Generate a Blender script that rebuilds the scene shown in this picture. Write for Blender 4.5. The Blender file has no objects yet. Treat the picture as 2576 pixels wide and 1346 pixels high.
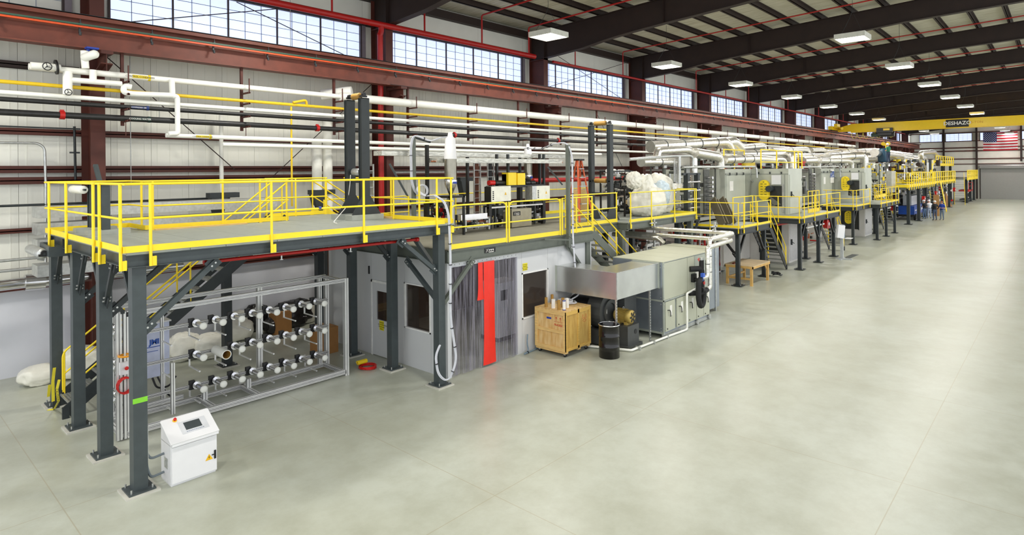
import bpy, math, random
from mathutils import Vector, Matrix
import numpy as np
random.seed(7)
SC = bpy.context.scene
C = SC.collection
PI = math.pi

# ---------------------------------------------------------------- camera
FPX, YAW, ROLL, CY, CX, CH = 1532.86, 0.7364, -0.0089, 431.59, 1288.0, 5.0
_c, _s = math.cos(YAW), math.sin(YAW)
FW = Vector((_c, _s, 0)); R0 = Vector((_s, -_c, 0)); U0 = Vector((0, 0, 1))
RV = R0 * math.cos(ROLL) + U0 * math.sin(ROLL)
UV = U0 * math.cos(ROLL) - R0 * math.sin(ROLL)
cd = bpy.data.cameras.new('camera'); cam = bpy.data.objects.new('camera', cd); C.objects.link(cam)
M4 = Matrix((( RV.x, UV.x, -FW.x, 0), (RV.y, UV.y, -FW.y, 0), (RV.z, UV.z, -FW.z, CH), (0, 0, 0, 1)))
cam.matrix_world = M4
cd.sensor_fit = 'HORIZONTAL'; cd.sensor_width = 36.0; cd.lens = 36.0 * FPX / 2576.0
cd.shift_y = -(673.0 - CY) / 2576.0
cd.clip_start = 0.05; cd.clip_end = 400
SC.camera = cam

def at(px, py, x=None, y=None, z=None):
    """world point that a surveyed picture point has on a known world plane"""
    d = FW + RV * ((px - CX) / FPX) + UV * ((CY - py) / FPX)
    if x is not None: t = x / d.x
    elif y is not None: t = y / d.y
    else: t = (z - CH) / d.z
    return Vector((0, 0, CH)) + d * t

# ---------------------------------------------------------------- world, exposure
W = bpy.data.worlds.new('world'); SC.world = W; W.use_nodes = True
bg = W.node_tree.nodes['Background']
bg.inputs[0].default_value = (0.93, 0.96, 1.0, 1); bg.inputs[1].default_value = 1.3
SC.view_settings.view_transform = 'Standard'; SC.view_settings.look = 'None'
SC.view_settings.exposure = 0.42; SC.view_settings.gamma = 1.0
SC.view_settings.use_curve_mapping = False
LAMP_W = 215.0
WINDOW_E = 0.78

# ---------------------------------------------------------------- materials
def srgb(r, g, b):
    f = lambda v: (v / 255.0) / 12.92 if v <= 10.3 else ((v / 255.0 + 0.055) / 1.055) ** 2.4
    return (f(r), f(g), f(b), 1.0)
MATS = {}
def mat(name, col, rough=0.5, metal=0.0, var=0.06, scale=6.0, bump=0.0, emit=0.0, stretch=None, col2=None, alpha=None, trans=0.0):
    if name in MATS: return MATS[name]
    m = bpy.data.materials.new(name); m.use_nodes = True; nt = m.node_tree; N = nt.nodes; L = nt.links
    b = N['Principled BSDF']
    c = srgb(*col)
    b.inputs['Roughness'].default_value = rough; b.inputs['Metallic'].default_value = metal
    tc = N.new('ShaderNodeTexCoord'); mp = N.new('ShaderNodeMapping')
    L.new(tc.outputs['Object'], mp.inputs[0])
    if stretch: mp.inputs['Scale'].default_value = stretch
    nz = N.new('ShaderNodeTexNoise'); nz.inputs['Scale'].default_value = scale; nz.inputs['Detail'].default_value = 4
    L.new(mp.outputs[0], nz.inputs['Vector'])
    rp = N.new('ShaderNodeValToRGB')
    c2 = srgb(*col2) if col2 else tuple(min(1, v * (1 + var)) for v in c[:3]) + (1,)
    c1 = c if col2 else tuple(v * (1 - var) for v in c[:3]) + (1,)
    rp.color_ramp.elements[0].position = 0.35; rp.color_ramp.elements[1].position = 0.65
    rp.color_ramp.elements[0].color = c1; rp.color_ramp.elements[1].color = c2
    L.new(nz.outputs['Fac'], rp.inputs[0]); L.new(rp.outputs[0], b.inputs['Base Color'])
    if bump:
        bp = N.new('ShaderNodeBump'); bp.inputs['Strength'].default_value = bump; bp.inputs['Distance'].default_value = 0.02
        L.new(nz.outputs['Fac'], bp.inputs['Height']); L.new(bp.outputs[0], b.inputs['Normal'])
    if emit:
        b.inputs['Emission Color'].default_value = c; b.inputs['Emission Strength'].default_value = emit
    if alpha is not None: b.inputs['Alpha'].default_value = alpha
    if trans: b.inputs['Transmission Weight'].default_value = trans
    MATS[name] = m
    return m
def nodes_of(m): return m.node_tree.nodes, m.node_tree.links, m.node_tree.nodes['Principled BSDF']

YEL = mat('yellow_paint', (255, 222, 36), 0.42, var=0.03)
STEEL = mat('grey_painted_steel', (64, 72, 74), 0.45, var=0.08)
STEELD = mat('dark_grey_steel', (44, 50, 52), 0.5, var=0.08)
OLIVE = mat('olive_grey_steel', (98, 104, 96), 0.5, var=0.06)
GALV = mat('galvanised_steel', (196, 198, 196), 0.38, 0.75, var=0.1, scale=14)
ALU = mat('aluminium_extrusion', (232, 232, 230), 0.38, 0.3, var=0.04)
ALUD = mat('aluminium_slot', (90, 90, 92), 0.5, 0.4)
CHROME = mat('polished_steel', (225, 225, 228), 0.18, 0.95, var=0.03)
BROWN = mat('red_brown_primer', (80, 34, 23), 0.6, var=0.12, scale=3, bump=0.1)
BROWN_SHADE = mat('red_brown_primer_shaded', (42, 27, 22), 0.62, var=0.12, scale=2)  # red-brown primer with shade in its colour, for roof steel; reused as marker ink
GIRDER = mat('red_brown_primer_lit', (112, 56, 40), 0.55, var=0.14, scale=3)  # the same primer in a lighter copy, coloured as the lit crane beam
WHITEP = mat('white_pipe_jacket', (246, 246, 238), 0.45, var=0.02)
BLACKP = mat('black_pipe', (34, 34, 34), 0.4, var=0.2, scale=12)
GASY = mat('yellow_gas_pipe', (226, 190, 30), 0.45, var=0.04)
REDP = mat('red_sprinkler_pipe', (176, 22, 18), 0.42, var=0.05)
WALLP = mat('white_wall_panel', (236, 236, 226), 0.5, var=0.03, scale=1.2)
WALLL = mat('white_wall_liner', (222, 224, 232), 0.55, var=0.03, scale=1.0)
ROOM = mat('room_panel_white', (206, 208, 210), 0.5, var=0.02, scale=1.0)
CABW = mat('cabinet_white', (232, 232, 234), 0.35, var=0.01)
BLACK = mat('black_plastic', (22, 22, 24), 0.45)
RUBBER = mat('black_rubber', (26, 26, 27), 0.7)
FOIL = mat('silver_foil_jacket', (232, 230, 222), 0.24, 0.82, var=0.08, scale=9, bump=0.5)
OVEN = mat('oven_grey_paint', (186, 190, 178), 0.42, var=0.05, scale=1.2)
OVEND = mat('oven_dark_recess', (78, 80, 76), 0.5, var=0.2)
BAGW = mat('white_plastic_bag', (240, 238, 226), 0.32, var=0.03, bump=0.6, scale=7)
BAGK = mat('black_plastic_bag', (34, 33, 33), 0.25, bump=0.9, scale=6)
CARD = mat('cardboard', (158, 112, 62), 0.75, var=0.05)
WOOD = mat('crate_lumber', (222, 186, 120), 0.6, var=0.1, scale=5, stretch=(1, 1, 8))
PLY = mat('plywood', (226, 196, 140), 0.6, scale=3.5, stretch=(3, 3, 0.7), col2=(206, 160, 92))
REDS = mat('red_paint', (208, 24, 20), 0.4)
BLUE = mat('blue_paint', (30, 80, 170), 0.4)
ORANGE = mat('orange_fibreglass', (206, 92, 48), 0.45)
COPPER = mat('copper_pipe', (170, 108, 76), 0.35, 0.6)
BLUECAP = mat('blue_tape', (32, 62, 160), 0.5)
CABLE = mat('grey_cable', (206, 208, 216), 0.5)
PAPER = mat('paper_label', (240, 238, 232), 0.6)
LABELY = mat('yellow_label', (236, 222, 40), 0.5)
GROUT = mat('grout_pad', (196, 194, 184), 0.8)
CONDR = mat('orange_conductor_bar', (224, 84, 30), 0.45)
CONDG = mat('green_conductor_bar', (58, 92, 74), 0.5)
MOTORG = mat('gold_motor_paint', (186, 160, 84), 0.4, 0.2)
DKGREEN = mat('dark_green_paint', (40, 62, 52), 0.5)
TUBEB = mat('brown_paper_tube', (170, 130, 60), 0.6)
TEAL = mat('teal_blue_motor', (34, 72, 96), 0.45)
GREENT = mat('green_tape', (130, 210, 50), 0.5)

# ---------------------------------------------------------------- mesh builder
class MB:
    def __init__(s): s.v = []; s.f = []; s.sm = []
    def add(s, vs, fs, smooth=False):
        o = len(s.v); s.v += [tuple(v) for v in vs]
        for i, f in enumerate(fs):
            s.f.append([k + o for k in f]); s.sm.append(smooth if isinstance(smooth, bool) else smooth[i])
        return s
    def box(s, x0, x1, y0, y1, z0, z1):
        x0, x1 = sorted((x0, x1)); y0, y1 = sorted((y0, y1)); z0, z1 = sorted((z0, z1))
        v = [(x, y, z) for z in (z0, z1) for y in (y0, y1) for x in (x0, x1)]
        return s.add(v, [(0, 2, 3, 1), (4, 5, 7, 6), (0, 1, 5, 4), (2, 6, 7, 3), (0, 4, 6, 2), (1, 3, 7, 5)])
    def bar(s, p, q, w, h, up=(0, 0, 1)):
        p, q = Vector(p), Vector(q); d = (q - p).normalized(); up = Vector(up)
        if abs(d.dot(up)) > 0.99: up = Vector((0, 1, 0))
        a = d.cross(up).normalized(); b = a.cross(d).normalized(); a = a * (w / 2); b = b * (h / 2)
        v = [p - a - b, p + a - b, p + a + b, p - a + b, q - a - b, q + a - b, q + a + b, q - a + b]
        return s.add(v, [(0, 3, 2, 1), (4, 5, 6, 7), (0, 1, 5, 4), (1, 2, 6, 5), (2, 3, 7, 6), (3, 0, 4, 7)])
    def ibeam(s, p, q, w, h, t=0.015, up=(0, 0, 1)):
        p, q = Vector(p), Vector(q); d = (q - p).normalized(); u = Vector(up)
        if abs(d.dot(u)) > 0.99: u = Vector((0, 1, 0))
        a = d.cross(u).normalized(); b = a.cross(d).normalized()
        s.bar(p + b * (h / 2 - t / 2), q + b * (h / 2 - t / 2), w, t, up)
        s.bar(p - b * (h / 2 - t / 2), q - b * (h / 2 - t / 2), w, t, up)
        s.bar(p, q, t, h - 2 * t, up); return s
    def cyl(s, p, q, r, n=12, r2=None, caps=True, smooth=True):
        p, q = Vector(p), Vector(q); d = (q - p); d.normalize(); r2 = r if r2 is None else r2
        a = d.orthogonal().normalized(); b = d.cross(a)
        ring = lambda c, rr: [c + (a * math.cos(2 * PI * i / n) + b * math.sin(2 * PI * i / n)) * rr for i in range(n)]
        A, B = ring(p, r), ring(q, r2)
        s.add(A + B, [(i, (i + 1) % n, n + (i + 1) % n, n + i) for i in range(n)], smooth)
        if caps:
            s.add(A, [tuple(range(n))[::-1]]); s.add(B, [tuple(range(n))])
        return s
    def hcyl(s, p, q, r, ri, n=16):
        """hollow tube"""
        p, q = Vector(p), Vector(q); d = (q - p).normalized(); a = d.orthogonal().normalized(); b = d.cross(a)
        ring = lambda c, rr: [c + (a * math.cos(2 * PI * i / n) + b * math.sin(2 * PI * i / n)) * rr for i in range(n)]
        s.add(ring(p, r) + ring(q, r), [(i, (i + 1) % n, n + (i + 1) % n, n + i) for i in range(n)], True)
        s.add(ring(p, ri) + ring(q, ri), [(i, n + i, n + (i + 1) % n, (i + 1) % n) for i in range(n)], True)
        for c in (p, q): s.add(ring(c, r) + ring(c, ri), [(i, (i + 1) % n, n + (i + 1) % n, n + i) for i in range(n)])
        return s
    def tube(s, pts, r, n=8, bend=0.0, seg=5, caps=True):
        P = [Vector(p) for p in pts]
        if bend > 0 and len(P) > 2:
            Q = [P[0]]
            for i in range(1, len(P) - 1):
                a, b, c = P[i - 1], P[i], P[i + 1]
                u = (a - b); v = (c - b); lu, lv = u.length, v.length
                if lu < 1e-6 or lv < 1e-6: continue
                k = min(bend, lu * 0.49, lv * 0.49); u = u / lu * k; v = v / lv * k
                for j in range(seg + 1):
                    t = j / seg; Q.append((b + u) * (1 - t) ** 2 + b * 2 * t * (1 - t) + (b + v) * t * t)
            Q.append(P[-1]); P = Q
        P = [p for i, p in enumerate(P) if i == 0 or (p - P[i - 1]).length > 1e-5]
        T = []
        for i in range(len(P)):
            d = (P[min(i + 1, len(P) - 1)] - P[max(i - 1, 0)]).normalized(); T.append(d)
        a = T[0].orthogonal().normalized(); vs = []
        for i, p in enumerate(P):
            a = (a - T[i] * a.dot(T[i]));
            a = a.normalized() if a.length > 1e-6 else T[i].orthogonal().normalized()
            b = T[i].cross(a)
            vs += [p + (a * math.cos(2 * PI * k / n) + b * math.sin(2 * PI * k / n)) * r for k in range(n)]
        fs = [(i * n + k, i * n + (k + 1) % n, (i + 1) * n + (k + 1) % n, (i + 1) * n + k) for i in range(len(P) - 1) for k in range(n)]
        s.add(vs, fs, True)
        if caps:
            s.add(vs[:n], [tuple(range(n))[::-1]]); s.add(vs[-n:], [tuple(range(n))])
        return s
    def prism(s, poly, d):
        """poly: 3D points of a planar outline, d: extrusion vector"""
        P = [Vector(p) for p in poly]; d = Vector(d); n = len(P)
        s.add(P + [p + d for p in P], [tuple(range(n))[::-1], tuple(range(n, 2 * n))] + [(i, (i + 1) % n, n + (i + 1) % n, n + i) for i in range(n)])
        return s
    def lathe(s, prof, c, axis=(0, 0, 1), n=20):
        c = Vector(c); d = Vector(axis).normalized(); a = d.orthogonal().normalized(); b = d.cross(a); vs = []
        for r, h in prof: vs += [c + d * h + (a * math.cos(2 * PI * k / n) + b * math.sin(2 * PI * k / n)) * r for k in range(n)]
        m = len(prof)
        s.add(vs, [(i * n + k, i * n + (k + 1) % n, (i + 1) * n + (k + 1) % n, (i + 1) * n + k) for i in range(m - 1) for k in range(n)], True)
        return s
    def sack(s, c, r, seed=0, flat=None, nu=44, nv=28, crump=1.0):
        from mathutils import noise
        vs = []; off = Vector((seed * 7.3, seed * 3.1, seed * 1.7))
        for j in range(nv + 1):
            th = PI * j / nv
            for i in range(nu):
                fi = 2 * PI * i / nu; d = Vector((math.sin(th) * math.cos(fi), math.sin(th) * math.sin(fi), math.cos(th)))
                q = Vector([math.copysign(abs(v) ** 0.8, v) for v in d])
                k = 1 + 0.16 * noise.noise(d * 1.6 + off) + crump * (0.07 * (0.5 - abs(noise.noise(d * 3.4 + off))) * 2 + 0.035 * (0.5 - abs(noise.noise(d * 8 + off))) * 2)
                z = c[2] + q.z * r[2] * k
                if flat is not None: z = max(z, flat)
                vs.append((c[0] + q.x * r[0] * k, c[1] + q.y * r[1] * k, z))
        s.add(vs, [(j * nu + i, (j + 1) * nu + i, (j + 1) * nu + (i + 1) % nu, j * nu + (i + 1) % nu) for j in range(nv) for i in range(nu)], True)
        return s
    def blob(s, c, r, nu=22, nv=14, amp=0.12, seed=0, flat=None, pinch=0.0):
        rnd = np.random.RandomState(seed); ph = rnd.rand(8, 3) * 6.28; fr = rnd.randint(1, 6, (8, 2)); am = rnd.rand(8)
        vs = []
        for j in range(nv + 1):
            th = PI * j / nv
            for i in range(nu):
                fi = 2 * PI * i / nu
                k = 1 + amp * sum(am[q] * math.sin(fr[q][0] * fi + ph[q][0]) * math.sin(fr[q][1] * th + ph[q][1]) for q in range(8)) / 2.2 * math.sin(th)
                x = math.sin(th) * math.cos(fi) * k; y = math.sin(th) * math.sin(fi) * k; z = math.cos(th) * (1 + 0.4 * (k - 1))
                if pinch and z > 0.5: f = 1 - pinch * (z - 0.5) * 2; x *= f; y *= f
                zz = c[2] + z * r[2]
                if flat is not None: zz = max(zz, flat)
                vs.append((c[0] + x * r[0], c[1] + y * r[1], zz))
        s.add(vs, [(j * nu + i, (j + 1) * nu + i, (j + 1) * nu + (i + 1) % nu, j * nu + (i + 1) % nu) for j in range(nv) for i in range(nu)], True)
        return s

def tag(o, label=None, cat=None, group=None, kind=None):
    if label: o['label'] = label
    if cat: o['category'] = cat
    if group: o['group'] = group
    if kind: o['kind'] = kind
    return o
def obj(name, mb, m, parent=None, loc=None):
    """link a builder as one mesh object; vertices are in world units, origin moved to loc (or the parent's place)"""
    L = Vector(loc) if loc is not None else (parent['_w'].copy() if False else WORLD[parent.name] if parent else None)
    if L is None:
        a = np.array(mb.v); L = Vector(((a[:, 0].min() + a[:, 0].max()) / 2, (a[:, 1].min() + a[:, 1].max()) / 2, a[:, 2].min()))
    me = bpy.data.meshes.new(name)
    me.from_pydata([(v[0] - L[0], v[1] - L[1], v[2] - L[2]) for v in mb.v], [], mb.f)
    me.polygons.foreach_set('use_smooth', mb.sm)
    ms = m if isinstance(m, (list, tuple)) else [m]
    for q in ms: me.materials.append(q)
    me.update()
    o = bpy.data.objects.new(name, me); C.objects.link(o)
    if parent:
        o.parent = parent; P = WORLD[parent.name]; o.location = Vector(L) - Vector(P)
    else: o.location = L
    WORLD[o.name] = Vector(L)
    return o
WORLD = {}
def thing(name, label, cat, loc, group=None):
    o = bpy.data.objects.new(name, None); C.objects.link(o); o.location = loc; o.empty_display_size = 0.2
    WORLD[o.name] = Vector(loc)
    return tag(o, label, cat, group)
def one(name, mb, m, label, cat, group=None): return tag(obj(name, mb, m), label, cat, group)
def struct(name, mb, m, parent=None):
    o = obj(name, mb, m, parent)
    if not parent: o['kind'] = 'structure'
    return o
def inst(src, name, parent, loc):
    """copy of one mesh object (shared mesh data) at a world place"""
    o = src.copy(); o.name = name; C.objects.link(o); o.parent = parent
    o.location = Vector(loc) - (WORLD[parent.name] if parent else Vector((0, 0, 0)))
    WORLD[o.name] = Vector(loc)
    return o
def kids(o): return [c for c in bpy.data.objects if c.parent == o]
CH_CACHE = {}
def copy_tree(o, parent=None, loc=None, rotz=None, label=None):
    c = o.copy(); C.objects.link(c); c.parent = parent
    if loc is not None: c.location = loc
    if rotz is not None: c.rotation_euler = (0, 0, rotz)
    if label: c['label'] = label
    if parent is None: WORLD[c.name] = Vector(c.location)
    if o.name not in CH_CACHE: CH_CACHE[o.name] = [q for q in bpy.data.objects if q.parent == o]
    for ch in CH_CACHE[o.name]: copy_tree(ch, c)
    return c
def text(name, s, size, m, parent, origin, xdir, updir, depth=0.004, align='CENTER', bold=0.0):
    cu = bpy.data.curves.new(name, 'FONT'); cu.body = s; cu.size = size; cu.align_x = align; cu.align_y = 'CENTER'
    cu.extrude = depth; cu.offset = bold; cu.resolution_u = 2
    tmp = bpy.data.objects.new('t', cu); C.objects.link(tmp)
    dg = bpy.context.evaluated_depsgraph_get(); dg.update()
    me = bpy.data.meshes.new_from_object(tmp.evaluated_get(dg)); bpy.data.objects.remove(tmp)
    me.materials.clear(); me.materials.append(m); me.name = name
    x = Vector(xdir).normalized(); u = Vector(updir).normalized(); n = x.cross(u)
    me.transform(Matrix(((x.x, u.x, n.x, 0), (x.y, u.y, n.y, 0), (x.z, u.z, n.z, 0), (0, 0, 0, 1))))
    o = bpy.data.objects.new(name, me); C.objects.link(o)
    if parent: o.parent = parent; o.location = Vector(origin) - WORLD[parent.name]
    else: o.location = origin
    WORLD[o.name] = Vector(origin)
    return o
ORD = ['first', 'second', 'third', 'fourth', 'fifth', 'sixth', 'seventh', 'eighth', 'ninth', 'tenth', 'eleventh', 'twelfth', 'thirteenth', 'fourteenth', 'fifteenth', 'sixteenth']
# ================================================================= lamps (light only; housings below)
YW = 19.39; XF = 122.3; BAY = 9.085
LR = [(17.73, 14.18), (26.41, 6.05)]
lamp_data = bpy.data.lights.new('high_bay_light', 'AREA'); lamp_data.shape = 'SQUARE'; lamp_data.size = 1.0
lamp_data.energy = LAMP_W; lamp_data.color = (1.0, 0.97, 0.90)

# ================================================================= floor
def floor_mat():
    m = mat('polished_concrete_floor', (190, 194, 182), 0.33, scale=0.35, col2=(180, 183, 168))
    N, L, b = nodes_of(m)
    tc = N.new('ShaderNodeTexCoord')
    n2 = N.new('ShaderNodeTexNoise'); n2.inputs['Scale'].default_value = 1.7; n2.inputs['Detail'].default_value = 8; n2.inputs['Roughness'].default_value = 0.7
    L.new(tc.outputs['Object'], n2.inputs['Vector'])
    r2 = N.new('ShaderNodeValToRGB'); r2.color_ramp.elements[0].position = 0.36; r2.color_ramp.elements[1].position = 0.62
    r2.color_ramp.elements[0].color = (0.86, 0.85, 0.82, 1); r2.color_ramp.elements[1].color = (1, 1, 1, 1)
    L.new(n2.outputs['Fac'], r2.inputs[0])
    mx = N.new('ShaderNodeMixRGB'); mx.blend_type = 'MULTIPLY'; mx.inputs[0].default_value = 1.0
    src = b.inputs['Base Color'].links[0].from_socket
    L.new(src, mx.inputs[1]); L.new(r2.outputs[0], mx.inputs[2])
    # saw-cut joints
    sep = N.new('ShaderNodeSeparateXYZ'); L.new(tc.outputs['Object'], sep.inputs[0])
    def line(sock, pitch, off):
        a = N.new('ShaderNodeMath'); a.operation = 'ADD'; a.inputs[1].default_value = off; L.new(sock, a.inputs[0])
        p = N.new('ShaderNodeMath'); p.operation = 'PINGPONG'; p.inputs[1].default_value = pitch / 2; L.new(a.outputs[0], p.inputs[0])
        c = N.new('ShaderNodeMath'); c.operation = 'LESS_THAN'; c.inputs[1].default_value = 0.008; L.new(p.outputs[0], c.inputs[0]); return c
    l1 = line(sep.outputs[0], 4.54, 0.6); l2 = line(sep.outputs[1], 4.6, 1.9)
    mxx = N.new('ShaderNodeMath'); mxx.operation = 'MAXIMUM'; L.new(l1.outputs[0], mxx.inputs[0]); L.new(l2.outputs[0], mxx.inputs[1])
    dk = N.new('ShaderNodeMixRGB'); dk.inputs[2].default_value = srgb(160, 150, 124); L.new(mx.outputs[0], dk.inputs[1])
    sc = N.new('ShaderNodeMath'); sc.operation = 'MULTIPLY'; sc.inputs[1].default_value = 0.55; L.new(mxx.outputs[0], sc.inputs[0]); L.new(sc.outputs[0], dk.inputs[0])
    L.new(dk.outputs[0], b.inputs['Base Color'])
    rr = N.new('ShaderNodeMapRange'); rr.inputs[3].default_value = 0.24; rr.inputs[4].default_value = 0.42; L.new(n2.outputs['Fac'], rr.inputs[0]); L.new(rr.outputs[0], b.inputs['Roughness'])
    return m
struct('floor', MB().box(-8, XF + 0.3, -12, YW + 0.3, -0.2, 0), floor_mat())

# ================================================================= long wall with windows
def winx(k): return 5.0 + BAY * k, 13.0 + BAY * k
WZ0, WZ1 = 9.26, 10.46
NW = 13
wl = MB()
wl.box(-6, XF, YW, YW + 0.25, 0, 2.16)
struct_wall = struct('wall_left', wl, WALLL)
WORLD['wall_left'] = WORLD[struct_wall.name]
# ribbed insulated wall panels, each its own piece (near part), wide sheets beyond
def panel_mb(x0, x1, z0, z1, y=YW, ribs=3):
    m = MB().box(x0 + 0.004, x1 - 0.004, y, y + 0.2, z0, z1)
    for i in range(ribs):
        xr = x0 + (i + 0.5) * (x1 - x0) / ribs
        m.box(xr - 0.012, xr + 0.012, y - 0.008, y, z0, z1)
    return m
p0 = obj('wall_panel', panel_mb(-2, -1, 2.16, 9.18), WALLP, struct_wall)
x = -1.0
while x < 46:
    inst(p0, 'wall_panel', struct_wall, WORLD[p0.name] + Vector((x + 2, 0, 0))); x += 1.0
while x < XF:
    xe = min(x + BAY / 2, XF); obj('wall_panel', panel_mb(x, xe, 2.16, 9.18, ribs=5), WALLP, struct_wall); x = xe
x = -2.0
while x < XF:
    xe = min(x + BAY / 3, XF); obj('wall_panel', panel_mb(x, xe, WZ1 + 0.08, 11.9, ribs=0), WALLP, struct_wall); x = xe
for k in range(-1, NW):
    a = winx(k)[1] if k >= 0 else -2; b = winx(k + 1)[0] if k + 1 < NW else XF
    obj('wall_panel', MB().box(a, b, YW, YW + 0.2, 9.18, WZ1 + 0.08), WALLP, struct_wall)
# horizontal girts
for (za, zb, xa) in ((6.03, 6.19, -3), (5.07, 5.25, -3), (4.79, 4.97, -3), (3.58, 3.69, -3), (2.16, 2.28, -3), (7.68, 7.84, -3)):
    xe = 4.25 if za > 7 else XF
    g = MB(); g.box(xa, xe, YW - 0.2, YW, (za + zb) / 2 - 0.012, (za + zb) / 2 + 0.012)
    g.box(xa, xe, YW - 0.2, YW - 0.185, za, zb); g.box(xa, xe, YW - 0.06, YW - 0.0, za, zb)
    obj('girt', g, BROWN if za < 7 else BROWN_SHADE, struct_wall)
for (za, zb) in ((WZ0 - 0.16, WZ0 - 0.02), (WZ1 + 0.02, WZ1 + 0.14)):
    obj('girt', MB().box(-3, XF, YW - 0.16, YW + 0.02, za, zb), BROWN_SHADE, struct_wall)
# windows
PANE = mat('daylight_pane', (214, 226, 255), 0.3, emit=WINDOW_E, scale=0.5, var=0.01)
def pane_glow(m):
    N, L, b = nodes_of(m)
    tc = N.new('ShaderNodeTexCoord'); n = N.new('ShaderNodeTexNoise'); n.inputs['Scale'].default_value = 0.35
    L.new(tc.outputs['Generated'], n.inputs['Vector'])
    b.inputs['Emission Color'].default_value = srgb(204, 218, 255)
pane_glow(PANE)
MUNT = mat('window_muntin', (150, 156, 176), 0.5)
FRAME = mat('window_frame_dark', (58, 44, 44), 0.5)
FRAMEL = mat('window_jamb', (136, 128, 136), 0.45)
pane_src = {}
def window(n, x0, x1, z0, z1, plane='y', c=YW, sub=3, panels=5, rows=4, jamb=True, real=True):
    """plane 'y': runs along x at y=c; plane 'x': runs along y at x=c"""
    def B(m, a0, a1, d0, d1, za, zb):
        return m.box(a0, a1, c - d1, c - d0, za, zb) if plane == 'y' else m.box(c - d1, c - d0, a0, a1, za, zb)
    fr = MB(); t = 0.05
    B(fr, x0 - t, x1 + t, -0.1, 0.1, z0 - t, z0); B(fr, x0 - t, x1 + t, -0.1, 0.1, z1, z1 + t)
    B(fr, x0 - t, x0, -0.1, 0.1, z0, z1); B(fr, x1, x1 + t, -0.1, 0.1, z0, z1)
    w = struct('window_%d' % n, fr, FRAME)
    if jamb: obj('jamb', B(MB(), x1 + t, x1 + t + 0.16, -0.02, 0.1, z0 - t, z1 + t), FRAMEL, w)
    pw = (x1 - x0) / panels; cw = pw / sub; rh = (z1 - z0) / rows
    mu = MB()
    for i in range(1, panels): B(mu, x0 + i * pw - 0.022, x0 + i * pw + 0.022, -0.02, 0.04, z0, z1)
    obj('mullion', mu, FRAME, w)
    mt = MB()
    for i in range(panels * sub):
        if i % sub: B(mt, x0 + i * cw - 0.007, x0 + i * cw + 0.007, -0.01, 0.014, z0, z1)
    for j in range(1, rows): B(mt, x0, x1, -0.01, 0.014, z0 + j * rh - 0.007, z0 + j * rh + 0.007)
    obj('muntin', mt, MUNT, w)
    if real:
        key = (plane, round(cw, 3), round(rh, 3))
        for i in range(panels * sub):
            for j in range(rows):
                a0 = x0 + i * cw; zz = z0 + j * rh
                lo = Vector((a0, c, zz)) if plane == 'y' else Vector((c, a0, zz))
                if key not in pane_src:
                    m = MB(); B(m, a0, a0 + cw, -0.03, -0.012, zz, zz + rh)
                    pane_src[key] = obj('pane', m, PANE, w, loc=lo)
                else: inst(pane_src[key], 'pane', w, lo)
    else:
        obj('pane', B(MB(), x0, x1, -0.03, -0.012, z0, z1), PANE, w)
    return w
for k in range(NW - 1):
    a, b = winx(k); window(k + 1, a, b, WZ0, WZ1, real=(k < 5))
a, b = winx(-1); window(13, a, b, WZ0, WZ1, real=False)

# ================================================================= far wall
wf = struct('wall_far', MB().box(XF, XF + 0.25, -12, YW, 0, 13.2), WALLP)
FD0, FD1 = 9.9, 3.0          # roller door, y range
for (z0, z1) in ((8.1, 8.28), (7.58, 7.76), (6.3, 6.46), (5.5, 5.62), (4.3, 4.42), (3.3, 3.42), (9.2, 9.3), (10.6, 10.72)):
    segs = [(10.3, YW)] if z1 < 5.2 else [(-2, YW)]
    for (a, b) in segs: obj('girt', MB().box(XF - 0.18, XF, a, b, z0, z1), BROWN, wf)
for yy in (14.7, 10.37, 4.9, 0.2):
    m = MB()
    if yy > 10 or yy < 3.2: m.ibeam((XF - 0.3, yy, 0), (XF - 0.3, yy, 12.2), 0.24, 0.34, 0.03, up=(1, 0, 0))
    else: m.ibeam((XF - 0.3, yy, 5.9), (XF - 0.3, yy, 12.2), 0.24, 0.34, 0.03, up=(1, 0, 0))
    obj('column', m, BROWN_SHADE, wf)
for i, yy in enumerate(np.arange(11, YW, 1.2)):
    obj('wall_panel', MB().box(XF - 0.012, XF, yy, min(yy + 1.19, YW), 0.02, 9.2), WALLP, wf)
for i, (a, b) in enumerate(((14.95, 18.0), (11.0, 14.4), (6.0, 9.9), (2.0, 5.0))):
    window(14 + i, a, b, 9.32, 10.5, plane='x', c=XF - 0.1, panels=2, rows=4, jamb=False, real=False)
ddoor = struct('door_1', MB().box(XF - 0.14, XF - 0.02, FD1, FD0, 0, 4.9), mat('roller_door_grey', (158, 158, 154), 0.5, var=0.02))
sl = MB()
for i in range(48): sl.box(XF - 0.155, XF - 0.14, FD1 + 0.02, FD0 - 0.02, 0.02 + i * 0.1, 0.1 + i * 0.1)
so = obj('slats', sl, MATS['roller_door_grey'], ddoor); so['kind'] = 'stuff'
obj('hood', MB().box(XF - 0.75, XF - 0.1, FD1 - 0.1, FD0 + 0.1, 4.86, 5.0).cyl((XF - 0.42, FD1 - 0.1, 5.16), (XF - 0.42, FD0 + 0.1, 5.16), 0.34, 18), mat('door_hood_grey', (150, 150, 150), 0.3, 0.3), ddoor)
for yy in (FD0 + 0.03, FD1 - 0.1): obj('door_track', MB().box(XF - 0.22, XF - 0.02, yy, yy + 0.09, 0, 5.0), BROWN_SHADE, ddoor)

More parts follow.
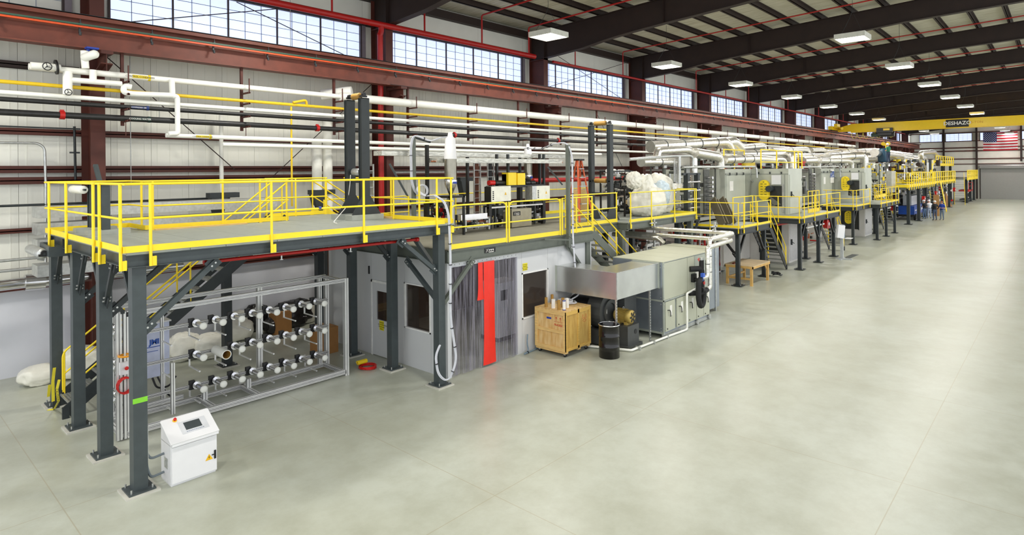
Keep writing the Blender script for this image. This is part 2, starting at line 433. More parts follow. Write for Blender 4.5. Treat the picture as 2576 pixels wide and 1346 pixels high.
# ================================================================= roof
def roofz(y): return 11.708 + 0.0470 * (18.12 - y)
RMAT = mat('roof_insulation', (206, 202, 184), 0.55, scale=2.2, bump=0.9, stretch=(5, 0.5, 1), col2=(180, 174, 150))
cl = MB(); y0, y1 = -6.0, YW + 0.25
cl.add([(-8, y0, roofz(y0) + 0.22), (XF + .3, y0, roofz(y0) + 0.22), (XF + .3, y1, roofz(y1) + 0.22), (-8, y1, roofz(y1) + 0.22),
        (-8, y0, roofz(y0) + 0.42), (XF + .3, y0, roofz(y0) + 0.42), (XF + .3, y1, roofz(y1) + 0.42), (-8, y1, roofz(y1) + 0.42)],
       [(3, 2, 1, 0), (4, 5, 6, 7), (0, 1, 5, 4), (2, 3, 7, 6), (0, 4, 7, 3), (1, 2, 6, 5)])
ceil = struct('ceiling', cl, RMAT)
yy = 17.75
while yy > -5:
    z = roofz(yy); pm = MB()
    pm.box(-6, XF, yy - 0.012, yy + 0.012, z, z + 0.22); pm.box(-6, XF, yy - 0.012, yy + 0.09, z, z + 0.02); pm.box(-6, XF, yy - 0.09, yy + 0.012, z + 0.2, z + 0.22)
    obj('purlin', pm, BROWN_SHADE, ceil); yy -= 1.31
obj('eave_strut', MB().box(-6, XF, YW - 0.28, YW - 0.02, 11.42, 11.75), BROWN_SHADE, ceil)

# frames: tapered rafter and column
RP = [(19.15, 10.30), (18.2, 10.38), (16.05, 10.54), (14.7, 10.74), (13.5, 10.86), (12.0, 10.97), (9.1, 11.14), (5.2, 11.45), (0.0, 11.62), (-5.9, 11.9)]
def frame_col(k):
    xc = 4.43 + BAY * k; m = MB()
    m.box(xc - 0.16, xc + 0.16, 18.25, 18.275, 0, 10.38); m.box(xc - 0.16, xc + 0.16, 19.13, 19.155, 0, 11.6)
    m.box(xc - 0.012, xc + 0.012, 18.275, 19.13, 0, 10.38)
    m.box(xc - 0.16, xc + 0.16, 18.25, 19.155, 10.30, 10.33)
    return m
def frame_raf(k):
    xc = 4.43 + BAY * k; m = MB(); n = len(RP)
    bot = [(xc, y, z) for y, z in RP]; top = [(xc, y, roofz(y)) for y, z in RP]
    for dx in (-0.012, 0.012):
        pass
    v = []
    for (y, z) in RP: v += [(xc - 0.012, y, z), (xc + 0.012, y, z), (xc - 0.012, y, roofz(y) - 0.0), (xc + 0.012, y, roofz(y) - 0.0)]
    f = []
    for i in range(n - 1):
        a = 4 * i; b = a + 4
        f += [(a, b, b + 2, a + 2), (a + 1, a + 3, b + 3, b + 1)]
    m.add(v, f)
    for i in range(n - 1):
        (ya, za), (yb, zb) = RP[i], RP[i + 1]
        m.bar((xc, ya, za + 0.012), (xc, yb, zb + 0.012), 0.3, 0.024); m.bar((xc, ya, roofz(ya) - 0.014), (xc, yb, roofz(yb) - 0.014), 0.3, 0.024)
    m.box(xc - 0.15, xc + 0.15, 18.25, 18.28, 10.3, roofz(18.25)); m.box(xc - 0.15, xc + 0.15, 12.0, 12.02, 10.97, roofz(12)) if k % 1 == 0 else None
    return m
BK = {}
for k in range(-1, 13):
    if k == -1: lab = 'brown steel building frame just behind the left edge of the picture'
    else: lab = '%s brown steel building frame from the left, column and rafter' % ORD[k]
    t = thing('steel_portal', lab, 'steel frame', (4.43 + BAY * k, 18.7, 0), 'building frames along the hall')
    obj('column', frame_col(k), BROWN, t); obj('rafter', frame_raf(k), BROWN_SHADE, t)
    bm = MB(); xc = 4.43 + BAY * k
    bm.box(xc - 0.13, xc + 0.13, 17.4, 18.25, 7.98, 8.07); bm.box(xc - 0.01, xc + 0.01, 17.45, 18.25, 7.55, 7.98); bm.bar((xc, 17.45, 7.75), (xc, 18.25, 7.5), 0.26, 0.03)
    obj('crane_bracket', bm, BROWN, t)

# ================================================================= crane runway
GX = 119.7
t = thing('crane_runway', 'long red-brown crane runway girder along the wall below the windows', 'crane runway', (-4, 17.7, 8.08))
obj('girder', MB().ibeam((-5, 17.7, 8.46), (GX, 17.7, 8.46), 0.36, 0.76, 0.03), GIRDER, t)
obj('cap_channel', MB().box(-5, GX, 17.46, 17.94, 8.85, 8.87).box(-5, GX, 17.46, 17.48, 8.76, 8.87).box(-5, GX, 17.92, 17.94, 8.76, 8.87), GIRDER, t)
obj('crane_rail', MB().box(-5, GX, 17.67, 17.73, 8.87, 8.93), STEELD, t)
for (yy, z0, m, nm) in ((17.44, 8.545, CONDR, 'orange conductor bar'), (17.44, 8.60, CONDG, 'green conductor bar')):
    o = obj('conductor_bar', MB().box(-5, 116, yy - 0.022, yy + 0.022, z0, z0 + 0.042), m, t); o['label'] = nm
hs = None
for i in range(70):
    xx = 3.88 + 1.553 * i - 6.2
    if xx > 115: break
    if hs is None:
        m = MB(); m.box(xx - 0.02, xx + 0.02, 17.42, 17.54, 8.64, 8.67); m.box(xx - 0.02, xx + 0.02, 17.50, 17.54, 8.42, 8.67); m.cyl((xx, 17.46, 8.44), (xx, 17.46, 8.36), 0.03, 8); m.cyl((xx, 17.44, 8.66), (xx, 17.44, 8.74), 0.012, 6)
        hs = obj('bar_hanger', m, STEELD, t, loc=(xx, 17.5, 8.5))
    else: inst(hs, 'bar_hanger', t, (xx, 17.5, 8.5))
obj('festoon_cable', MB().tube([(13, 17.5, 8.1)] + [(13 + i * 1.5, 17.5, 8.06 + 0.03 * (i % 2)) for i in range(1, 40)], 0.008, 5), STEELD, t)

# ================================================================= light fixtures
DIFF = mat('lamp_diffuser', (255, 250, 236), 0.4, emit=9.0)
HOUS = mat('lamp_housing', (226, 226, 214), 0.4)
lf0 = None; n = 0; LF1 = []
FL = []
for r, (x0, yy) in enumerate(LR):
    for k in range(-2 if r == 0 else -3, 11):
        xx = x0 + BAY * k
        if xx > 118: continue
        FL.append((xx, yy, r, k))
for (xx, yy, r, k) in FL:
    rn = ('near the windows', 'over the open floor')[r]
    vis = k + (0 if True else 0)
    if k < 0: lab = '%s square light fixture behind the picture edge in the row %s' % (ORD[-k - 1], rn)
    else: lab = 'white square hanging light fixture, %s from the front in the row %s' % (ORD[k], rn)
    if lf0 is None:
        z = 10.04
        lf0 = thing('high_bay_light', lab, 'light fixture', (xx, yy, z), 'hanging light fixtures')
        h = MB(); s_ = 0.53
        h.box(xx - s_, xx + s_, yy - s_, yy + s_, z + 0.07, z + 0.13)
        h.box(xx - s_, xx + s_, yy - s_, yy - s_ + 0.03, z - 0.06, z + 0.07); h.box(xx - s_, xx + s_, yy + s_ - 0.03, yy + s_, z - 0.06, z + 0.07)
        h.box(xx - s_, xx - s_ + 0.03, yy - s_ + 0.03, yy + s_ - 0.03, z - 0.06, z + 0.07); h.box(xx + s_ - 0.03, xx + s_, yy - s_ + 0.03, yy + s_ - 0.03, z - 0.06, z + 0.07)
        obj('housing', h, HOUS, lf0)
        obj('diffuser', MB().box(xx - s_ + 0.03, xx + s_ - 0.03, yy - s_ + 0.03, yy + s_ - 0.03, z - 0.045, z + 0.0), DIFF, lf0)
        obj('cable', MB().tube([(xx - 0.4, yy + 0.3, z + 0.13), (xx - 0.2, yy + 0.1, z + 0.6), (xx, yy, z + 1.0), (xx, yy, roofz(yy) + 0.1)], 0.008, 5, bend=0.2).tube([(xx + 0.4, yy - 0.3, z + 0.13), (xx, yy, z + 1.0)], 0.004, 4), STEELD, lf0)
        lo = bpy.data.objects.new('lamp', lamp_data); C.objects.link(lo); lo.parent = lf0; lo.location = (0, 0, -0.075)
    elif r == 1 and not LF1:
        q = copy_tree(lf0, None, (xx, yy, 10.06), label=lab); LF1.append(q)
        for ch in [c for c in bpy.data.objects if c.parent == q]:
            if ch.name.startswith('cable'): bpy.data.objects.remove(ch)
        obj('cable', MB().tube([(xx - 0.4, yy + 0.3, 10.19), (xx - 0.2, yy + 0.1, 10.7), (xx, yy, 11.1), (xx, yy, roofz(yy) + 0.1)], 0.008, 5, bend=0.2).tube([(xx + 0.4, yy - 0.3, 10.19), (xx, yy, 11.1)], 0.004, 4), STEELD, q)
    else: copy_tree(LF1[0] if r else lf0, None, (xx, yy, 10.04 if r == 0 else 10.06), label=lab)

# ================================================================= sprinkler mains
m = MB(); m.tube([(-3, 18.1, 10.3), (21.6, 18.1, 10.3)], 0.11, 14); m.tube([(13.06, 18.1, 10.3), (13.06, 18.1, 10.05), (12.99, 18.12, 9.9)], 0.1, 12, bend=0.1)
t = thing('sprinkler_main', 'thick red sprinkler main pipe passing above the two nearest windows', 'sprinkler pipe', (10, 18.1, 10.2))
obj('pipe', m, REDP, t)
obj('riser', MB().tube([(13.02, 18.12, 9.95), (13.02, 18.12, 0)], 0.1, 14), REDP, t)
for xx in (11.08, 15.06, 18.16, 21.19):
    pts = [(xx, 18.1, 10.3), (xx, 18.1, 11.6 if xx != 15.06 else 11.5)]
    if xx in (18.16, 21.19, 11.08): pts = [(xx, 18.1, 10.3), (xx, 18.1, 11.58), (xx, -4, 12.5)]
    obj('branch_pipe', MB().tube(pts, 0.035, 8, bend=0.1), REDP, t)
t = thing('sprinkler_main', 'thinner red sprinkler pipe above the windows of the far bays', 'sprinkler pipe', (24, 18.1, 10.1))
obj('pipe', MB().tube([(22.95, 18.1, 10.24), (110, 18.1, 10.24)], 0.06, 10), REDP, t)
for xx in [24.75, 29.2, 33.96, 38.27] + [38.27 + BAY * i for i in range(1, 7)] + [33.96 + BAY * i for i in range(1, 7)]:
    br = abs(((xx - 29.2) / BAY) % 1) < 0.1 or abs(((xx - 29.2) / BAY) % 1) > 0.9
    pts = [(xx, 18.1, 10.24), (xx, 18.1, 11.58), (xx, -4, 12.5)] if br else [(xx, 18.1, 10.24), (xx, 18.1, 11.5)]
    obj('branch_pipe', MB().tube(pts, 0.03, 6, bend=0.1), REDP, t)

# ================================================================= service pipes hung below the runway
PY = 17.45
def pipe(label, z, r, x0, x1, m, y=PY, name='service_pipe', cat='pipe', n=12):
    return one(name, MB().cyl((x0, y, z), (x1, y, z), r, n), m, label, cat, 'pipes hung along the wall')
pipe('thick white insulated pipe running under the runway from the tall roller stand to far right', 7.49, 0.14, 10.95, 76.5, WHITEP, n=20)
pipe('slimmer white insulated pipe at upper left, topmost of the pipes', 7.49, 0.075, 2.9, 10.95, WHITEP, n=16)
pipe('long yellow gas pipe between the white pipes', 7.1, 0.045, -4, 112, GASY)
pipe('long thin white pipe just above the upper black pipe', 6.86, 0.055, -4, 112, WHITEP)
pipe('upper long black pipe directly below the thin white pipe', 6.71, 0.055, -4, 40, BLACKP)
pipe('lower thick black pipe with red couplings', 6.42, 0.075, -4, 36, BLACKP)
pipe('white pipe below the black pipes, upper one of the low pair', 6.03, 0.06, 5.75, 60, WHITEP)
pipe('lowest white pipe hung along the wall', 5.83, 0.06, 7.2, 26, WHITEP)
pipe('thin grey conduit run just above the dark wall girt', 6.2, 0.02, -4, 4.2, STEELD, y=18.9)
for i in range(36):
    xx = 4.83 + 3.03 * i
    if xx > 112: break
    m = MB(); m.bar((xx, 17.72, 8.08), (xx, 17.72, 6.25), 0.07, 0.07)
    for z in (7.30, 6.99, 6.62, 6.33):
        m.box(xx - 0.03, xx + 0.03, 17.2, 17.72, z, z + 0.04); m.box(xx - 0.012, xx + 0.012, 17.2, 17.23, z, z + (0.42 if z > 7.2 else 0.05))
    m.cyl((xx, 17.45, 6.36), (xx, 17.45, 5.98), 0.01, 5)
    one('pipe_hanger', m, BROWN, '%s red-brown pipe hanger from the left under the runway' % (ORD[i] if i < 16 else '%dth' % (i + 1)), 'pipe hanger', 'pipe hangers under the runway')
# red couplings
for i, (a, b, z, s) in enumerate(((156, 287, 6.42, 'far left'), (798, 322, 6.42, 'left of the tall roller stand'), (1143, 341, 6.42, 'near the white hopper'), (1404, 355, 6.42, 'beside the tall grey post'))):
    q = at(a, b, y=PY); one('pipe_coupling', MB().hcyl((q.x - 0.05, PY, z), (q.x + 0.05, PY, z), 0.1, 0.076, 14).box(q.x - 0.04, q.x + 0.04, PY - 0.02, PY + 0.02, z + 0.09, z + 0.13), REDP, 'red pipe coupling on the lower black pipe, %s' % s, 'coupling', 'red couplings')

# white branch piping at upper left
def P(px, py, y=17.3): return tuple(at(px, py, y=y))
t = thing('insulated_pipe_branch', 'white insulated pipe manifold with black hand wheels at upper left', 'pipe', P(170, 200))
obj('pipe', MB().tube([P(77, 165), P(152, 171)], 0.085, 14).tube([P(170, 180), P(170, 238)], 0.095, 14).tube([P(215, 172), P(213, 150), P(212, 128)], 0.08, 14), WHITEP, t)
obj('pipe', MB().tube([P(178, 201), P(306, 211)], 0.065, 12).tube([P(234, 206), P(234, 176)], 0.075, 12), WHITEP, t)
obj('pipe', MB().tube([P(330, 219), P(312, 215), P(310, 232), P(330, 236), P(437, 240)], 0.07, 12, bend=0.15), WHITEP, t)
obj('pipe', MB().tube([P(432, 200), P(434, 242)], 0.07, 12).tube([P(434, 241), P(446, 243), P(447, 336), P(434, 336), P(424, 337)], 0.065, 12, bend=0.1), WHITEP, t)
def handwheel(c, r, parent, m=BLACK, axis=(0, -1, 0)):
    c = Vector(c); d = Vector(axis); a = d.orthogonal().normalized(); b = d.cross(a)
    w = MB(); pts = [c + (a * math.cos(2 * PI * i / 16) + b * math.sin(2 * PI * i / 16)) * r for i in range(17)]
    w.tube(pts, r * 0.13, 6)
    for i in range(3): w.bar(c, c + (a * math.cos(2 * PI * i / 3) + b * math.sin(2 * PI * i / 3)) * r, r * 0.15, r * 0.15)
    w.cyl(c, c - d * r, r * 0.16, 8)
    return obj('hand_wheel', w, m, parent)
handwheel(at(119, 167, y=17.16), 0.085, t); handwheel(at(172, 232, y=17.16), 0.07, t)
obj('flange', MB().cyl(at(139, 169, y=17.3), at(144, 169, y=17.3), 0.17, 18), BLACK, t)
t = thing('motor_valve', 'white capped valve head on top of the white pipe at upper left', 'valve', P(222, 140))
a = at(208, 146, y=17.3); b = at(236, 137, y=17.0)
obj('cap', MB().lathe([(0, 0), (0.07, 0.01), (0.1, 0.06), (0.1, 0.38), (0.07, 0.43), (0, 0.44)], a, axis=(b - a), n=16), WHITEP, t)
obj('stem', MB().cyl(P(222, 135), P(222, 124), 0.04, 10).box(a.x + 0.05, a.x + 0.3, 17.15, 17.35, at(222, 124, y=17.3).z, at(222, 122, y=17.3).z + 0.02), BLUECAP, t)

# diagonal rods
def rod(a, b, lab, r=0.014, m=BROWN_SHADE):
    one('brace_rod', MB().cyl(a, b, r, 6), m, lab, 'brace rod', 'thin diagonal brace rods')
rod(at(258, 134, y=18.7), at(592, 428, y=18.7), 'thin dark diagonal brace rod falling to the right behind the pipes at upper left')
rod(at(330, 55, y=18.9), at(700, 22, y=18.9), 'thin dark rod rising to the right across the biggest window')
rod(at(595, 5, y=18.9), at(880, 145, y=18.9), 'thin dark rod falling to the right across the biggest window')
rod(at(680, 450, y=18.8), at(935, 212, y=18.8), 'thin dark rod rising to the right behind the tall roller stand')
rod(at(1405, 142, y=18.9), at(1565, 249, y=18.9), 'thin dark rod falling to the right across the third window')
rod(at(1383, 218, y=18.9), at(1578, 157, y=18.9), 'thin dark rod rising to the right across the third window')
rod(at(1490, 262, y=18.8), at(1575, 440, y=18.8), 'thin dark rod behind the two tall grey posts', m=STEELD)
# pipe markers
def marker(label, s, xa, xb, y, z, r, m, ink):
    t = thing('pipe_marker', label, 'pipe marker', ((xa + xb) / 2, y - r, z)); mk = MB(); n = 6
    for i in range(n):
        a0 = -.5 + i / n; a1 = -.5 + (i + 1) / n; R = r + .003
        mk.add([(xa, y - R * math.cos(a0), z + R * math.sin(a0)), (xb, y - R * math.cos(a0), z + R * math.sin(a0)), (xb, y - R * math.cos(a1), z + R * math.sin(a1)), (xa, y - R * math.cos(a1), z + R * math.sin(a1))], [(0, 1, 2, 3)])
    obj('label', mk, m, t); obj('arrow_band', MB().hcyl((xb + .01, y, z), (xb + .07, y, z), r + .004, r + .001, 14), m, t)
    text('lettering', s, r * .8, ink, t, ((xa + xb) / 2, y - r - .006, z - r * .05), (1, 0, 0), (0, 0, 1), .0008)
q = lambda px, py: at(px, py, y=PY).x
LBL = mat('marker_blue', (30, 52, 110), .5); LGN = mat('marker_green', (26, 52, 46), .5); LYE = mat('marker_yellow', (232, 206, 40), .5)
marker('yellow marker on the topmost white pipe at upper left', 'CONTROL CONDENSER', q(331, 190), q(370, 193), PY, 7.49, .075, LYE, BROWN_SHADE)
marker('dark blue marker with white letters on the upper black pipe', 'COMPRESSED AIR', q(329, 266), q(366, 268), PY, 6.71, .055, LBL, PAPER)
marker('dark green marker with white letters on the lower black pipe', 'COOLING WATER', q(330, 299), q(370, 302), PY, 6.42, .075, LGN, PAPER)
marker('yellow marker on the upper one of the low white pipes', 'CONTROL CONDENSER', q(491, 340), q(524, 343), PY, 6.03, .06, LYE, BROWN_SHADE)
for i, (px, ya, yb) in enumerate(((326, 55, 462), (730, 0, 130), (400, 195, 300))):
    a = at(px, ya, y=19.0); b = at(px + 1, yb, y=19.0); one('vertical_conduit', MB().cyl(a, (a.x, 19.0, b.z), .012, 6), GALV, ('thin silver vertical conduit left of the biggest window down to the railing', 'thin vertical conduit in front of the middle of the biggest window', 'thin silver drop wire under the runway at upper left')[i], 'conduit')
# ================================================================= shared builders for steelwork
GRAT = mat('steel_grating', (168, 174, 168), 0.5, 0.2, var=0.05)
def grating_mat():
    m = GRAT; N, L, b = nodes_of(m); tc = N.new('ShaderNodeTexCoord')
    w = N.new('ShaderNodeTexWave'); w.bands_direction = 'Y'; w.inputs['Scale'].default_value = 4.5; w.inputs['Distortion'].default_value = 0
    L.new(tc.outputs['Object'], w.inputs['Vector'])
    r = N.new('ShaderNodeValToRGB'); r.color_ramp.elements[0].color = (0.46, 0.48, 0.46, 1); r.color_ramp.elements[1].color = (1, 1, 1, 1)
    r.color_ramp.elements[0].position = 0.15; r.color_ramp.elements[1].position = 0.6
    L.new(w.outputs['Fac'], r.inputs[0]); mx = N.new('ShaderNodeMixRGB'); mx.blend_type = 'MULTIPLY'; mx.inputs[0].default_value = 0.7
    L.new(b.inputs['Base Color'].links[0].from_socket, mx.inputs[1]); L.new(r.outputs[0], mx.inputs[2]); L.new(mx.outputs[0], b.inputs['Base Color'])
grating_mat()
def base_plate(m, x, y, s=0.2, z=0.0):
    m.box(x - s, x + s, y - s, y + s, z + 0.03, z + 0.055)
def column(parent, x, y, z1, w=0.2, plate=0.19, m=STEEL, grout=True):
    c = obj('column', MB().box(x - w / 2, x + w / 2, y - w / 2, y + w / 2, 0.05, z1), m, parent)
    b = MB().box(x - plate, x + plate, y - plate, y + plate, 0.03, 0.055)
    obj('base_plate', b, m, c)
    bo = MB()
    for dx in (-1, 1):
        for dy in (-1, 1): bo.cyl((x + dx * plate * .78, y + dy * plate * .78, 0.05), (x + dx * plate * .78, y + dy * plate * .78, 0.11), 0.014, 6)
    obj('anchor_bolts', bo, GALV, c)['kind'] = 'stuff'
    if grout: obj('grout_pad', MB().box(x - plate - .05, x + plate + .05, y - plate - .05, y + plate + .05, 0, 0.03), GROUT, c)
    return c
def brace(parent, p, q, w=0.09, m=STEEL):
    """knee brace with gusset plates at its ends"""
    p, q = Vector(p), Vector(q); o = obj('knee_brace', MB().bar(p, q, w, w), m, parent)
    d = (q - p).normalized(); side = d.cross(Vector((0, 0, 1))).normalized()
    gl = []; b = MB()
    for e, s in ((p, 1), (q, -1)):
        g = MB(); gl.append(g); g.bar(e - d * 0.06 * s, e + d * 0.16 * s, 0.015, 0.2, up=(0, 0, 1))
        for k in (0.03, 0.11):
            c = e + d * k * s; b.cyl(c - side * (w / 2 + 0.025), c + side * (w / 2 + 0.025), 0.018, 6)
    for g in gl: obj('gusset', g, m, o)
    obj('bolts', b, GALV, o)['kind'] = 'stuff'
    return o
def railing(label, pts, z, posts, h=1.07, mid=0.53, toe=0.1, r=0.021, tr=None, group=None, below=0.22, brackets=True, m=None, ends=False, arcs=False, name='guardrail'):
    """pts: plan corners of the run; posts: plan places. top_rail, mid_rail, toe_board, post..."""
    m = m or YEL; c = Vector((pts[0][0], pts[0][1], z)); t = thing(name, label, 'railing', c, group)
    P = [Vector((p[0], p[1], z)) for p in pts]
    if arcs:     # rounded bay ends: rail dips into the posts
        top = [P[0] + Vector((0, 0, 0.3))] + [p + Vector((0, 0, h)) for p in P] + [P[-1] + Vector((0, 0, 0.3))]
        obj('top_rail', MB().tube(top, r, 8, bend=0.18), m, t)
    else: obj('top_rail', MB().tube([p + Vector((0, 0, h)) for p in P], r, 8), m, t)
    obj('mid_rail', MB().tube([p + Vector((0, 0, mid)) for p in P], r * 0.9, 8), m, t)
    if toe:
        tb = MB()
        for a, b in zip(P[:-1], P[1:]): tb.bar(a + Vector((0, 0, toe / 2 + 0.012)), b + Vector((0, 0, toe / 2 + 0.012)), 0.012, toe)
        obj('toe_board', tb, m, t)
    for (x, y) in posts:
        q = obj('post', MB().cyl((x, y, z - below), (x, y, z + h), r * 1.15, 8), m, t)
        if brackets and below > 0.1: obj('bracket', MB().box(x + 0.015, x + 0.085, y - 0.002, y + 0.012, z - below, z - below + 0.15).box(x + 0.07, x + 0.085, y + 0.012, y + 0.05, z - below, z - below + 0.15), m, q)
    return t
def ladder_stair(name, label, foot, top, width_vec, nsteps, strm=STEELD, rail=True, group=None, rail_m=None, h=0.95, sw=0.26, treadm=GALV, cat='stairs'):
    """foot/top: centre line of the near stringer; width_vec: vector to the far stringer"""
    rail_m = rail_m or YEL
    f, p, w = Vector(foot), Vector(top), Vector(width_vec)
    t = thing(name, label, cat, f, group); d = (p - f).normalized()
    for k in (0, 1):
        a = f + w * k; b = p + w * k
        s = MB(); s.bar(a, b, 0.03, sw); s.box(a.x - 0.07, a.x + 0.05, a.y - 0.03, a.y + 0.03, 0 if foot[2] < 0.5 else foot[2] - .1, a.z + 0.12)
        obj('stringer', s, strm, t)
    hor = Vector((d.x, d.y, 0)).normalized(); src = None
    for i in range(nsteps):
        k = (i + 0.7) / (nsteps + 0.2); c = f + (p - f) * k
        if src is None:
            tm = MB(); n = Vector((-hor.y, hor.x, 0)); wl_ = w.length; dirw = w.normalized()
            for j in range(5):
                off = -0.11 + 0.055 * j; a = c + hor * off + dirw * 0.02; tm.bar(a, a + dirw * (wl_ - 0.04), 0.012, 0.03)
            for j in range(9):
                a = c + dirw * (wl_ * (j + 0.5) / 9); tm.bar(a - hor * 0.12, a + hor * 0.12, 0.012, 0.02)
            tm.bar(c + hor * -0.125 + dirw * 0.02, c + hor * -0.125 + dirw * (wl_ - 0.02), 0.02, 0.045)
            src = obj('tread', tm, treadm, t, loc=c)
        else: inst(src, 'tread', t, c)
    if rail:
        for k in (0, 1):
            a = f + w * k; b = p + w * k; up = Vector((0, 0, h)); um = Vector((0, 0, h * 0.5))
            r = MB().tube([a + d * 0.15 + um * 0.0 + Vector((0, 0, 0.1)), a + d * 0.15 + up, b + up], 0.021, 8, bend=0.12)
            r.tube([a + d * 0.15 + um, b + um], 0.019, 8)
            for q in np.linspace(0.03, 0.97, max(2, int((p - f).length / 1.4) + 1)):
                c = a + (b - a) * q; r.cyl(c + Vector((0, 0, 0.05)), c + up, 0.02, 8)
            obj('handrail', r, rail_m, t)
    return t

# ================================================================= near mezzanine (left)
ZD = 3.79
t = thing('mezzanine_platform', 'grey steel mezzanine with grating deck on tall square columns at left', 'platform', (6.3, 13, 0))
MZ = t
CA = {}
for ix, x in enumerate((3.15, 9.42)):
    for iy in range(4):
        if ix == 1 and iy == 3: continue
        y = 10.88 + 1.813 * iy
        CA[(ix, iy)] = column(t, x, y, 3.56 if not (ix == 0 and iy == 3) else 3.42)
column(t, 9.42, 16.2, 3.56, m=STEELD); column(t, 6.75, 16.2, 3.56, m=STEELD)
# deck panels
dk = []
def deck(parent, x0, x1, y0, y1, z, m=GRAT, w=0.92, th=0.03):
    x = x0; i = 0
    while x < x1 - 0.05:
        e = min(x + w, x1); obj('grating_panel', MB().box(x + 0.004, e - 0.004, y0, y1, z - th, z), m, parent); x = e
deck(t, 2.95, 4.45, 10.68, 15.9, ZD); deck(t, 4.45, 7.8, 10.68, 14.8, ZD); deck(t, 7.8, 9.72, 10.68, 16.2, ZD)
bm = MB()
def hb(a, b, w=0.16, h=0.2, zt=ZD - 0.03):
    bm.ibeam((a[0], a[1], zt - h / 2), (b[0], b[1], zt - h / 2), w, h, 0.012)
for q, (a, b) in enumerate((((2.96, 10.76), (9.72, 10.76)), ((3.03, 10.76), (3.03, 15.9)), ((9.64, 10.76), (9.64, 16.2)), ((2.96, 14.75), (9.7, 14.75)), ((4.4, 14.75), (4.4, 15.9)), ((7.86, 14.75), (7.86, 16.2)),
                            ((2.96, 12.69), (9.7, 12.69)), ((2.96, 15.84), (4.4, 15.84)), ((7.86, 16.15), (9.7, 16.15)), ((6.3, 10.76), (6.3, 14.75)), ((4.7, 10.76), (4.7, 14.75)), ((8.0, 10.76), (8.0, 14.75)))):
    bm = MB(); hb(a, b); obj('beam', bm, STEEL if q < 3 else STEELD, t)
# knee braces
for y in (10.88, 12.69, 14.5):
    brace(t, (3.25, y, 2.55), (4.35, y, 3.5), m=STEEL if y < 11 else STEELD)
for (x, y0) in ((3.15, 10.98), (3.15, 12.79), (3.15, 14.6)):
    brace(t, (x, y0 + 0.02, 2.75), (x, y0 + 0.55, 3.5), 0.07, STEELD)
for (x, y0) in ((3.15, 12.59), (3.15, 14.4), (3.15, 16.23)):
    brace(t, (x, y0 - 0.02, 2.75), (x, y0 - 0.5, 3.5), 0.07, STEELD)
brace(t, (9.32, 10.88, 2.7), (8.3, 10.88, 3.5)); brace(t, (9.42, 10.98, 2.7), (9.42, 11.9, 3.5))
for y in (12.69, 14.5):
    brace(t, (9.32, y, 2.85), (8.75, y, 3.5), 0.08, STEELD); brace(t, (9.42, y + 0.1, 2.85), (9.42, y + 0.65, 3.5), 0.08, STEELD)
brace(t, (9.32, 16.2, 2.7), (8.4, 16.2, 3.5), m=STEELD)
obj('tape_mark', MB().box(3.045, 3.25 + 0.002, 10.778, 10.782, 1.42, 1.5), GREENT, t)['label'] = 'strip of bright green tape on the front column'
# guardrails of the near mezzanine
railing('yellow guardrail along the front edge of the near grating mezzanine', [(2.9, 10.65), (9.42, 10.65)], ZD, [(3.27, 10.63), (5.24, 10.63), (7.2, 10.63), (9.16, 10.63)], group='yellow guardrails')
railing('yellow guardrail on the left end of the near mezzanine, part next to the camera', [(2.9, 10.62), (2.9, 12.1)], ZD, [(2.87, 10.68), (2.87, 11.80)], below=0.26)
railing('yellow guardrail on the left end of the near mezzanine, far part', [(2.9, 12.14), (2.9, 15.9)], ZD, [(2.87, 12.16), (2.87, 14.0), (2.87, 15.4)], below=0.26)
railing('yellow guardrail across the back of the near mezzanine left corner', [(2.9, 15.9), (4.45, 15.9)], ZD, [(3.7, 15.92)])
railing('yellow guardrail around the stair opening in the near mezzanine', [(4.45, 15.9), (4.45, 14.8), (7.75, 14.8)], ZD, [(4.47, 15.1), (4.6, 14.8), (6.1, 14.8), (7.0, 14.8), (7.7, 14.8)], below=0.04)
railing('yellow guardrail at the back right of the near mezzanine behind the roller tower', [(7.8, 16.2), (9.7, 16.2)], ZD, [(7.85, 16.2), (8.7, 16.2), (9.65, 16.2)])
railing('yellow guardrail closing the right end of the near mezzanine', [(9.68, 10.65), (9.68, 13.0)], ZD, [(9.68, 10.72), (9.68, 11.9), (9.68, 12.95)], below=0.22)
railing('yellow guardrail on the right end of the near mezzanine beyond the roller tower', [(9.9, 13.3), (9.9, 15.6)], ZD, [(9.9, 13.35), (9.9, 14.4), (9.9, 15.5)], below=0.22)
# stair through the opening
ladder_stair('metal_stair', 'dark steel stair with grating treads and yellow handrails rising under the near mezzanine', (3.1, 15.25, 0.12), (7.95, 15.25, 3.82), (0, 0.85, 0), 17)
ladder_stair('metal_stair', 'short yellow-railed stair going down behind the tall roller tower', (11.3, 16.4, 2.9), (9.75, 16.4, 3.85), (0, 0.8, 0), 4, strm=YEL)
one('timber_strip', MB().box(4.6, 6.6, 14.62, 14.72, ZD, ZD + 0.03), WOOD, 'pale timber strip lying beside the yellow toe board on the grating deck', 'timber')
one('timber_strip', MB().box(9.72, 9.8, 11.2, 14.5, ZD - 0.01, ZD + 0.05), WOOD, 'long pale timber strip along the right end of the grating deck', 'timber')

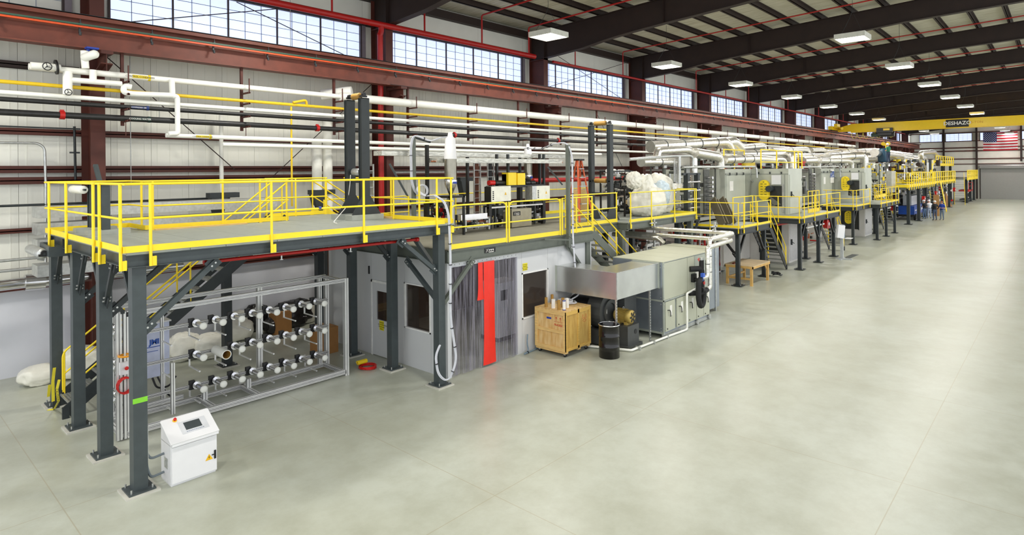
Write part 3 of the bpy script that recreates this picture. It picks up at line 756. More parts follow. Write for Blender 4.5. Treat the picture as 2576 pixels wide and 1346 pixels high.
# roller stands on the mezzanines
def roller(mb, a, b, r, parent, m=GALV, neck=True, name='roller'):
    a, b = Vector(a), Vector(b); d = (b - a).normalized()
    o = obj(name, MB().lathe([(0, 0), (r * .85, 0), (r, 0.02), (r, (b - a).length - 0.02), (r * .85, (b - a).length), (0, (b - a).length)], a, d, 20), m, parent)
    obj('shaft', MB().cyl(a - d * 0.14, b + d * 0.14, r * 0.25, 8), STEELD, o)
    return o
def bearing(parent, c, s=0.09):
    obj('bearing', MB().box(c[0] - s, c[0] + s, c[1] - 0.03, c[1] + 0.03, c[2] - s * 0.5, c[2] + 0.0).cyl((c[0], c[1] - 0.035, c[2] + 0.02), (c[0], c[1] + 0.035, c[2] + 0.02), s * 0.62, 12), BLACK, parent)
def tower(label, x, ya, yb, z0, z1, w=0.24, gz=0.5, pads=True, rollers=((1.0, 0.09),), mm=None, gus=0.45):
    m = mm or STEELD; t = thing('roller_stand', label, 'roller stand', (x, (ya + yb) / 2, z0))
    for y in (ya, yb):
        p = MB(); zb = z0 + (0.12 if pads else 0.0)
        p.box(x - w / 2, x + w / 2, y - 0.075, y - 0.06, zb, z1); p.box(x - w / 2, x + w / 2, y + 0.06, y + 0.075, zb, z1); p.box(x - w / 2 + 0.02, x - w / 2 + 0.035, y - 0.06, y + 0.06, zb, z1)
        p.box(x - w / 2, x + w / 2, y - 0.075, y + 0.075, z1 - 0.02, z1)
        p.prism([(x - gus, y - 0.075, zb), (x + gus, y - 0.075, zb), (x + w / 2, y - 0.075, zb + gz), (x - w / 2, y - 0.075, zb + gz)], (0, -0.015, 0))
        obj('post', p, m, t)
        if pads: obj('base_pad', MB().box(x - 0.48, x + 0.48, y - 0.16, y + 0.16, z0 + 0.002, z0 + 0.14), mat('pale_grey_base', (166, 170, 164), 0.5), t)
    obj('cross_bar', MB().box(x - 0.05, x + 0.05, ya, yb, z0 + 0.95, z0 + 1.05), m, t)
    lo, hi = min(ya, yb), max(ya, yb)
    for zz, r, mt in rollers:
        roller(None, (x, lo + 0.16, zz), (x, hi - 0.16, zz), r, t, mt)
        bearing(t, (x, lo, zz)); bearing(t, (x, hi, zz))
    return t
tower('tall dark grey two-post roller tower with top and middle rollers on near mezzanine', 9.1, 14.05, 13.4, ZD, 6.93, rollers=((7.0, 0.085, TUBEB), (5.02, 0.1, GALV)))
one('white_string', MB().tube([at(882, 440, x=9.0), at(880, 470, x=9.0), at(872, 520, x=9.0), tuple(at(838, 560, z=ZD + 0.02)), tuple(at(848, 562, z=ZD + 0.02))], 0.01, 5, bend=0.2), PAPER, 'thin white cord hanging from the middle roller to the deck', 'cord')
t = thing('roller_stand', 'short grey two-post roller frame at the left end of near mezzanine', 'roller stand', (3.62, 14.9, ZD))
for y in (15.4, 14.5):
    p = MB(); p.box(3.55, 3.7, y - 0.09, y - 0.075, ZD, 4.82); p.box(3.55, 3.7, y + 0.075, y + 0.09, ZD, 4.82); p.box(3.66, 3.68, y - 0.08, y + 0.08, ZD, 4.82); obj('post', p, STEEL, t)
    obj('base_pad', MB().box(3.3, 4.05, y - 0.12, y + 0.12, ZD + 0.002, ZD + 0.1), MATS['pale_grey_base'], t)
obj('top_plate', MB().box(3.4, 3.72, 14.3, 15.55, 4.82, 4.85), BLACK, t)
roller(None, (3.4, 15.1, 4.7), (3.4, 16.0, 4.7), 0.085, t, WHITEP)
# box frame with roller on rear-left column
t = thing('roller_bracket', 'dark grey box frame with a pale end roller on the rear left column', 'roller frame', (3.0, 15.2, 3.4))
fr = MB(); z = 3.5
c4 = [(3.38, 14.75), (2.76, 14.75), (2.83, 15.95), (3.3, 15.75)]
for a, b in zip(c4, c4[1:] + c4[:1]): fr.bar((a[0], a[1], z), (b[0], b[1], z), 0.04, 0.2)
obj('frame', fr, STEEL, t); roller(None, (2.72, 15.15, 3.44), (2.72, 16.35, 3.44), 0.1, t, GALV); bearing(t, (2.72, 15.05, 3.44)); bearing(t, (2.75, 16.4, 3.44))
# red sprinkler pipe under the mezzanine
t = thing('sprinkler_branch', 'thin red sprinkler pipe running under the front edge of the near mezzanine', 'sprinkler pipe', (6, 11.1, 3.45))
a = at(512, 660, y=11.0); b = at(1052, 602, y=11.0); obj('pipe', MB().cyl(a, b, 0.032, 10).cyl(a, a + Vector((0.05, 0, 0)), 0.045, 10).cyl(b - Vector((0.08, 0, 0)), b, 0.05, 10), REDP, t)
for k in (0.3, 0.62): c = a.lerp(b, k); obj('sprinkler_head', MB().cyl(c, c - Vector((0, 0, 0.1)), 0.015, 6).cyl(c - Vector((0, 0, 0.1)), c - Vector((0, 0, 0.11)), 0.035, 8), GALV, t)

# ================================================================= aluminium creel rack
def extr(a, b, w=0.09, parent=None, name='beam', slot=True, m=None):
    a, b = Vector(a), Vector(b); d = (b - a).normalized(); up = Vector((0, 0, 1)) if abs(d.z) < 0.9 else Vector((0, 1, 0))
    n = d.cross(up).normalized(); u = n.cross(d)
    o = obj(name, MB().bar(a, b, w, w, up), m or ALU, parent)
    g = MB()
    for s in (-1, 1):
        g.bar(a + n * s * (w / 2), b + n * s * (w / 2), 0.004, 0.012, up); g.bar(a + u * s * (w / 2), b + u * s * (w / 2), 0.012, 0.004, up)
        g.bar(a + n * s * (w / 2) + u * w * .28, b + n * s * (w / 2) + u * w * .28, 0.003, 0.008, up); g.bar(a + n * s * (w / 2) - u * w * .28, b + n * s * (w / 2) - u * w * .28, 0.003, 0.008, up)
    obj('slot', g, ALUD, o)
    return o
t = thing('creel_rack', 'long aluminium extrusion rack with three rows of steel spindles under the near mezzanine', 'rack', (6, 13.6, 0))
CR = t
FY, RY = 13.2, 14.1; XL, XR = 3.62, 8.36
extr((XL, FY, 0.10), (XR, FY, 0.10), 0.1, t); extr((XL, FY, 2.36), (XR, FY, 2.36), 0.09, t)
extr((XL, RY, 2.36), (XR, RY, 2.36), 0.08, t); extr((XL, RY, 0.10), (XR, RY, 0.10), 0.09, t); extr((XL, RY - 0.1, 0.26), (4.9, RY - 0.1, 0.26), 0.08, t)
for x, w in ((XR + 0.03, 0.1),): extr((x, FY, 0), (x, FY, 2.4), w, t, 'upright'); extr((x, RY, 0.05), (x, RY, 2.36), w, t, 'upright')
extr((XR - .08, FY, 2.36), (XR - .08, RY, 2.36), 0.07, t); extr((XR - .05, FY, 0.1), (XR - .05, RY, 0.1), 0.08, t)
extr((XR - 0.15, RY + 0.02, 0.05), (XR - 0.15, RY + 0.02, 2.36), 0.09, t, 'upright')
for x in (5.25, 6.2): extr((x, FY, 0.1), (x, RY, 0.1), 0.09, t); extr((x + .02, 13.8, 0.14), (x + .02, 13.8, 0.34), 0.09, t, 'stub_post')
extr((6.72, 14.3, 0.12), (6.72, 14.3, 2.3), 0.11, t, 'upright'); extr((4.55, 13.55, 0.1), (4.55, 13.55, 1.15), 0.07, t, 'upright'); extr((4.6, 14.3, 0.1), (4.6, 14.3, 2.0), 0.06, t, 'upright')
obj('levelling_foot', MB().cyl((6.72, 14.3, 0), (6.72, 14.3, 0.03), 0.1, 14).cyl((6.72, 14.3, 0.03), (6.72, 14.3, 0.12), 0.02, 8), BLACK, t)
rows = (1.79, 1.12, 0.45)
for rz in rows: extr((3.7, 14.0, rz - 0.02), (XR, 14.0, rz - 0.02), 0.06, t)
sx = [5.15 + i * (8.0 - 5.15) / 7 for i in range(8)]
sp0 = None
for ri, rz in enumerate(rows):
    for i, x in enumerate(sx):
        if ri == 1 and i == 1: continue
        if sp0 is None:
            c = (x, 13.95, rz); sp0 = obj('spindle', MB().cyl((x, 13.93, rz), (x, 13.56, rz), 0.055, 16).hcyl((x, 13.93, rz), (x, 13.9, rz), 0.085, 0.05, 16), CHROME, t, loc=c)
            e0 = obj('end_cap', MB().lathe([(0, 0), (0.05, 0), (0.075, 0.02), (0.075, 0.05), (0.05, 0.065), (0.02, 0.07), (0, 0.07)], (x, 13.56, rz), (0, -1, 0), 18), WHITEP, sp0)
            k0 = obj('brake_block', MB().box(x - 0.13, x - 0.02, 13.95, 14.02, rz - 0.09, rz + 0.1), BLACK, sp0)
        else:
            o = inst(sp0, 'spindle', t, (x, 13.95, rz))
            for ch in (e0, k0): q = ch.copy(); C.objects.link(q); q.parent = o
        # guide arm below
    for i in range(7):
        x = 4.6 + i * 0.55
        obj('guide_arm', MB().box(x - 0.015, x + 0.015, 14.3, 14.33, rz - 0.35, rz - 0.05).bar((x, 14.3, rz - 0.34), (x, 13.75, rz - 0.34), 0.03, 0.02).cyl((x, 13.74, rz - 0.34), (x, 13.77, rz - 0.34), 0.018, 8), ALU, t)
sp = thing('paper_tube', 'white cardboard tube fitted on a rack spindle, middle row', 'tube', (sx[1], 13.6, 1.12))
obj('spindle_tube', MB().hcyl((sx[1], 13.92, 1.12), (sx[1], 13.35, 1.12), 0.1, 0.085, 22), WHITEP, sp); obj('bore', MB().hcyl((sx[1], 13.9, 1.12), (sx[1], 13.36, 1.12), 0.084, 0.08, 22), TUBEB, sp)
# left tower of the rack
for (x, y, w) in ((3.5, 13.2, 0.09), (3.62, 13.2, 0.09), (3.56, 14.2, 0.09), (3.68, 14.2, 0.07)): extr((x, y, 0.02), (x, y, 2.42), w, t, 'upright')
extr((3.56, 13.2, 0.08), (3.56, 14.2, 0.08), 0.08, t); extr((3.56, 13.15, 2.42), (3.56, 14.25, 2.42), 0.07, t, m=STEELD)
for z in (1.98, 1.32, 0.72):
    roller(None, (3.5, 13.35, z), (3.5, 14.15, z), 0.055, t, GALV); roller(None, (3.5, 13.35, z + 0.13), (3.5, 14.15, z + 0.13), 0.045, t, CHROME)
    obj('support', MB().box(3.45, 3.75, 13.24, 13.28, z - 0.1, z - 0.06), CHROME, t)
t = thing('e_stop_box', 'small white emergency stop box with red button and orange guard on the rack tower', 'control box', tuple(at(316, 926, y=13.1)))
c = at(316, 926, y=13.08); obj('box', MB().box(c.x - 0.09, c.x + 0.07, c.y, c.y + 0.07, c.z - 0.12, c.z + 0.11), CABW, t)
obj('button', MB().lathe([(0, 0.05), (0.03, 0.05), (0.035, 0.03), (0.02, 0)], (c.x + 0.01, c.y, c.z), (0, -1, 0), 14), REDS, t)
obj('guard_ring', MB().lathe([(0.10, 0), (0.13, 0.01), (0.13, 0.03), (0.10, 0.04), (0.1, 0)], (c.x, c.y - 0.02, c.z + 0.22), (0, 0, 1), 18), mat('orange_guard', (240, 160, 20), 0.4), t)
one('air_hose', MB().tube([Vector(at(318, 972, y=13.0)) + Vector((0.13 * math.cos(a * .5), 0.004 * a, 0.15 * math.sin(a * .5))) for a in range(38)], 0.012, 6), REDS, 'coil of dark red air hose hung on the rack tower', 'hose')

# ================================================================= operator console
t = thing('operator_console', 'white operator console with sloped screen top standing beside the front column', 'control console', (3.87, 10.8, 0))
x0, x1, y0, y1 = 3.52, 4.23, 10.58, 11.03
obj('body', MB().box(x0, x1, y0 + 0.02, y1, 0.03, 0.66).box(x0 + .01, x1 - .01, y0 + .04, y1 - .01, 0, .03), CABW, t)
d = obj('door', MB().box(x0 + 0.012, x1 - 0.005, y0, y0 + 0.018, 0.05, 0.625), CABW, t)
obj('latch', MB().box(x1 - 0.05, x1 - 0.02, y0 - 0.012, y0, 0.24, 0.38).box(x1 - 0.09, x1 - 0.03, y0 - 0.02, y0 - 0.01, 0.31, 0.325), BLACK, d)
ws = obj('warning_sign', MB().prism([(x1 - 0.19, y0 - 0.002, 0.245), (x1 - 0.07, y0 - 0.002, 0.245), (x1 - 0.13, y0 - 0.002, 0.345)], (0, -0.002, 0)), mat('warning_yellow', (244, 190, 20), 0.4), d)
obj('bolt_mark', MB().prism([(x1 - 0.132, y0 - 0.005, 0.262), (x1 - 0.118, y0 - 0.005, 0.295), (x1 - 0.13, y0 - 0.005, 0.29), (x1 - 0.125, y0 - 0.005, 0.322), (x1 - 0.142, y0 - 0.005, 0.285), (x1 - 0.128, y0 - 0.005, 0.288)], (0, -0.001, 0)), BLACK, t)
hd = MB(); yf, yb = y0 - 0.05, y1
poly = [(x0 + 0.02, yf, 0.70), (x0 + 0.02, yf, 0.655), (x0 + 0.02, yb, 0.655), (x0 + 0.02, yb, 0.95)]
hd.prism([(x0, p[1], p[2]) for p in poly], (x1 - x0 + 0.01, 0, 0))
obj('desk_housing', hd, CABW, t)
nrm = Vector((0, -(0.95 - 0.70), (yb - yf))).normalized(); sl_ = Vector((0, yb - yf, 0.25)).normalized()
lidc = Vector(((x0 + x1) / 2, (yf + yb) / 2, 0.825)) + nrm * 0.008
def slab(cx, s, wx, ws_, th=0.006, off=0.0):
    c = Vector((cx, yf, 0.70)) + sl_ * s + nrm * (0.003 + off)
    return MB().bar(c - Vector((wx / 2, 0, 0)), c + Vector((wx / 2, 0, 0)), ws_, th, up=nrm)
obj('lid', slab((x0 + x1) / 2, 0.27, x1 - x0 + 0.04, 0.545, 0.014), CABW, t)
mz = obj('panel_bezel', slab(3.93, 0.27, 0.42, 0.27, 0.006, 0.010), mat('bezel_grey', (210, 212, 216), 0.4), t)
obj('screen', slab(3.92, 0.285, 0.25, 0.165, 0.004, 0.015), mat('screen_dark', (70, 76, 78), 0.15), mz)
kb = MB()
for i in range(10):
    c = Vector((3.80 + i * 0.028, yf, 0.70)) + sl_ * 0.17 + nrm * 0.018; kb.box(c.x - .009, c.x + .009, c.y - .007, c.y + .007, c.z - .002, c.z + .002)
obj('keys', kb, mat('key_blue_grey', (140, 150, 176), 0.4), mz)
c = Vector((3.70, yf, 0.70)) + sl_ * 0.47 + nrm * 0.012
obj('stop_button', MB().lathe([(0, 0.05), (0.02, 0.05), (0.026, 0.035), (0.018, 0.01)], c, nrm, 14), REDS, t); obj('button_ring', MB().lathe([(0.034, 0), (0.034, 0.008), (0.02, 0.012)], c, nrm, 14), MATS['warning_yellow'], t)
obj('side_disconnect', MB().box(x0 - 0.012, x0, y0 + 0.14, y0 + 0.27, 0.26, 0.42).box(x0 - 0.03, x0 - 0.01, y0 + 0.19, y0 + 0.22, 0.31, 0.38), GALV, t)
for k, (zs, zb) in enumerate(((0.16, 0.34), (0.46, 0.56))):
    one('flex_conduit', MB().tube([(x0, y0 + 0.32, zs), (x0 - 0.07, y0 + 0.32, zs - .01), (x0 - 0.2, y0 + 0.31, zs - 0.02), (x0 - 0.26, y0 + 0.3, zb), (x0 - 0.26, y0 + 0.3, zb + 0.25)], 0.02, 8, bend=0.1), mat('dark_conduit', (112, 122, 128), .45), ('lower' if k == 0 else 'upper') + ' grey flexible conduit between the console and the front column', 'conduit')
one('conduit_box', MB().box(3.25, 3.28, 10.85, 10.95, 0.45, 1.0).cyl((3.27, 10.9, 1.0), (3.27, 10.9, 3.5), 0.012, 8), GALV, 'thin galvanised conduit running up the side of the front column', 'conduit')
# ================================================================= things under the mezzanine
t = thing('control_cabinet', 'pale blue-white control cabinet behind the rack with blue lettering', 'cabinet', (4.6, 14.6, 0.55))
obj('body', MB().box(4.15, 4.85, 14.62, 14.9, 0.62, 1.78), mat('pale_blue_cabinet', (206, 212, 236), 0.35), t); obj('top', MB().box(4.12, 4.88, 14.58, 14.92, 1.78, 1.81), CABW, t)
text('lettering', 'JMI', 0.15, BLUE, t, (4.55, 14.615, 1.38), (1, 0, 0), (0, 0, 1), bold=0.006)
obj('lettering_line', MB().box(4.36, 4.68, 14.612, 14.62, 1.27, 1.285).box(4.38, 4.62, 14.612, 14.62, 1.18, 1.19), BLUE, t)
obj('stand_leg', MB().box(4.2, 4.25, 14.7, 14.75, 0, 0.62).box(4.75, 4.8, 14.7, 14.75, 0, 0.62), ALU, t)
one('cable_bundle', MB().tube([(4.5, 14.6, 0.62), (4.55, 14.5, 0.4), (4.8, 14.5, 0.38), (4.9, 14.4, 0.6)], 0.02, 6, bend=0.1).tube([(4.6, 14.6, 0.62), (4.7, 14.45, 0.3), (4.85, 14.4, 0.12), (3.9, 14.3, 0.1)], 0.018, 6, bend=0.1), BLACK, 'dark cables drooping below the pale blue cabinet', 'cables')
def bag(label, c, r, m, seed=0, flat=None, amp=0.14, pinch=0.0):
    c = (c[0], c[1], r[2] * 0.86)
    return one('plastic_bag', MB().blob(c, r, amp=amp, seed=seed, flat=0.004, pinch=pinch), m, label, 'bag', 'full plastic bags on the floor')
def fl(px, py): v = at(px, py, z=0); return (v.x, v.y)
def bagpx(label, xa, xb, yt, ybm, m, seed, z0=0.0, ry=None):
    """floor bag from its surveyed outline: front foot on the floor, size in metres from its distance"""
    f = at((xa + xb) / 2, ybm, z=z0); w = (f - Vector((0, 0, CH))).dot(FW); rx = (xb - xa) / 2 * w / FPX * 1.02
    top = (ybm - yt) * w / FPX; ry = ry or rx * .75; d = Vector((f.x, f.y, 0)).normalized(); cx_, cy_ = f.x + d.x * ry * .8, min(f.y + d.y * ry * .8, YW - ry - .02)
    h = max(top * .92, .25)
    return one('plastic_bag', MB().sack((cx_, cy_, z0 + h * .5), (rx, ry, h * .5), seed=seed, flat=z0 + .004), m, label, 'bag', 'full plastic bags on the floor')
bagpx('white bag lying on the floor by the wall at the far left edge', 60, 138, 920, 972, BAGW, 1)
bagpx('white bag standing against the wall behind the stair foot', 150, 245, 872, 955, BAGW, 2)
bagpx('large bright white bag behind the spindles, left of two', 426, 500, 838, 912, BAGW, 3)
bagpx('large bright white bag behind the spindles, right of two', 495, 568, 840, 905, BAGW, 4)
bagpx('white bag on the floor left of the black bags', 563, 632, 806, 862, BAGW, 5)
bagpx('pale bag stacked against the wall behind the black post', 558, 606, 775, 838, BAGW, 6)
bagpx('black bag in front of the pile by the wall', 664, 726, 798, 842, BAGK, 7)
bagpx('black bag right of the pile near the black post', 720, 770, 792, 824, BAGK, 8)
bagpx('large black bag at the back of the pile against the wall', 678, 766, 748, 816, BAGK, 9)
bagpx('black bag with grey sheen behind the middle rack post', 596, 648, 758, 828, BAGK, 10)
bagpx('white bag at the right end of the bag pile', 748, 796, 755, 815, BAGW, 11)
def cbox(label, x0, x1, y0, y1, h):
    t = thing('cardboard_box', label, 'box', ((x0 + x1) / 2, (y0 + y1) / 2, 0)); obj('carton', MB().box(x0, x1, y0, y1, 0, h), CARD, t)
    obj('tape', MB().box((x0 + x1) / 2 - .03, (x0 + x1) / 2 + .03, y0 - 0.002, y1 + 0.002, h, h + 0.002), TUBEB, t)
cbox('brown cardboard box standing behind the right end of the rack', 8.85, 9.35, 15.1, 15.75, 0.72)
cbox('brown cardboard box between white and black bags by the wall', 9.0, 9.5, 18.0, 18.5, 0.7)
cbox('small dark cardboard box beside the black bag behind the rack', 9.6, 10.0, 16.3, 16.6, 0.4)
obj_tr = one('floor_sign', MB().box(5.75, 6.2, 14.9, 14.98, 0, 0.012), PAPER, 'small white paper strip lying on the floor behind the rack', 'paper')
def coil(label, c, r, m, turns, th, name='air_hose'):
    pts = []
    for i in range(turns * 14):
        a = i / 14 * 2 * PI; rr = r * (1 + 0.12 * math.sin(i * 0.7)); pts.append((c[0] + rr * math.cos(a), c[1] + rr * math.sin(a), th + 0.012 * (i / 14) + 0.004 * math.sin(i)))
    return one(name, MB().tube(pts, th, 6), m, label, 'hose')
coil('red air hose coiled on the floor by the grey column', (9.05, 13.25), 0.2, REDS, 5, 0.014)
t = thing('coiled_hose', 'yellow spiral air hose lying on the red hose coil', 'hose', (8.95, 13.45, 0.08))
pts = []
for i in range(150):
    a = i * 0.7; u = i / 150; cx_ = 8.85 + 0.28 * u; pts.append((cx_, 13.42 + 0.05 * math.cos(a), 0.14 + 0.05 * math.sin(a)))
obj('spiral', MB().tube(pts, 0.008, 5), YEL, t)
# caution tape on the rear column
t = thing('caution_tape', 'yellow caution tape with black letters tied to the rear left column', 'tape', (3.05, 16.2, 0.9))
def ribbon(pts, w):
    m = MB(); P = [Vector(p) for p in pts]
    for a, b in zip(P[:-1], P[1:]): m.bar(a, b, 0.003, w, up=(1, 0.3, 0.2))
    return m
obj('strip', ribbon([at(149, 955, y=15.4), at(143, 980, y=15.35), at(147, 1010, y=15.3), at(136, 1030, z=0.01), at(120, 1031, z=0.01)], 0.05), mat('caution_yellow', (236, 222, 60), 0.5), t)
obj('strip', ribbon([at(137, 925, y=15.9), at(133, 960, y=15.9), at(134, 1010, y=15.9)], 0.06), MATS['caution_yellow'], t)
obj('strip', ribbon([at(125, 968, y=16.2), at(122, 998, y=16.2)], 0.06), MATS['caution_yellow'], t)
text('lettering', 'CAUTION', 0.06, BLACK, t, at(144, 994, y=15.28), (0.1, 0, -1), (1, 0, 0), 0.001)
# wall mounted duct sections and pipes left edge
for i, (a, b, z) in enumerate(((54, 535, 4.35), (54, 575, 3.93), (54, 615, 3.5), (54, 680, 2.9))):
    q = at(92, a and [535, 577, 618, 683][i], y=17.2)
    one('cable_tray', MB().box(q.x, 8.6, 17.1, 17.7, q.z - 0.13, q.z + 0.13), GALV, '%s galvanised tray from the top running left to right behind the near mezzanine' % ORD[i], 'cable tray', 'galvanised trays behind the near mezzanine')
one('ribbed_duct', MB().cyl((-1, 18.55, 2.38), at(62, 711, y=18.55), 0.13, 16).cyl(at(62, 711, y=18.55), at(112, 707, y=18.55), 0.2, 20).cyl(at(112, 707, y=18.55), (6.5, 18.55, 2.42), 0.14, 16), CHROME, 'shiny round duct with a wider sleeve along the wall at left', 'duct')
one('service_pipe', MB().cyl((-1, 18.9, 2.72), (6, 18.9, 2.72), 0.04, 8), GALV, 'grey conduit directly above the shiny round duct', 'pipe')
one('service_pipe', MB().cyl((-1, 17.8, 3.06), at(95, 648, y=17.8), 0.035, 8).cyl(at(95, 648, y=17.8), at(112, 650, y=17.8), 0.06, 8), GALV, 'grey conduit with coupling at left edge below the roller frame', 'pipe')
one('service_pipe', MB().tube([(-1, 18.9, 4.28), (8, 18.9, 4.28)], 0.03, 8), STEELD, 'dark conduit along the wall just below the guardrail top at left', 'pipe')
one('service_pipe', MB().tube([at(0, 359, y=18.9), at(95, 360, y=18.9), at(112, 372, y=18.9), at(115, 462, y=18.9), at(115, 700, y=18.9)], 0.03, 8, bend=0.1), GALV, 'thin silver conduit bending down the wall at the left edge', 'conduit')
one('service_pipe', MB().tube([at(187, 318, y=19.0), at(190, 452, y=19.0)], 0.03, 8).box(at(175, 384, y=19).x, at(200, 384, y=19).x, 18.95, 19.02, at(187, 384, y=19).z - .02, at(187, 384, y=19).z + .02), STEELD, 'short dark vertical conduit beside the first building column', 'conduit')
# ================================================================= control room under the second mezzanine
ZB = 3.12
RX0, RX1, RY0, RY1 = 9.85, 15.85, 11.08, 16.4
t = thing('control_room', 'white panelled control room with windows and strip curtain doorway under the second mezzanine', 'room', (12.8, 13.5, 0))
RM = t
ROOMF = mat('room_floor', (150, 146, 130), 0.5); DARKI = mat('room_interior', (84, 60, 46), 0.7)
def wall_x(parent, x, y0, y1, z0, z1, m=ROOM, th=0.06): return obj('wall_panel', MB().box(x, x + th, y0 + 0.003, y1 - 0.003, z0, z1), m, parent)
def wall_y(parent, y, x0, x1, z0, z1, m=ROOM, th=0.06): return obj('wall_panel', MB().box(x0 + 0.003, x1 - 0.003, y, y + th, z0, z1), m, parent)
DZ = 2.8
# left side wall: window 11.7-12.73 z .98-2.15 ; door 13.23-14.2 z 0-2.05
wall_x(t, RX0, RY0 - .0, 11.70, 0, DZ); wall_x(t, RX0, 11.70, 12.74, 0, 0.97); wall_x(t, RX0, 11.70, 12.74, 2.15, DZ); wall_x(t, RX0, 12.74, 13.24, 0, DZ)
wall_x(t, RX0, 13.24, 14.2, 2.06, DZ); wall_x(t, RX0, 14.2, 15.2, 0, DZ); wall_x(t, RX0, 15.2, RY1, 0, DZ)
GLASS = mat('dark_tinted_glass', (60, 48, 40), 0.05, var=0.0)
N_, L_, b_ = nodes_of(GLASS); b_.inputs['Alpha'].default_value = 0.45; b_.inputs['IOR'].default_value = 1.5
wfm = mat('window_trim_white', (236, 236, 234), 0.4)
def roomwin(parent, plane, c, a0, a1, z0, z1):
    m = MB(); g = MB(); t_ = 0.035
    B = (lambda M_, p, q, za, zb, d0, d1: M_.box(c - d0, c + d1, p, q, za, zb)) if plane == 'x' else (lambda M_, p, q, za, zb, d0, d1: M_.box(p, q, c - d0, c + d1, za, zb))
    B(m, a0, a1, z0, z0 + t_, 0.02, 0.07); B(m, a0, a1, z1 - t_, z1, 0.02, 0.07); B(m, a0, a0 + t_, z0, z1, 0.02, 0.07); B(m, a1 - t_, a1, z0, z1, 0.02, 0.07)
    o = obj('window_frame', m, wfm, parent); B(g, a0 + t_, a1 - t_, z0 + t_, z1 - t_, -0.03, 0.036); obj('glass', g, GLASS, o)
roomwin(t, 'x', RX0, 11.70, 12.74, 0.97, 2.15)
d = obj('door', MB().box(RX0 - 0.02, RX0 + 0.03, 13.3, 14.14, 0.02, 1.0).box(RX0 - 0.02, RX0 + 0.03, 13.3, 14.14, 1.78, 2.0).box(RX0 - 0.02, RX0 + 0.03, 13.3, 13.42, 1.0, 1.78).box(RX0 - 0.02, RX0 + 0.03, 13.95, 14.14, 1.0, 1.78), ROOM, t)
obj('glass', MB().box(RX0, RX0 + 0.01, 13.42, 13.95, 1.0, 1.78), GLASS, d)
obj('handle', MB().cyl((RX0 - 0.02, 13.37, 0.9), (RX0 - 0.08, 13.37, 0.9), 0.02, 8).cyl((RX0 - 0.08, 13.37, 0.9), (RX0 - 0.08, 13.5, 0.9), 0.014, 8), CHROME, d)
obj('door_frame', MB().box(RX0 - 0.03, RX0 + 0.05, 14.14, 14.2, 0, 2.06).box(RX0 - 0.03, RX0 + 0.05, 13.24, 13.3, 0, 2.06).box(RX0 - 0.03, RX0 + 0.05, 13.24, 14.2, 2.0, 2.06), wfm, t)
def sign(label, origin, xdir, w, h, lines, parent=None, nrm=None):
    o = Vector(origin); x = Vector(xdir).normalized(); n = nrm or x.cross(Vector((0, 0, 1)))
    t = thing('warning_sign', label, 'sign', o); c = o + n * 0.002
    obj('plate', MB().bar(c - x * w / 2, c + x * w / 2, 0.004, h), LABELY, t)
    for i, s in enumerate(lines): text('lettering', s, h * 0.2, BLACK, t, o + n * 0.006 + Vector((0, 0, h * (0.3 - 0.22 * i))), x, (0, 0, 1), 0.0005)
    return t
sign('yellow caution sign with black text on the white control room door', (RX0 - 0.022, 13.72, 0.86), (0, -1, 0), 0.2, 0.26, ('DANGER', 'AUTHORIZED', 'PERSONNEL', 'ONLY'), nrm=Vector((-1, 0, 0)))
sign('yellow caution sign with black text above the window near the crate', (12.72, RY0 - 0.004, 2.36), (1, 0, 0), 0.2, 0.2, ('CAUTION', 'HEARING', 'PROTECTION', 'REQUIRED'), nrm=Vector((0, -1, 0)))
one('door_bumper', MB().box(RX0 - 0.03, RX0, 14.28, 14.32, 2.2, 2.42), BLACK, 'small black latch on the wall above the control room door', 'fitting')
# front wall: opening 10.0-12.35, window 12.6-13.7
wall_y(t, RY0, 12.37, 12.58, 0, DZ); wall_y(t, RY0, 12.58, 13.72, 0, 0.93); wall_y(t, RY0, 12.58, 13.72, 2.2, DZ); wall_y(t, RY0, 13.72, 14.2, 0, DZ); wall_y(t, RY0, 14.2, 15.6, 0, DZ); wall_y(t, RY0, RX0, 12.37, 2.7, DZ)
roomwin(t, 'y', RY0, 12.58, 13.72, 0.93, 2.2)
obj('corner_trim', MB().box(RX0 - 0.01, RX0 + 0.12, RY0 - 0.015, RY0 + 0.05, 0, DZ + .05), ROOM, t)
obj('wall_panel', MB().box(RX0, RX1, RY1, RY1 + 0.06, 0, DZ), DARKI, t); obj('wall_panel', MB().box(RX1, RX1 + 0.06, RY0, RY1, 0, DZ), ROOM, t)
obj('ceiling_panel', MB().box(RX0, RX1, RY0, RY1, DZ, DZ + 0.04), DARKI, t)
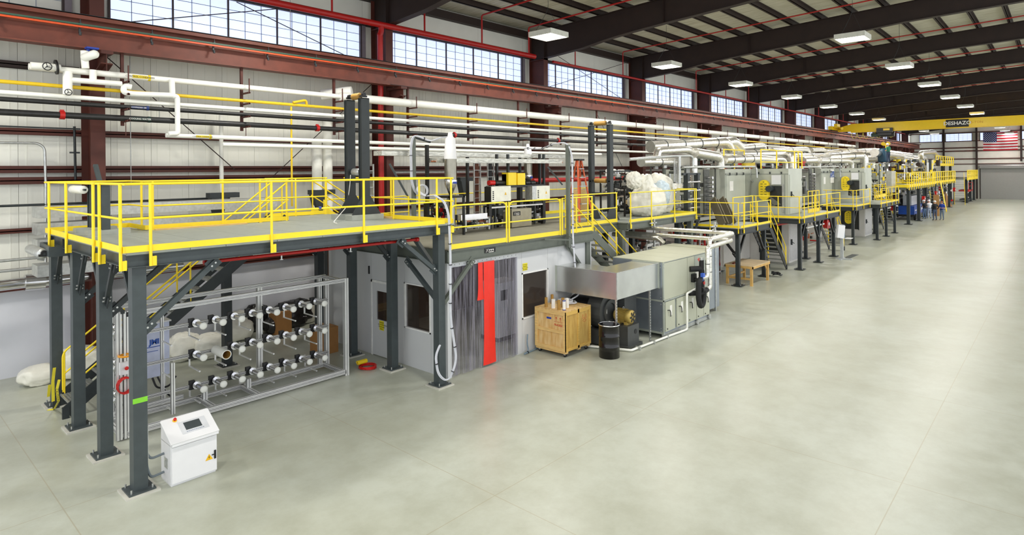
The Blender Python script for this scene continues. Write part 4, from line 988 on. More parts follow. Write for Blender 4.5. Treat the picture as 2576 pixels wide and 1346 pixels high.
# second mezzanine
t = thing('mezzanine_platform', 'olive grey mezzanine with solid deck over the white control room', 'platform', (15, 13.5, 0))
PL2 = t
DECKM = mat('steel_plate_deck', (128, 126, 112), 0.55, var=0.1, scale=2)
x = 9.82
while x < 15.8: obj('deck_plate', MB().box(x + .003, min(x + 1.5, 15.86) - .003, 11.0, 17.0, ZB - 0.02, ZB), DECKM, t); x += 1.5
x = 15.86
while x < 19.0: obj('deck_plate', MB().box(x + .003, min(x + 1.6, 19.05) - .003, 12.1, 17.0, ZB - 0.02, ZB), DECKM, t); x += 1.6
x = 19.05
while x < 24.5: obj('deck_plate', MB().box(x + .003, min(x + 1.4, 24.55) - .003, 11.65, 17.0, ZB - 0.02, ZB), GRAT, t); x += 1.4
for (a, b, zz, h) in (((9.8, 11.02), (15.9, 11.02), ZB - .02, 0.3), ((15.82, 11.02), (15.82, 12.2), ZB - .02, 0.3), ((15.9, 12.14), (19.1, 12.14), ZB - .02, 0.3), ((19.08, 11.7), (19.08, 16.9), ZB - .02, 0.26), ((19.05, 11.7), (24.5, 11.7), ZB - .02, 0.24), ((24.5, 11.7), (24.5, 16.9), ZB - .02, 0.24), ((9.85, 11.02), (9.85, 16.9), ZB - .02, 0.3)):
    m = MB(); m.bar((a[0], a[1], zz - h / 2), (b[0], b[1], zz - h / 2), 0.05, h); m.bar((a[0], a[1], zz - h + 0.01), (b[0], b[1], zz - h + 0.01), 0.14, 0.02); m.bar((a[0], a[1], zz - 0.01), (b[0], b[1], zz - 0.01), 0.14, 0.02)
    obj('beam', m, OLIVE, t)
for (x, y) in ((15.68, 11.12), (9.98, 16.6), (19.0, 11.9), (24.35, 11.85), (22, 16.6), (19, 16.6)): column(t, x, y, ZB - 0.26, 0.2, 0.16, OLIVE if y < 12 else STEELD)
brace(t, (14.6, 11.0, 2.78), (15.6, 11.0, 1.7), 0.08, OLIVE); brace(t, (9.5, 10.98, 1.75), (10.6, 10.98, 2.78), 0.09, OLIVE)
brace(t, (9.52, 11.0, 1.9), (9.52, 12.2, 2.8), 0.09, STEEL); 
for s in (-1, 1): brace(t, (24.35 + s * 0.1, 11.85, 1.9), (24.35 + s * 0.8, 11.85, 2.8), 0.08, STEELD)
def emblem(par, x, y, z, w):
    e = MB(); h = w * .28; e.bar((x - w * .5, y, z - h * .5), (x - w * .25, y, z + h * .5), .003, w * .06, up=(0, 1, 0)).bar((x - w * .5, y, z + h * .5), (x - w * .22, y, z - h * .5), .003, w * .06, up=(0, 1, 0))
    e.box(x - w * .15, x + w * .4, y - .001, y + .001, z - h * .6, z - h * .42)
    for i in range(5): e.box(x - w * .15 + i * w * .12, x - w * .09 + i * w * .12, y - .001, y + .001, z - h * .2 + (i % 2) * h * .15, z + h * .3)
    return obj('emblem', e, PAPER, par)
lb = thing('nameplate', 'small black and white builder plate on the olive mezzanine beam above the curtain', 'sign', (11.25, 10.985, 2.97))
obj('plate', MB().box(11.05, 11.45, 10.98, 10.99, 2.92, 3.04), BLACK, lb); emblem(lb, 11.25, 10.978, 2.98, .32)
# guardrails
Y2 = mat('yellow_paint_bright', (250, 226, 50), 0.4, var=0.02)
railing('yellow bay of guardrail with rounded ends above the strip curtain', [(9.9, 10.98), (11.88, 10.98)], ZB, [(9.9, 10.98), (11.88, 10.98)], arcs=True, below=0, toe=0.12, m=Y2)
railing('yellow bay of guardrail with rounded ends in front of the stainless box', [(11.98, 10.98), (14.2, 10.98)], ZB, [(11.98, 10.98), (14.2, 10.98)], arcs=True, below=0, toe=0.12, m=Y2)
railing('yellow guardrail bay beside the top of the stair on second mezzanine', [(14.3, 10.98), (15.85, 10.98)], ZB, [(14.3, 10.98), (15.0, 10.98), (15.83, 10.98)], below=0, toe=0.12, m=Y2)
railing('yellow guardrail behind the stairwell on second mezzanine', [(15.9, 12.1), (19.05, 12.1)], ZB, [(15.95, 12.1), (17.2, 12.1), (19.0, 12.1)], below=0, toe=0.12, m=Y2)
railing('yellow guardrail in front of the big white bags', [(19.1, 11.62), (24.5, 11.62)], ZB, [(19.15, 11.6), (20.65, 11.6), (22.5, 11.6), (24.45, 11.6)], m=Y2)
railing('yellow guardrail at the right end past the white bags', [(24.5, 11.62), (24.5, 13.2)], ZB, [(24.5, 11.7), (24.5, 13.1)], m=Y2)
railing('yellow guardrail at the back of second mezzanine near the hopper, rounded ends', [(9.95, 16.8), (13.2, 16.8)], ZB, [(9.95, 16.8), (11.5, 16.8), (13.2, 16.8)], arcs=True, below=0, toe=0.12, m=Y2)
railing('yellow guardrail at the back of second mezzanine behind the cabinets', [(13.4, 16.8), (17.5, 16.8)], ZB, [(13.4, 16.8), (15.4, 16.8), (17.4, 16.8)], arcs=True, below=0, toe=0.12, m=Y2)
railing('yellow guardrail at the back of second mezzanine by the step ladder', [(17.8, 16.8), (24.4, 16.8)], ZB, [(17.8, 16.8), (20, 16.8), (22.3, 16.8), (24.3, 16.8)], below=0, toe=0.12, m=Y2)
ladder_stair('metal_stair', 'olive grey stair with yellow handrails descending behind the air handling unit', (20.25, 11.12, 0.12), (15.95, 11.12, 3.1), (0, 0.82, 0), 13, strm=OLIVE)
for k, (a, b) in enumerate((((20.9, 11.5), (21.9, 12.4)), ((19.6, 12.6), (20.7, 12.9)))):
    one('plywood_sheet', MB().bar((a[0], a[1] + 1.0, 0.65), (b[0], b[1] + 1.0, 0.55), 1.1, 0.02, up=(0.3, -1, 0.1)), mat('brown_board', (150, 92, 60), 0.6), ('tilted brown board behind the olive stair, ' + ('right one' if k == 0 else 'left one')), 'board')

# strip curtain
CURT = bpy.data.materials.new('clear_pvc_strip'); CURT.use_nodes = True
Nn = CURT.node_tree.nodes; Ln = CURT.node_tree.links; Nn.remove(Nn['Principled BSDF'])
tr = Nn.new('ShaderNodeBsdfTransparent'); tr.inputs[0].default_value = (0.88, 0.88, 0.93, 1)
gl = Nn.new('ShaderNodeBsdfPrincipled'); gl.inputs['Base Color'].default_value = srgb(190, 186, 200); gl.inputs['Roughness'].default_value = 0.22
tcn = Nn.new('ShaderNodeTexCoord'); mpn = Nn.new('ShaderNodeMapping'); mpn.inputs['Scale'].default_value = (14, 14, 0.5)
nz = Nn.new('ShaderNodeTexNoise'); nz.inputs['Scale'].default_value = 2.2; nz.inputs['Detail'].default_value = 3
Ln.new(tcn.outputs['Object'], mpn.inputs[0]); Ln.new(mpn.outputs[0], nz.inputs['Vector'])
rr = Nn.new('ShaderNodeMapRange'); rr.inputs[1].default_value = 0.4; rr.inputs[2].default_value = 0.75; rr.inputs[3].default_value = 0.05; rr.inputs[4].default_value = 0.42
Ln.new(nz.outputs['Fac'], rr.inputs[0]); mxs = Nn.new('ShaderNodeMixShader'); Ln.new(rr.outputs[0], mxs.inputs[0]); Ln.new(tr.outputs[0], mxs.inputs[1]); Ln.new(gl.outputs[0], mxs.inputs[2]); Ln.new(mxs.outputs[0], Nn['Material Output'].inputs[0])
REDSTRIP = mat('red_pvc_strip', (236, 44, 28), 0.3, var=0.03)
t = thing('strip_curtain', 'clear plastic strip curtain with one broad red strip in the room doorway', 'strip curtain', (11.2, 11.05, 0))
obj('header_rail', MB().box(9.95, 12.4, RY0 - 0.05, RY0 - 0.01, 2.68, 2.8), ROOM, t)
obj('rivets', (lambda m: [m.cyl((10.05 + i * 0.16, RY0 - 0.055, 2.74), (10.05 + i * 0.16, RY0 - 0.05, 2.74), 0.01, 6) for i in range(15)] and m)(MB()), STEELD, t)['kind'] = 'stuff'
ns = 16; wd = (12.37 - 9.97) / ns
for i in range(ns):
    x0 = 9.97 + i * wd; yo = RY0 - 0.03 + (0.012 if i % 2 else -0.012); v = []; f = []; cols = 7; rws = 6
    for r_ in range(rws + 1):
        z = 0.03 + (2.7 - 0.03) * r_ / rws
        for c_ in range(cols + 1):
            u = c_ / cols; xx = x0 - 0.02 + (wd + 0.04) * u + 0.012 * math.sin(i * 2.1 + (rws - r_) * 0.5) * (1 - r_ / rws); yy = yo - 0.018 * math.sin(u * PI) + 0.02 * math.sin(i * 1.7) * (1 - r_ / rws)
            v.append((xx, yy, z))
    for r_ in range(rws):
        for c_ in range(cols): a = r_ * (cols + 1) + c_; f.append((a, a + 1, a + cols + 2, a + cols + 1))
    obj('strip', MB().add(v, f, True), CURT, t)
m = MB()
for (xa, xb, za, zb) in ((11.02, 11.42, 0.06, 2.7), (10.82, 11.0, 1.75, 2.7)):
    v = []; f = []
    for r_ in range(9):
        z = za + (zb - za) * r_ / 8; fl_ = (1 - r_ / 8) ** 6 * 0.04
        for c_ in range(9):
            u = c_ / 8; v.append((xa - fl_ + (xb - xa + 2 * fl_) * u, RY0 - 0.085 - 0.02 * math.sin(u * PI) + (0.008 if u > 0.45 else 0), z))
    for r_ in range(8):
        for c_ in range(8): a = r_ * 9 + c_; f.append((a, a + 1, a + 10, a + 9))
    m.add(v, f, True)
obj('strip', m, REDSTRIP, t)['label'] = 'bright red strip'
# inside the room
t = thing('electrical_cabinet', 'pale cabinet standing inside the room behind the strip curtain', 'cabinet', (13.6, 12.7, 0))
CB0 = at(1254, 800, y=12.3).x
obj('body', MB().box(CB0, CB0 + 1.0, 12.3, 13.0, 0.12, 1.72), CABW, t); obj('plinth', MB().box(CB0 - .01, CB0 + 1.01, 12.29, 13.01, 0, 0.12), BLACK, t); obj('vent', MB().box(CB0 + .1, CB0 + .4, 12.29, 12.3, 1.2, 1.5), BLACK, t)
one('machine_skeleton', MB().box(11.0, 11.5, 14.2, 14.8, 0, 1.6).box(10.8, 11.8, 14.0, 15, 0, .3).bar((10.6, 12.5, 0.9), (12, 14.5, 1.9), 0.05, 0.05), OVEND, 'dark machine frame inside the control room seen through the glass', 'machine')
one('work_bench', MB().box(10.5, 11.6, 15.2, 15.9, 0.85, 0.9).box(10.55, 10.6, 15.25, 15.3, 0, .85).box(11.5, 11.55, 15.25, 15.3, 0, .85).box(10.55, 10.6, 15.8, 15.85, 0, .85).box(11.5, 11.55, 15.8, 15.85, 0, .85), WOOD, 'wooden bench at the back inside the control room', 'bench')
rl = bpy.data.lights.new('room_fill_light', 'AREA'); rl.shape = 'RECTANGLE'; rl.size = 1.2; rl.size_y = 0.3; rl.energy = 9; rl.color = (1, .93, .82)  # unseen fill lamp, added to set the brightness of the room interior
t = thing('added_room_light', 'unseen flat lamp added to light the control room interior above the pale cabinet', 'light fixture', (12.6, 13.8, DZ - 0.05))
obj('panel', MB().box(12.0, 13.2, 13.65, 13.95, DZ - 0.06, DZ), HOUS, t); lo = bpy.data.objects.new('lamp', rl); C.objects.link(lo); lo.parent = t; lo.location = (0, 0, -0.03)

# ================================================================= air handling unit
AX0, AX1, AY0, AY1, AZ = 16.4, 19.55, 8.85, 10.6, 2.25
GP = mat('galvanised_panel', (176, 182, 172), 0.42, 0.35, var=0.05, scale=2)
AHUM = mat('ahu_beige_panel', (190, 192, 172), 0.4, 0.15, var=0.03, scale=1.5)
GPB = mat('galvanised_panel_side', (158, 166, 176), 0.3, 0.65, var=0.12, scale=1.6)
t = thing('air_handler', 'large galvanised air handling unit with access doors at floor level', 'air handling unit', ((AX0 + AX1) / 2, (AY0 + AY1) / 2, 0))
obj('body', MB().box(AX0, AX1, AY0 + 0.02, AY1, 0.12, AZ), GPB, t)
obj('body', MB().box(AX1, AX1 + 1.6, AY0 + 0.35, AY1 + 0.4, 0.12, AZ - 0.04), GPB, t)
xs = [AX0, 17.42, 18.3, AX1]
for a, b in zip(xs[:-1], xs[1:]): obj('roof_panel', MB().box(a + .005, b - .005, AY0 - 0.01, AY1, AZ, AZ + 0.02), AHUM, t)
obj('roof_panel', MB().box(AX1 + .005, AX1 + 1.62, AY0 + .35, AY1 + .4, AZ - .04, AZ - .015), AHUM, t)
obj('base_rail', MB().box(AX0, AX1, AY0 + 0.01, AY0 + 0.06, 0.02, 0.12).box(AX0, AX1, AY1 - 0.06, AY1, 0.02, 0.12), GALV, t)
for z0, z1, row in ((1.13, 2.23, 1), (0.15, 1.08, 0)):
    cuts = ([16.42, 17.95, 18.45, 19.52] if row else [16.5, 17.1, 17.2, 17.75, 17.92, 18.6, 18.62, 19.05, 19.08, 19.5])
    if row:
        for a, b in zip(cuts[:-1], cuts[1:]): obj('panel', MB().box(a + .01, b - .01, AY0 - 0.01, AY0 + 0.03, z0, z1), AHUM if a < 18.4 else GP, t)
    else:
        for a, b in ((16.5, 17.1), (17.22, 17.8), (17.95, 18.55), (18.58, 19.08), (19.1, 19.52)):
            p = obj('door', MB().box(a, b, AY0 - 0.02, AY0 + 0.03, z0 + 0.03, z1 - 0.02), AHUM, t)
            obj('door_handle', MB().tube([(a + 0.12, AY0 - 0.02, 0.8), (a + 0.2, AY0 - 0.06, 0.8), (a + 0.24, AY0 - 0.06, 0.72), (a + 0.24, AY0 - 0.06, 0.6)], 0.014, 6, bend=0.03), BLACK, p)
            obj('label_sheet', MB().box(a + 0.27, a + 0.4, AY0 - 0.024, AY0 - 0.02, 0.62, 0.92), PAPER, p)
            obj('vent_plug', MB().cyl((a + 0.1, AY0 - 0.02, 0.25), (a + 0.1, AY0 - 0.035, 0.25), 0.02, 10), BLACK, p)
obj('frame', MB().box(AX0 - .01, AX1, AY0 - .015, AY0 + .02, 1.085, 1.125).box(AX0 - .01, AX0 + .04, AY0 - .015, AY0 + .02, .12, AZ).box(17.83, 17.9, AY0 - .015, AY0 + .02, .12, 1.1).box(AX0 - .012, AX0 + .0, AY0, AY1, 1.08, 1.13).box(AX0 - .012, AX0, AY0, AY1, .12, .18), GP, t)
bo = MB()
for x in np.arange(16.5, 19.5, 0.3): bo.cyl((x, AY0 - .03, 1.105), (x, AY0, 1.105), .018, 6)
for z in (0.2, 0.28, 1.0, 1.2, 2.1, 2.2): bo.cyl((AX0 - .02, AY0 + .08, z), (AX0, AY0 + .08, z), .014, 6); bo.cyl((AX0 + .02, AY0 - .03, z), (AX0 + .02, AY0, z), .014, 6)
obj('bolts', bo, GALV, t)['kind'] = 'stuff'
obj('switch', MB().box(18.2, 18.42, AY0 - .1, AY0 - .01, 1.42, 1.68).cyl((18.3, AY0 - .2, 1.5), (18.3, AY0 - .1, 1.5), .06, 12), BLACK, t)
obj('label_sheet', MB().box(18.5, 18.8, AY0 - .024, AY0 - .012, 1.25, 1.7), PAPER, t)
obj('caster', MB().cyl((18.6, AY0 - .05, .08), (18.6, AY0 + .0, .08), .08, 14).cyl((19.5, AY0 - .05, .1), (19.5, AY0, .1), .08, 14), GALV, t)
# duct
t = thing('supply_duct', 'L-shaped galvanised sheet metal duct joining the control room wall to the air handler', 'duct', (14.6, 9.8, 1.5))
DX0, DX1, DY0, DY1, z0, z1 = 14.08, 14.95, 8.98, 9.85, 1.5, 2.22
d_ = MB(); poly = [(DX0, RY0 - .005), (DX0, DY0), (AX0 - .01, DY0), (AX0 - .01, DY1), (DX1, DY1), (DX1, RY0 - .005)]
d_.prism([(p[0], p[1], z0) for p in poly], (0, 0, z1 - z0)); DUCTM = mat('bright_galvanised_duct', (204, 206, 204), 0.26, 0.85, var=0.1, scale=1.2)
obj('duct_body', d_, DUCTM, t)
obj('flange', MB().box(AX0 - .06, AX0 - .012, DY0 - .03, DY1 + .03, z0 - .02, z1 + .03), GP, t); obj('flange', MB().box(DX0 - .015, DX0, RY0 - .05, RY0, z0 - .01, z1 + .02), GP, t)
obj('seam', MB().box(DX0 - .012, DX0 + .02, DY0 - .012, DY0 + .02, z0, z1 + .01).box(DX0 - .008, AX0, DY0 - .01, DY0, z1, z1 + .02).box(DX0 - .01, DX0, DY0, RY0, z1, z1 + .02), GALV, t)
for (x, y) in ((14.1, 9.0), (15.9, 9.0)):
    sm = MB().box(x - .02, x + .02, y - .003, y, 0, z0).box(x - .02, x - .017, y, y + .04, 0, z0); hl = MB()
    for i in range(18): hl.box(x - .008, x + .008, y - .006, y - .002, .08 + i * .08, .12 + i * .08)
    s_ = obj('strut_leg', sm, GALV, t); obj('slots', hl, BLACK, s_)['kind'] = 'stuff'
# blower and motor
t = thing('blower', 'dark grey centrifugal blower standing under the galvanised duct', 'fan', (14.9, 10.2, 0))
BLW = mat('blower_grey', (74, 76, 76), 0.4, 0.2)
bl = MB(); cx_, cy_, cz_ = 14.9, 9.75, 0.95
pts = [(cx_ + 0.52 * math.cos(a), cy_, cz_ + 0.52 * math.sin(a)) for a in np.linspace(0.2, 5.6, 26)] + [(cx_ + 0.6, cy_, cz_ - .1)]
bl.prism(pts, (0, 0.45, 0)); obj('scroll_housing', bl, BLW, t)
obj('inlet_ring', MB().hcyl((cx_, 9.7, cz_), (cx_, 9.75, cz_), 0.34, 0.24, 24), BLW, t); obj('inlet_cone', MB().cyl((cx_ - .1, 10.2, .9), (cx_ - .1, 10.9, .9), 0.42, 24), BLACK, t)
obj('pedestal', MB().box(14.5, 15.3, 9.7, 10.3, 0.05, 0.45), BLW, t); obj('name_label', MB().box(14.62, 14.74, 9.735, 9.748, 0.9, 1.1), PAPER, t)
bx = obj('belt_guard', MB().box(15.3, 15.95, 9.5, 9.95, 0.35, 1.35), BLW, t)
t = thing('blower_motor', 'gold finned electric motor on a grey box pedestal behind the black drum', 'motor', (15.1, 9.3, 0))
obj('pedestal', MB().box(14.78, 15.38, 9.08, 9.62, 0.06, 0.62).box(14.7, 15.48, 9.02, 9.7, 0.0, 0.08), BLW, t); obj('hole', MB().cyl((15.2, 9.075, 0.42), (15.2, 9.07, 0.42), 0.07, 16), BLACK, t)
mc = Vector((15.08, 9.1, 0.84))
mo = MB().lathe([(0, 0), (0.15, 0), (0.19, 0.03), (0.19, 0.16), (0.175, 0.17), (0.175, 0.5), (0.15, 0.56), (0, 0.56)], mc, (0, 1, 0), 26)
obj('motor_body', mo, MOTORG, t); fn = MB()
for i in range(20):
    a = 2 * PI * i / 20; v = Vector((math.cos(a), 0, math.sin(a))); fn.bar(mc + v * 0.19 + Vector((0, .18, 0)), mc + v * 0.19 + Vector((0, .5, 0)), 0.008, 0.03, up=v)
obj('fins', fn, MOTORG, t)['kind'] = 'stuff'
g = MB()
for i in range(6): a = 2 * PI * i / 6; g.bar(mc + Vector((0.04 * math.cos(a), -.008, 0.04 * math.sin(a))), mc + Vector((0.15 * math.cos(a), -.008, 0.15 * math.sin(a))), 0.05, 0.01, up=(0, 1, 0))
obj('fan_grille', g, BLACK, t); obj('feet', MB().box(14.93, 15.23, 9.2, 9.3, 0.62, 0.7).box(14.93, 15.23, 9.45, 9.55, 0.62, 0.7), MOTORG, t)
obj('lifting_eye', MB().tube([mc + Vector((0.035 * math.cos(a), .3, 0.22 + 0.035 * math.sin(a))) for a in np.linspace(0, 6.28, 12)], 0.008, 6), GALV, t)
# drum
t = thing('steel_drum', 'open black steel drum standing between the crate and the motor', 'drum', (13.87, 9.1, 0))
R_ = 0.275; pr = [(0, 0.02), (R_ - .01, 0.02), (R_, 0.0), (R_, .28), (R_ + .012, .295), (R_, .31), (R_, .56), (R_ + .012, .575), (R_, .59), (R_, .86), (R_ + .012, .872), (R_ - .006, .885), (R_ - .012, .87), (R_ - .012, .06), (0, .06)]
obj('shell', MB().lathe(pr, (13.87, 9.1, 0), n=36), mat('gloss_black_drum', (20, 18, 18), 0.12), t); obj('rim', MB().lathe([(R_ + .013, .862), (R_ + .02, .874), (R_ + .005, .888), (R_ - .01, .882), (R_ - .01, .868)], (13.87, 9.1, 0), n=36), CHROME, t)
# crate
X0, X1, Y0, Y1, Z0, Z1 = 12.97, 14.14, 9.88, 10.95, 0.16, 1.24
t = thing('wooden_crate', 'plywood shipping crate on casters with red stencil, next to the black drum', 'crate', ((X0 + X1) / 2, (Y0 + Y1) / 2, 0))
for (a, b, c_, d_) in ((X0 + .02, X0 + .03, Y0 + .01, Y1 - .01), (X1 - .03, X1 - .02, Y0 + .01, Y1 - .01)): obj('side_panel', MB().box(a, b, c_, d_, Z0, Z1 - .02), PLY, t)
PLY2 = mat('plywood_amber', (206, 170, 92), 0.6, scale=3, stretch=(3, 3, .8), col2=(186, 146, 70))  # deeper amber plywood for the front and back panels
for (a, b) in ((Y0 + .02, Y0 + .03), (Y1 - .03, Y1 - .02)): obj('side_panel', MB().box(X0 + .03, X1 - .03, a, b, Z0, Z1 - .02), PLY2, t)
obj('lid', MB().box(X0, X1, Y0, Y1, Z1 - .02, Z1), PLY, t)
def bat(x0, x1, y0, y1, z0, z1, m=None): obj('batten', MB().box(x0, x1, y0, y1, z0, z1), m or WOOD, t)
for z0_, z1_ in ((Z0, Z0 + .09), (Z1 - .12, Z1 - .02), (0.63, 0.71)): bat(X0, X0 + .02, Y0 + .085, Y1 - .085, z0_, z1_)
bat(X0, X0 + .02, Y0, Y0 + .085, Z0, Z1 - .02); bat(X0, X0 + .02, Y1 - .085, Y1, Z0, Z1 - .02)
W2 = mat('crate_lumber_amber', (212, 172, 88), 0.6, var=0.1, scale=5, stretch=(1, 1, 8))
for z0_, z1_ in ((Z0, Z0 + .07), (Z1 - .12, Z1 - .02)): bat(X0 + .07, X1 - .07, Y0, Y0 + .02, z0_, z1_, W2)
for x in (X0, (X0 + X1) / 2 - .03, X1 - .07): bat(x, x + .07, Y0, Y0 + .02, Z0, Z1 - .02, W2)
for x in (X0 + .02, (X0 + X1) / 2, X1 - .14): bat(x, x + .12, Y0 + .02, Y1 - .02, 0.1, 0.16)
for (x, y) in ((X0 + .1, Y0 + .1), (X1 - .1, Y0 + .1), (X0 + .1, Y1 - .1), (X1 - .1, Y1 - .1)):
    ca = obj('caster', MB().cyl((x - .02, y, .05), (x + .02, y, .05), .05, 16), RUBBER, t); obj('fork', MB().box(x - .03, x - .022, y - .03, y + .03, .05, .16).box(x + .022, x + .03, y - .03, y + .03, .05, .16).box(x - .03, x + .03, y - .03, y + .03, .15, .16), GALV, ca)
REDI = mat('red_stencil_ink', (196, 66, 40), 0.6)
text('stencil', 'FRAGILE', 0.075, REDI, t, (X0 + .018, Y0 + .26, .84), (0, -1, 0), (0, 0, 1), 0.001, bold=0.002)
st = MB(); yy = Y0 + .26
for s in (-1, 1): st.box(X0 + .016, X0 + .02, yy + s * .07 - .006, yy + s * .07 + .006, .95, 1.03).prism([(X0 + .016, yy + s * .07 - .03, 1.02), (X0 + .016, yy + s * .07 + .03, 1.02), (X0 + .016, yy + s * .07, 1.06)], (.004, 0, 0))
st.box(X0 + .016, X0 + .02, yy - .15, yy + .15, .925, .932); obj('stencil', st, REDI, t)
st = MB(); xx = X1 - .28
for s in (-1, 1): st.box(xx + s * .07 - .006, xx + s * .07 + .006, Y0 + .016, Y0 + .02, .95, 1.03)
st.box(xx - .12, xx + .12, Y0 + .016, Y0 + .02, .925, .932); st.tube([(xx + .07 * math.cos(a), Y0 + .016, .86 + .04 * math.sin(a)) for a in np.linspace(0, 6.28, 14)], 0.004, 4); obj('stencil', st, REDI, t)
obj('tape', MB().box(X0 + .015, X0 + .02, Y0 + .5, Y0 + .66, .97, 1.02), BLUECAP, t)['label'] = 'strip of blue tape'
# tubes on the crate
def ptube(label, px, py, h, r, m, band=None):
    v = at(px, py, z=Z1); v = Vector((min(max(v.x, X0 + .1), X1 - .1), min(max(v.y, Y0 + .1), Y1 - .12), Z1))
    t = thing('winding_tube', label, 'tube', v)
    obj('tube', MB().hcyl(v, v + Vector((0, 0, h)), r, r - .012, 20), m, t)
    if band:
        for zz in band[0]: obj('band', MB().hcyl(v + Vector((0, 0, zz)), v + Vector((0, 0, zz + .02)), r + .003, r, 20), band[1], t)
ptube('brown paper tube at the left of the group on the crate', 1374, 772, 0.26, 0.042, TUBEB)
ptube('brown paper tube standing behind the white one on the crate', 1389, 764, 0.26, 0.042, TUBEB)
ptube('white film roll, left of the two on the crate', 1392, 775, 0.24, 0.055, PAPER)
ptube('brown paper tube in the middle of the group on the crate', 1406, 779, 0.26, 0.045, TUBEB)
ptube('second brown paper tube just behind the middle one on the crate', 1416, 773, 0.26, 0.045, TUBEB)
ptube('white bobbin with blue end bands on the crate front edge', 1419, 780, 0.25, 0.045, PAPER, ((0.0, 0.24), BLUECAP))
ptube('white bobbin behind the blue banded one on the crate', 1427, 774, 0.26, 0.045, PAPER)
# white drain pipe on the floor
t = thing('drain_pipe', 'white plastic drain pipe running along the floor in front of the air handler', 'pipe', (16, 8.8, 0.05))
obj('pipe', MB().tube([(14.1, 10.2, .05), (14.6, 8.86, .05), (16.6, 8.78, .05), (17.55, 8.72, .05), (17.6, 8.72, .05)], 0.032, 10, bend=0.05), WHITEP, t)
obj('riser', MB().tube([(17.62, 8.74, .05), (17.7, 8.74, .05), (17.7, 8.74, 1.15), (18.35, 8.76, 1.2)], 0.032, 10, bend=0.06), WHITEP, t)
for x in (14.9, 15.7, 16.5, 17.3): obj('clamp', MB().box(x - .02, x + .02, 8.74, 8.9, 0, .1), GALV, t)
# foil pipes above the unit
t = thing('foil_pipe_loop', 'pair of silver jacketed pipes crossing above the air handler and dropping down its front', 'pipe', (19.5, 10, 2.2))
V1, V2 = 18.83, 18.5
for j, (zz, vx, zb, yb) in enumerate(((2.78, V1, 1.17, 8.5), (2.56, V2, 1.6, 8.42))):
    obj('pipe', MB().tube([(20.85 - j * .12, 13.2, zz - .0), (20.85 - j * .12, 8.55, zz), (vx, yb, zz - .03), (vx, yb, zb), (vx - .22, yb + .1, zb)], 0.075, 12, bend=0.12), FOIL, t)
obj('pipe', MB().tube([(20.45, 13.2, 2.5), (20.45, 11.2, 2.46), (20.45, 11.0, 2.3)], 0.09, 12, bend=0.1), FOIL, t)
for (y_) in (11.6, 9.2): obj('strut_post', MB().box(20.8, 20.86, y_ - .03, y_ + .03, 0, 3.15 - 0.0).box(20.5, 21.0, y_ - .03, y_ + .03, 2.98, 3.02), GALV, t); obj('pipe_clamp', MB().hcyl((20.85, y_ - .02, 2.86), (20.85, y_ + .02, 2.86), .05, .04, 12).hcyl((20.7, y_ - .02, 2.86), (20.7, y_ + .02, 2.86), .05, .04, 12), GALV, t)
obj('pipe_band', MB().hcyl((V1, 8.5, 2.2), (V1, 8.5, 2.22), .08, .07, 12).hcyl((V1, 8.5, 1.7), (V1, 8.5, 1.72), .08, .07, 12).hcyl((V2, 8.42, 2.0), (V2, 8.42, 2.02), .08, .07, 12), STEELD, t)
t = thing('insulated_valve_loop', 'black foam insulated pipe loop with red valve wheels at the air handler corner', 'pipe', (18.3, 8.5, 0.9))
obj('pipe', MB().tube([(18.1, 8.84, 1.85), (18.45, 8.6, 1.85), (18.45, 8.6, 1.2)], 0.09, 12, bend=0.1).cyl((18.45, 8.6, 1.85), (18.45, 8.6, 2.12), .075, 12), RUBBER, t)
obj('pipe', MB().tube([(18.28, 8.55, 1.55), (18.02, 8.5, 1.5), (18.0, 8.5, 1.0), (18.1, 8.5, .72), (18.3, 8.5, .72), (18.4, 8.5, 1.0), (18.38, 8.5, 1.2), (18.2, 8.5, 1.22)], 0.085, 12, bend=0.1).tube([(18.0, 8.8, 1.1), (18.35, 8.5, 1.1), (18.62, 8.5, 1.17)], 0.08, 12, bend=.08), RUBBER, t)
for (px, py) in ((1758, 653), (1772, 712)): handwheel(at(px, py, y=8.38), 0.05, t, REDS)
obj('actuator', MB().box(18.2, 18.32, 8.42, 8.52, 1.62, 1.74).cyl((18.26, 8.47, 1.5), (18.26, 8.47, 1.62), .02, 8), mat('blue_actuator', (60, 100, 200), .4), t)
obj('cap', MB().cyl((18.45, 8.6, 2.12), (18.45, 8.6, 2.2), .06, 12), GALV, t)

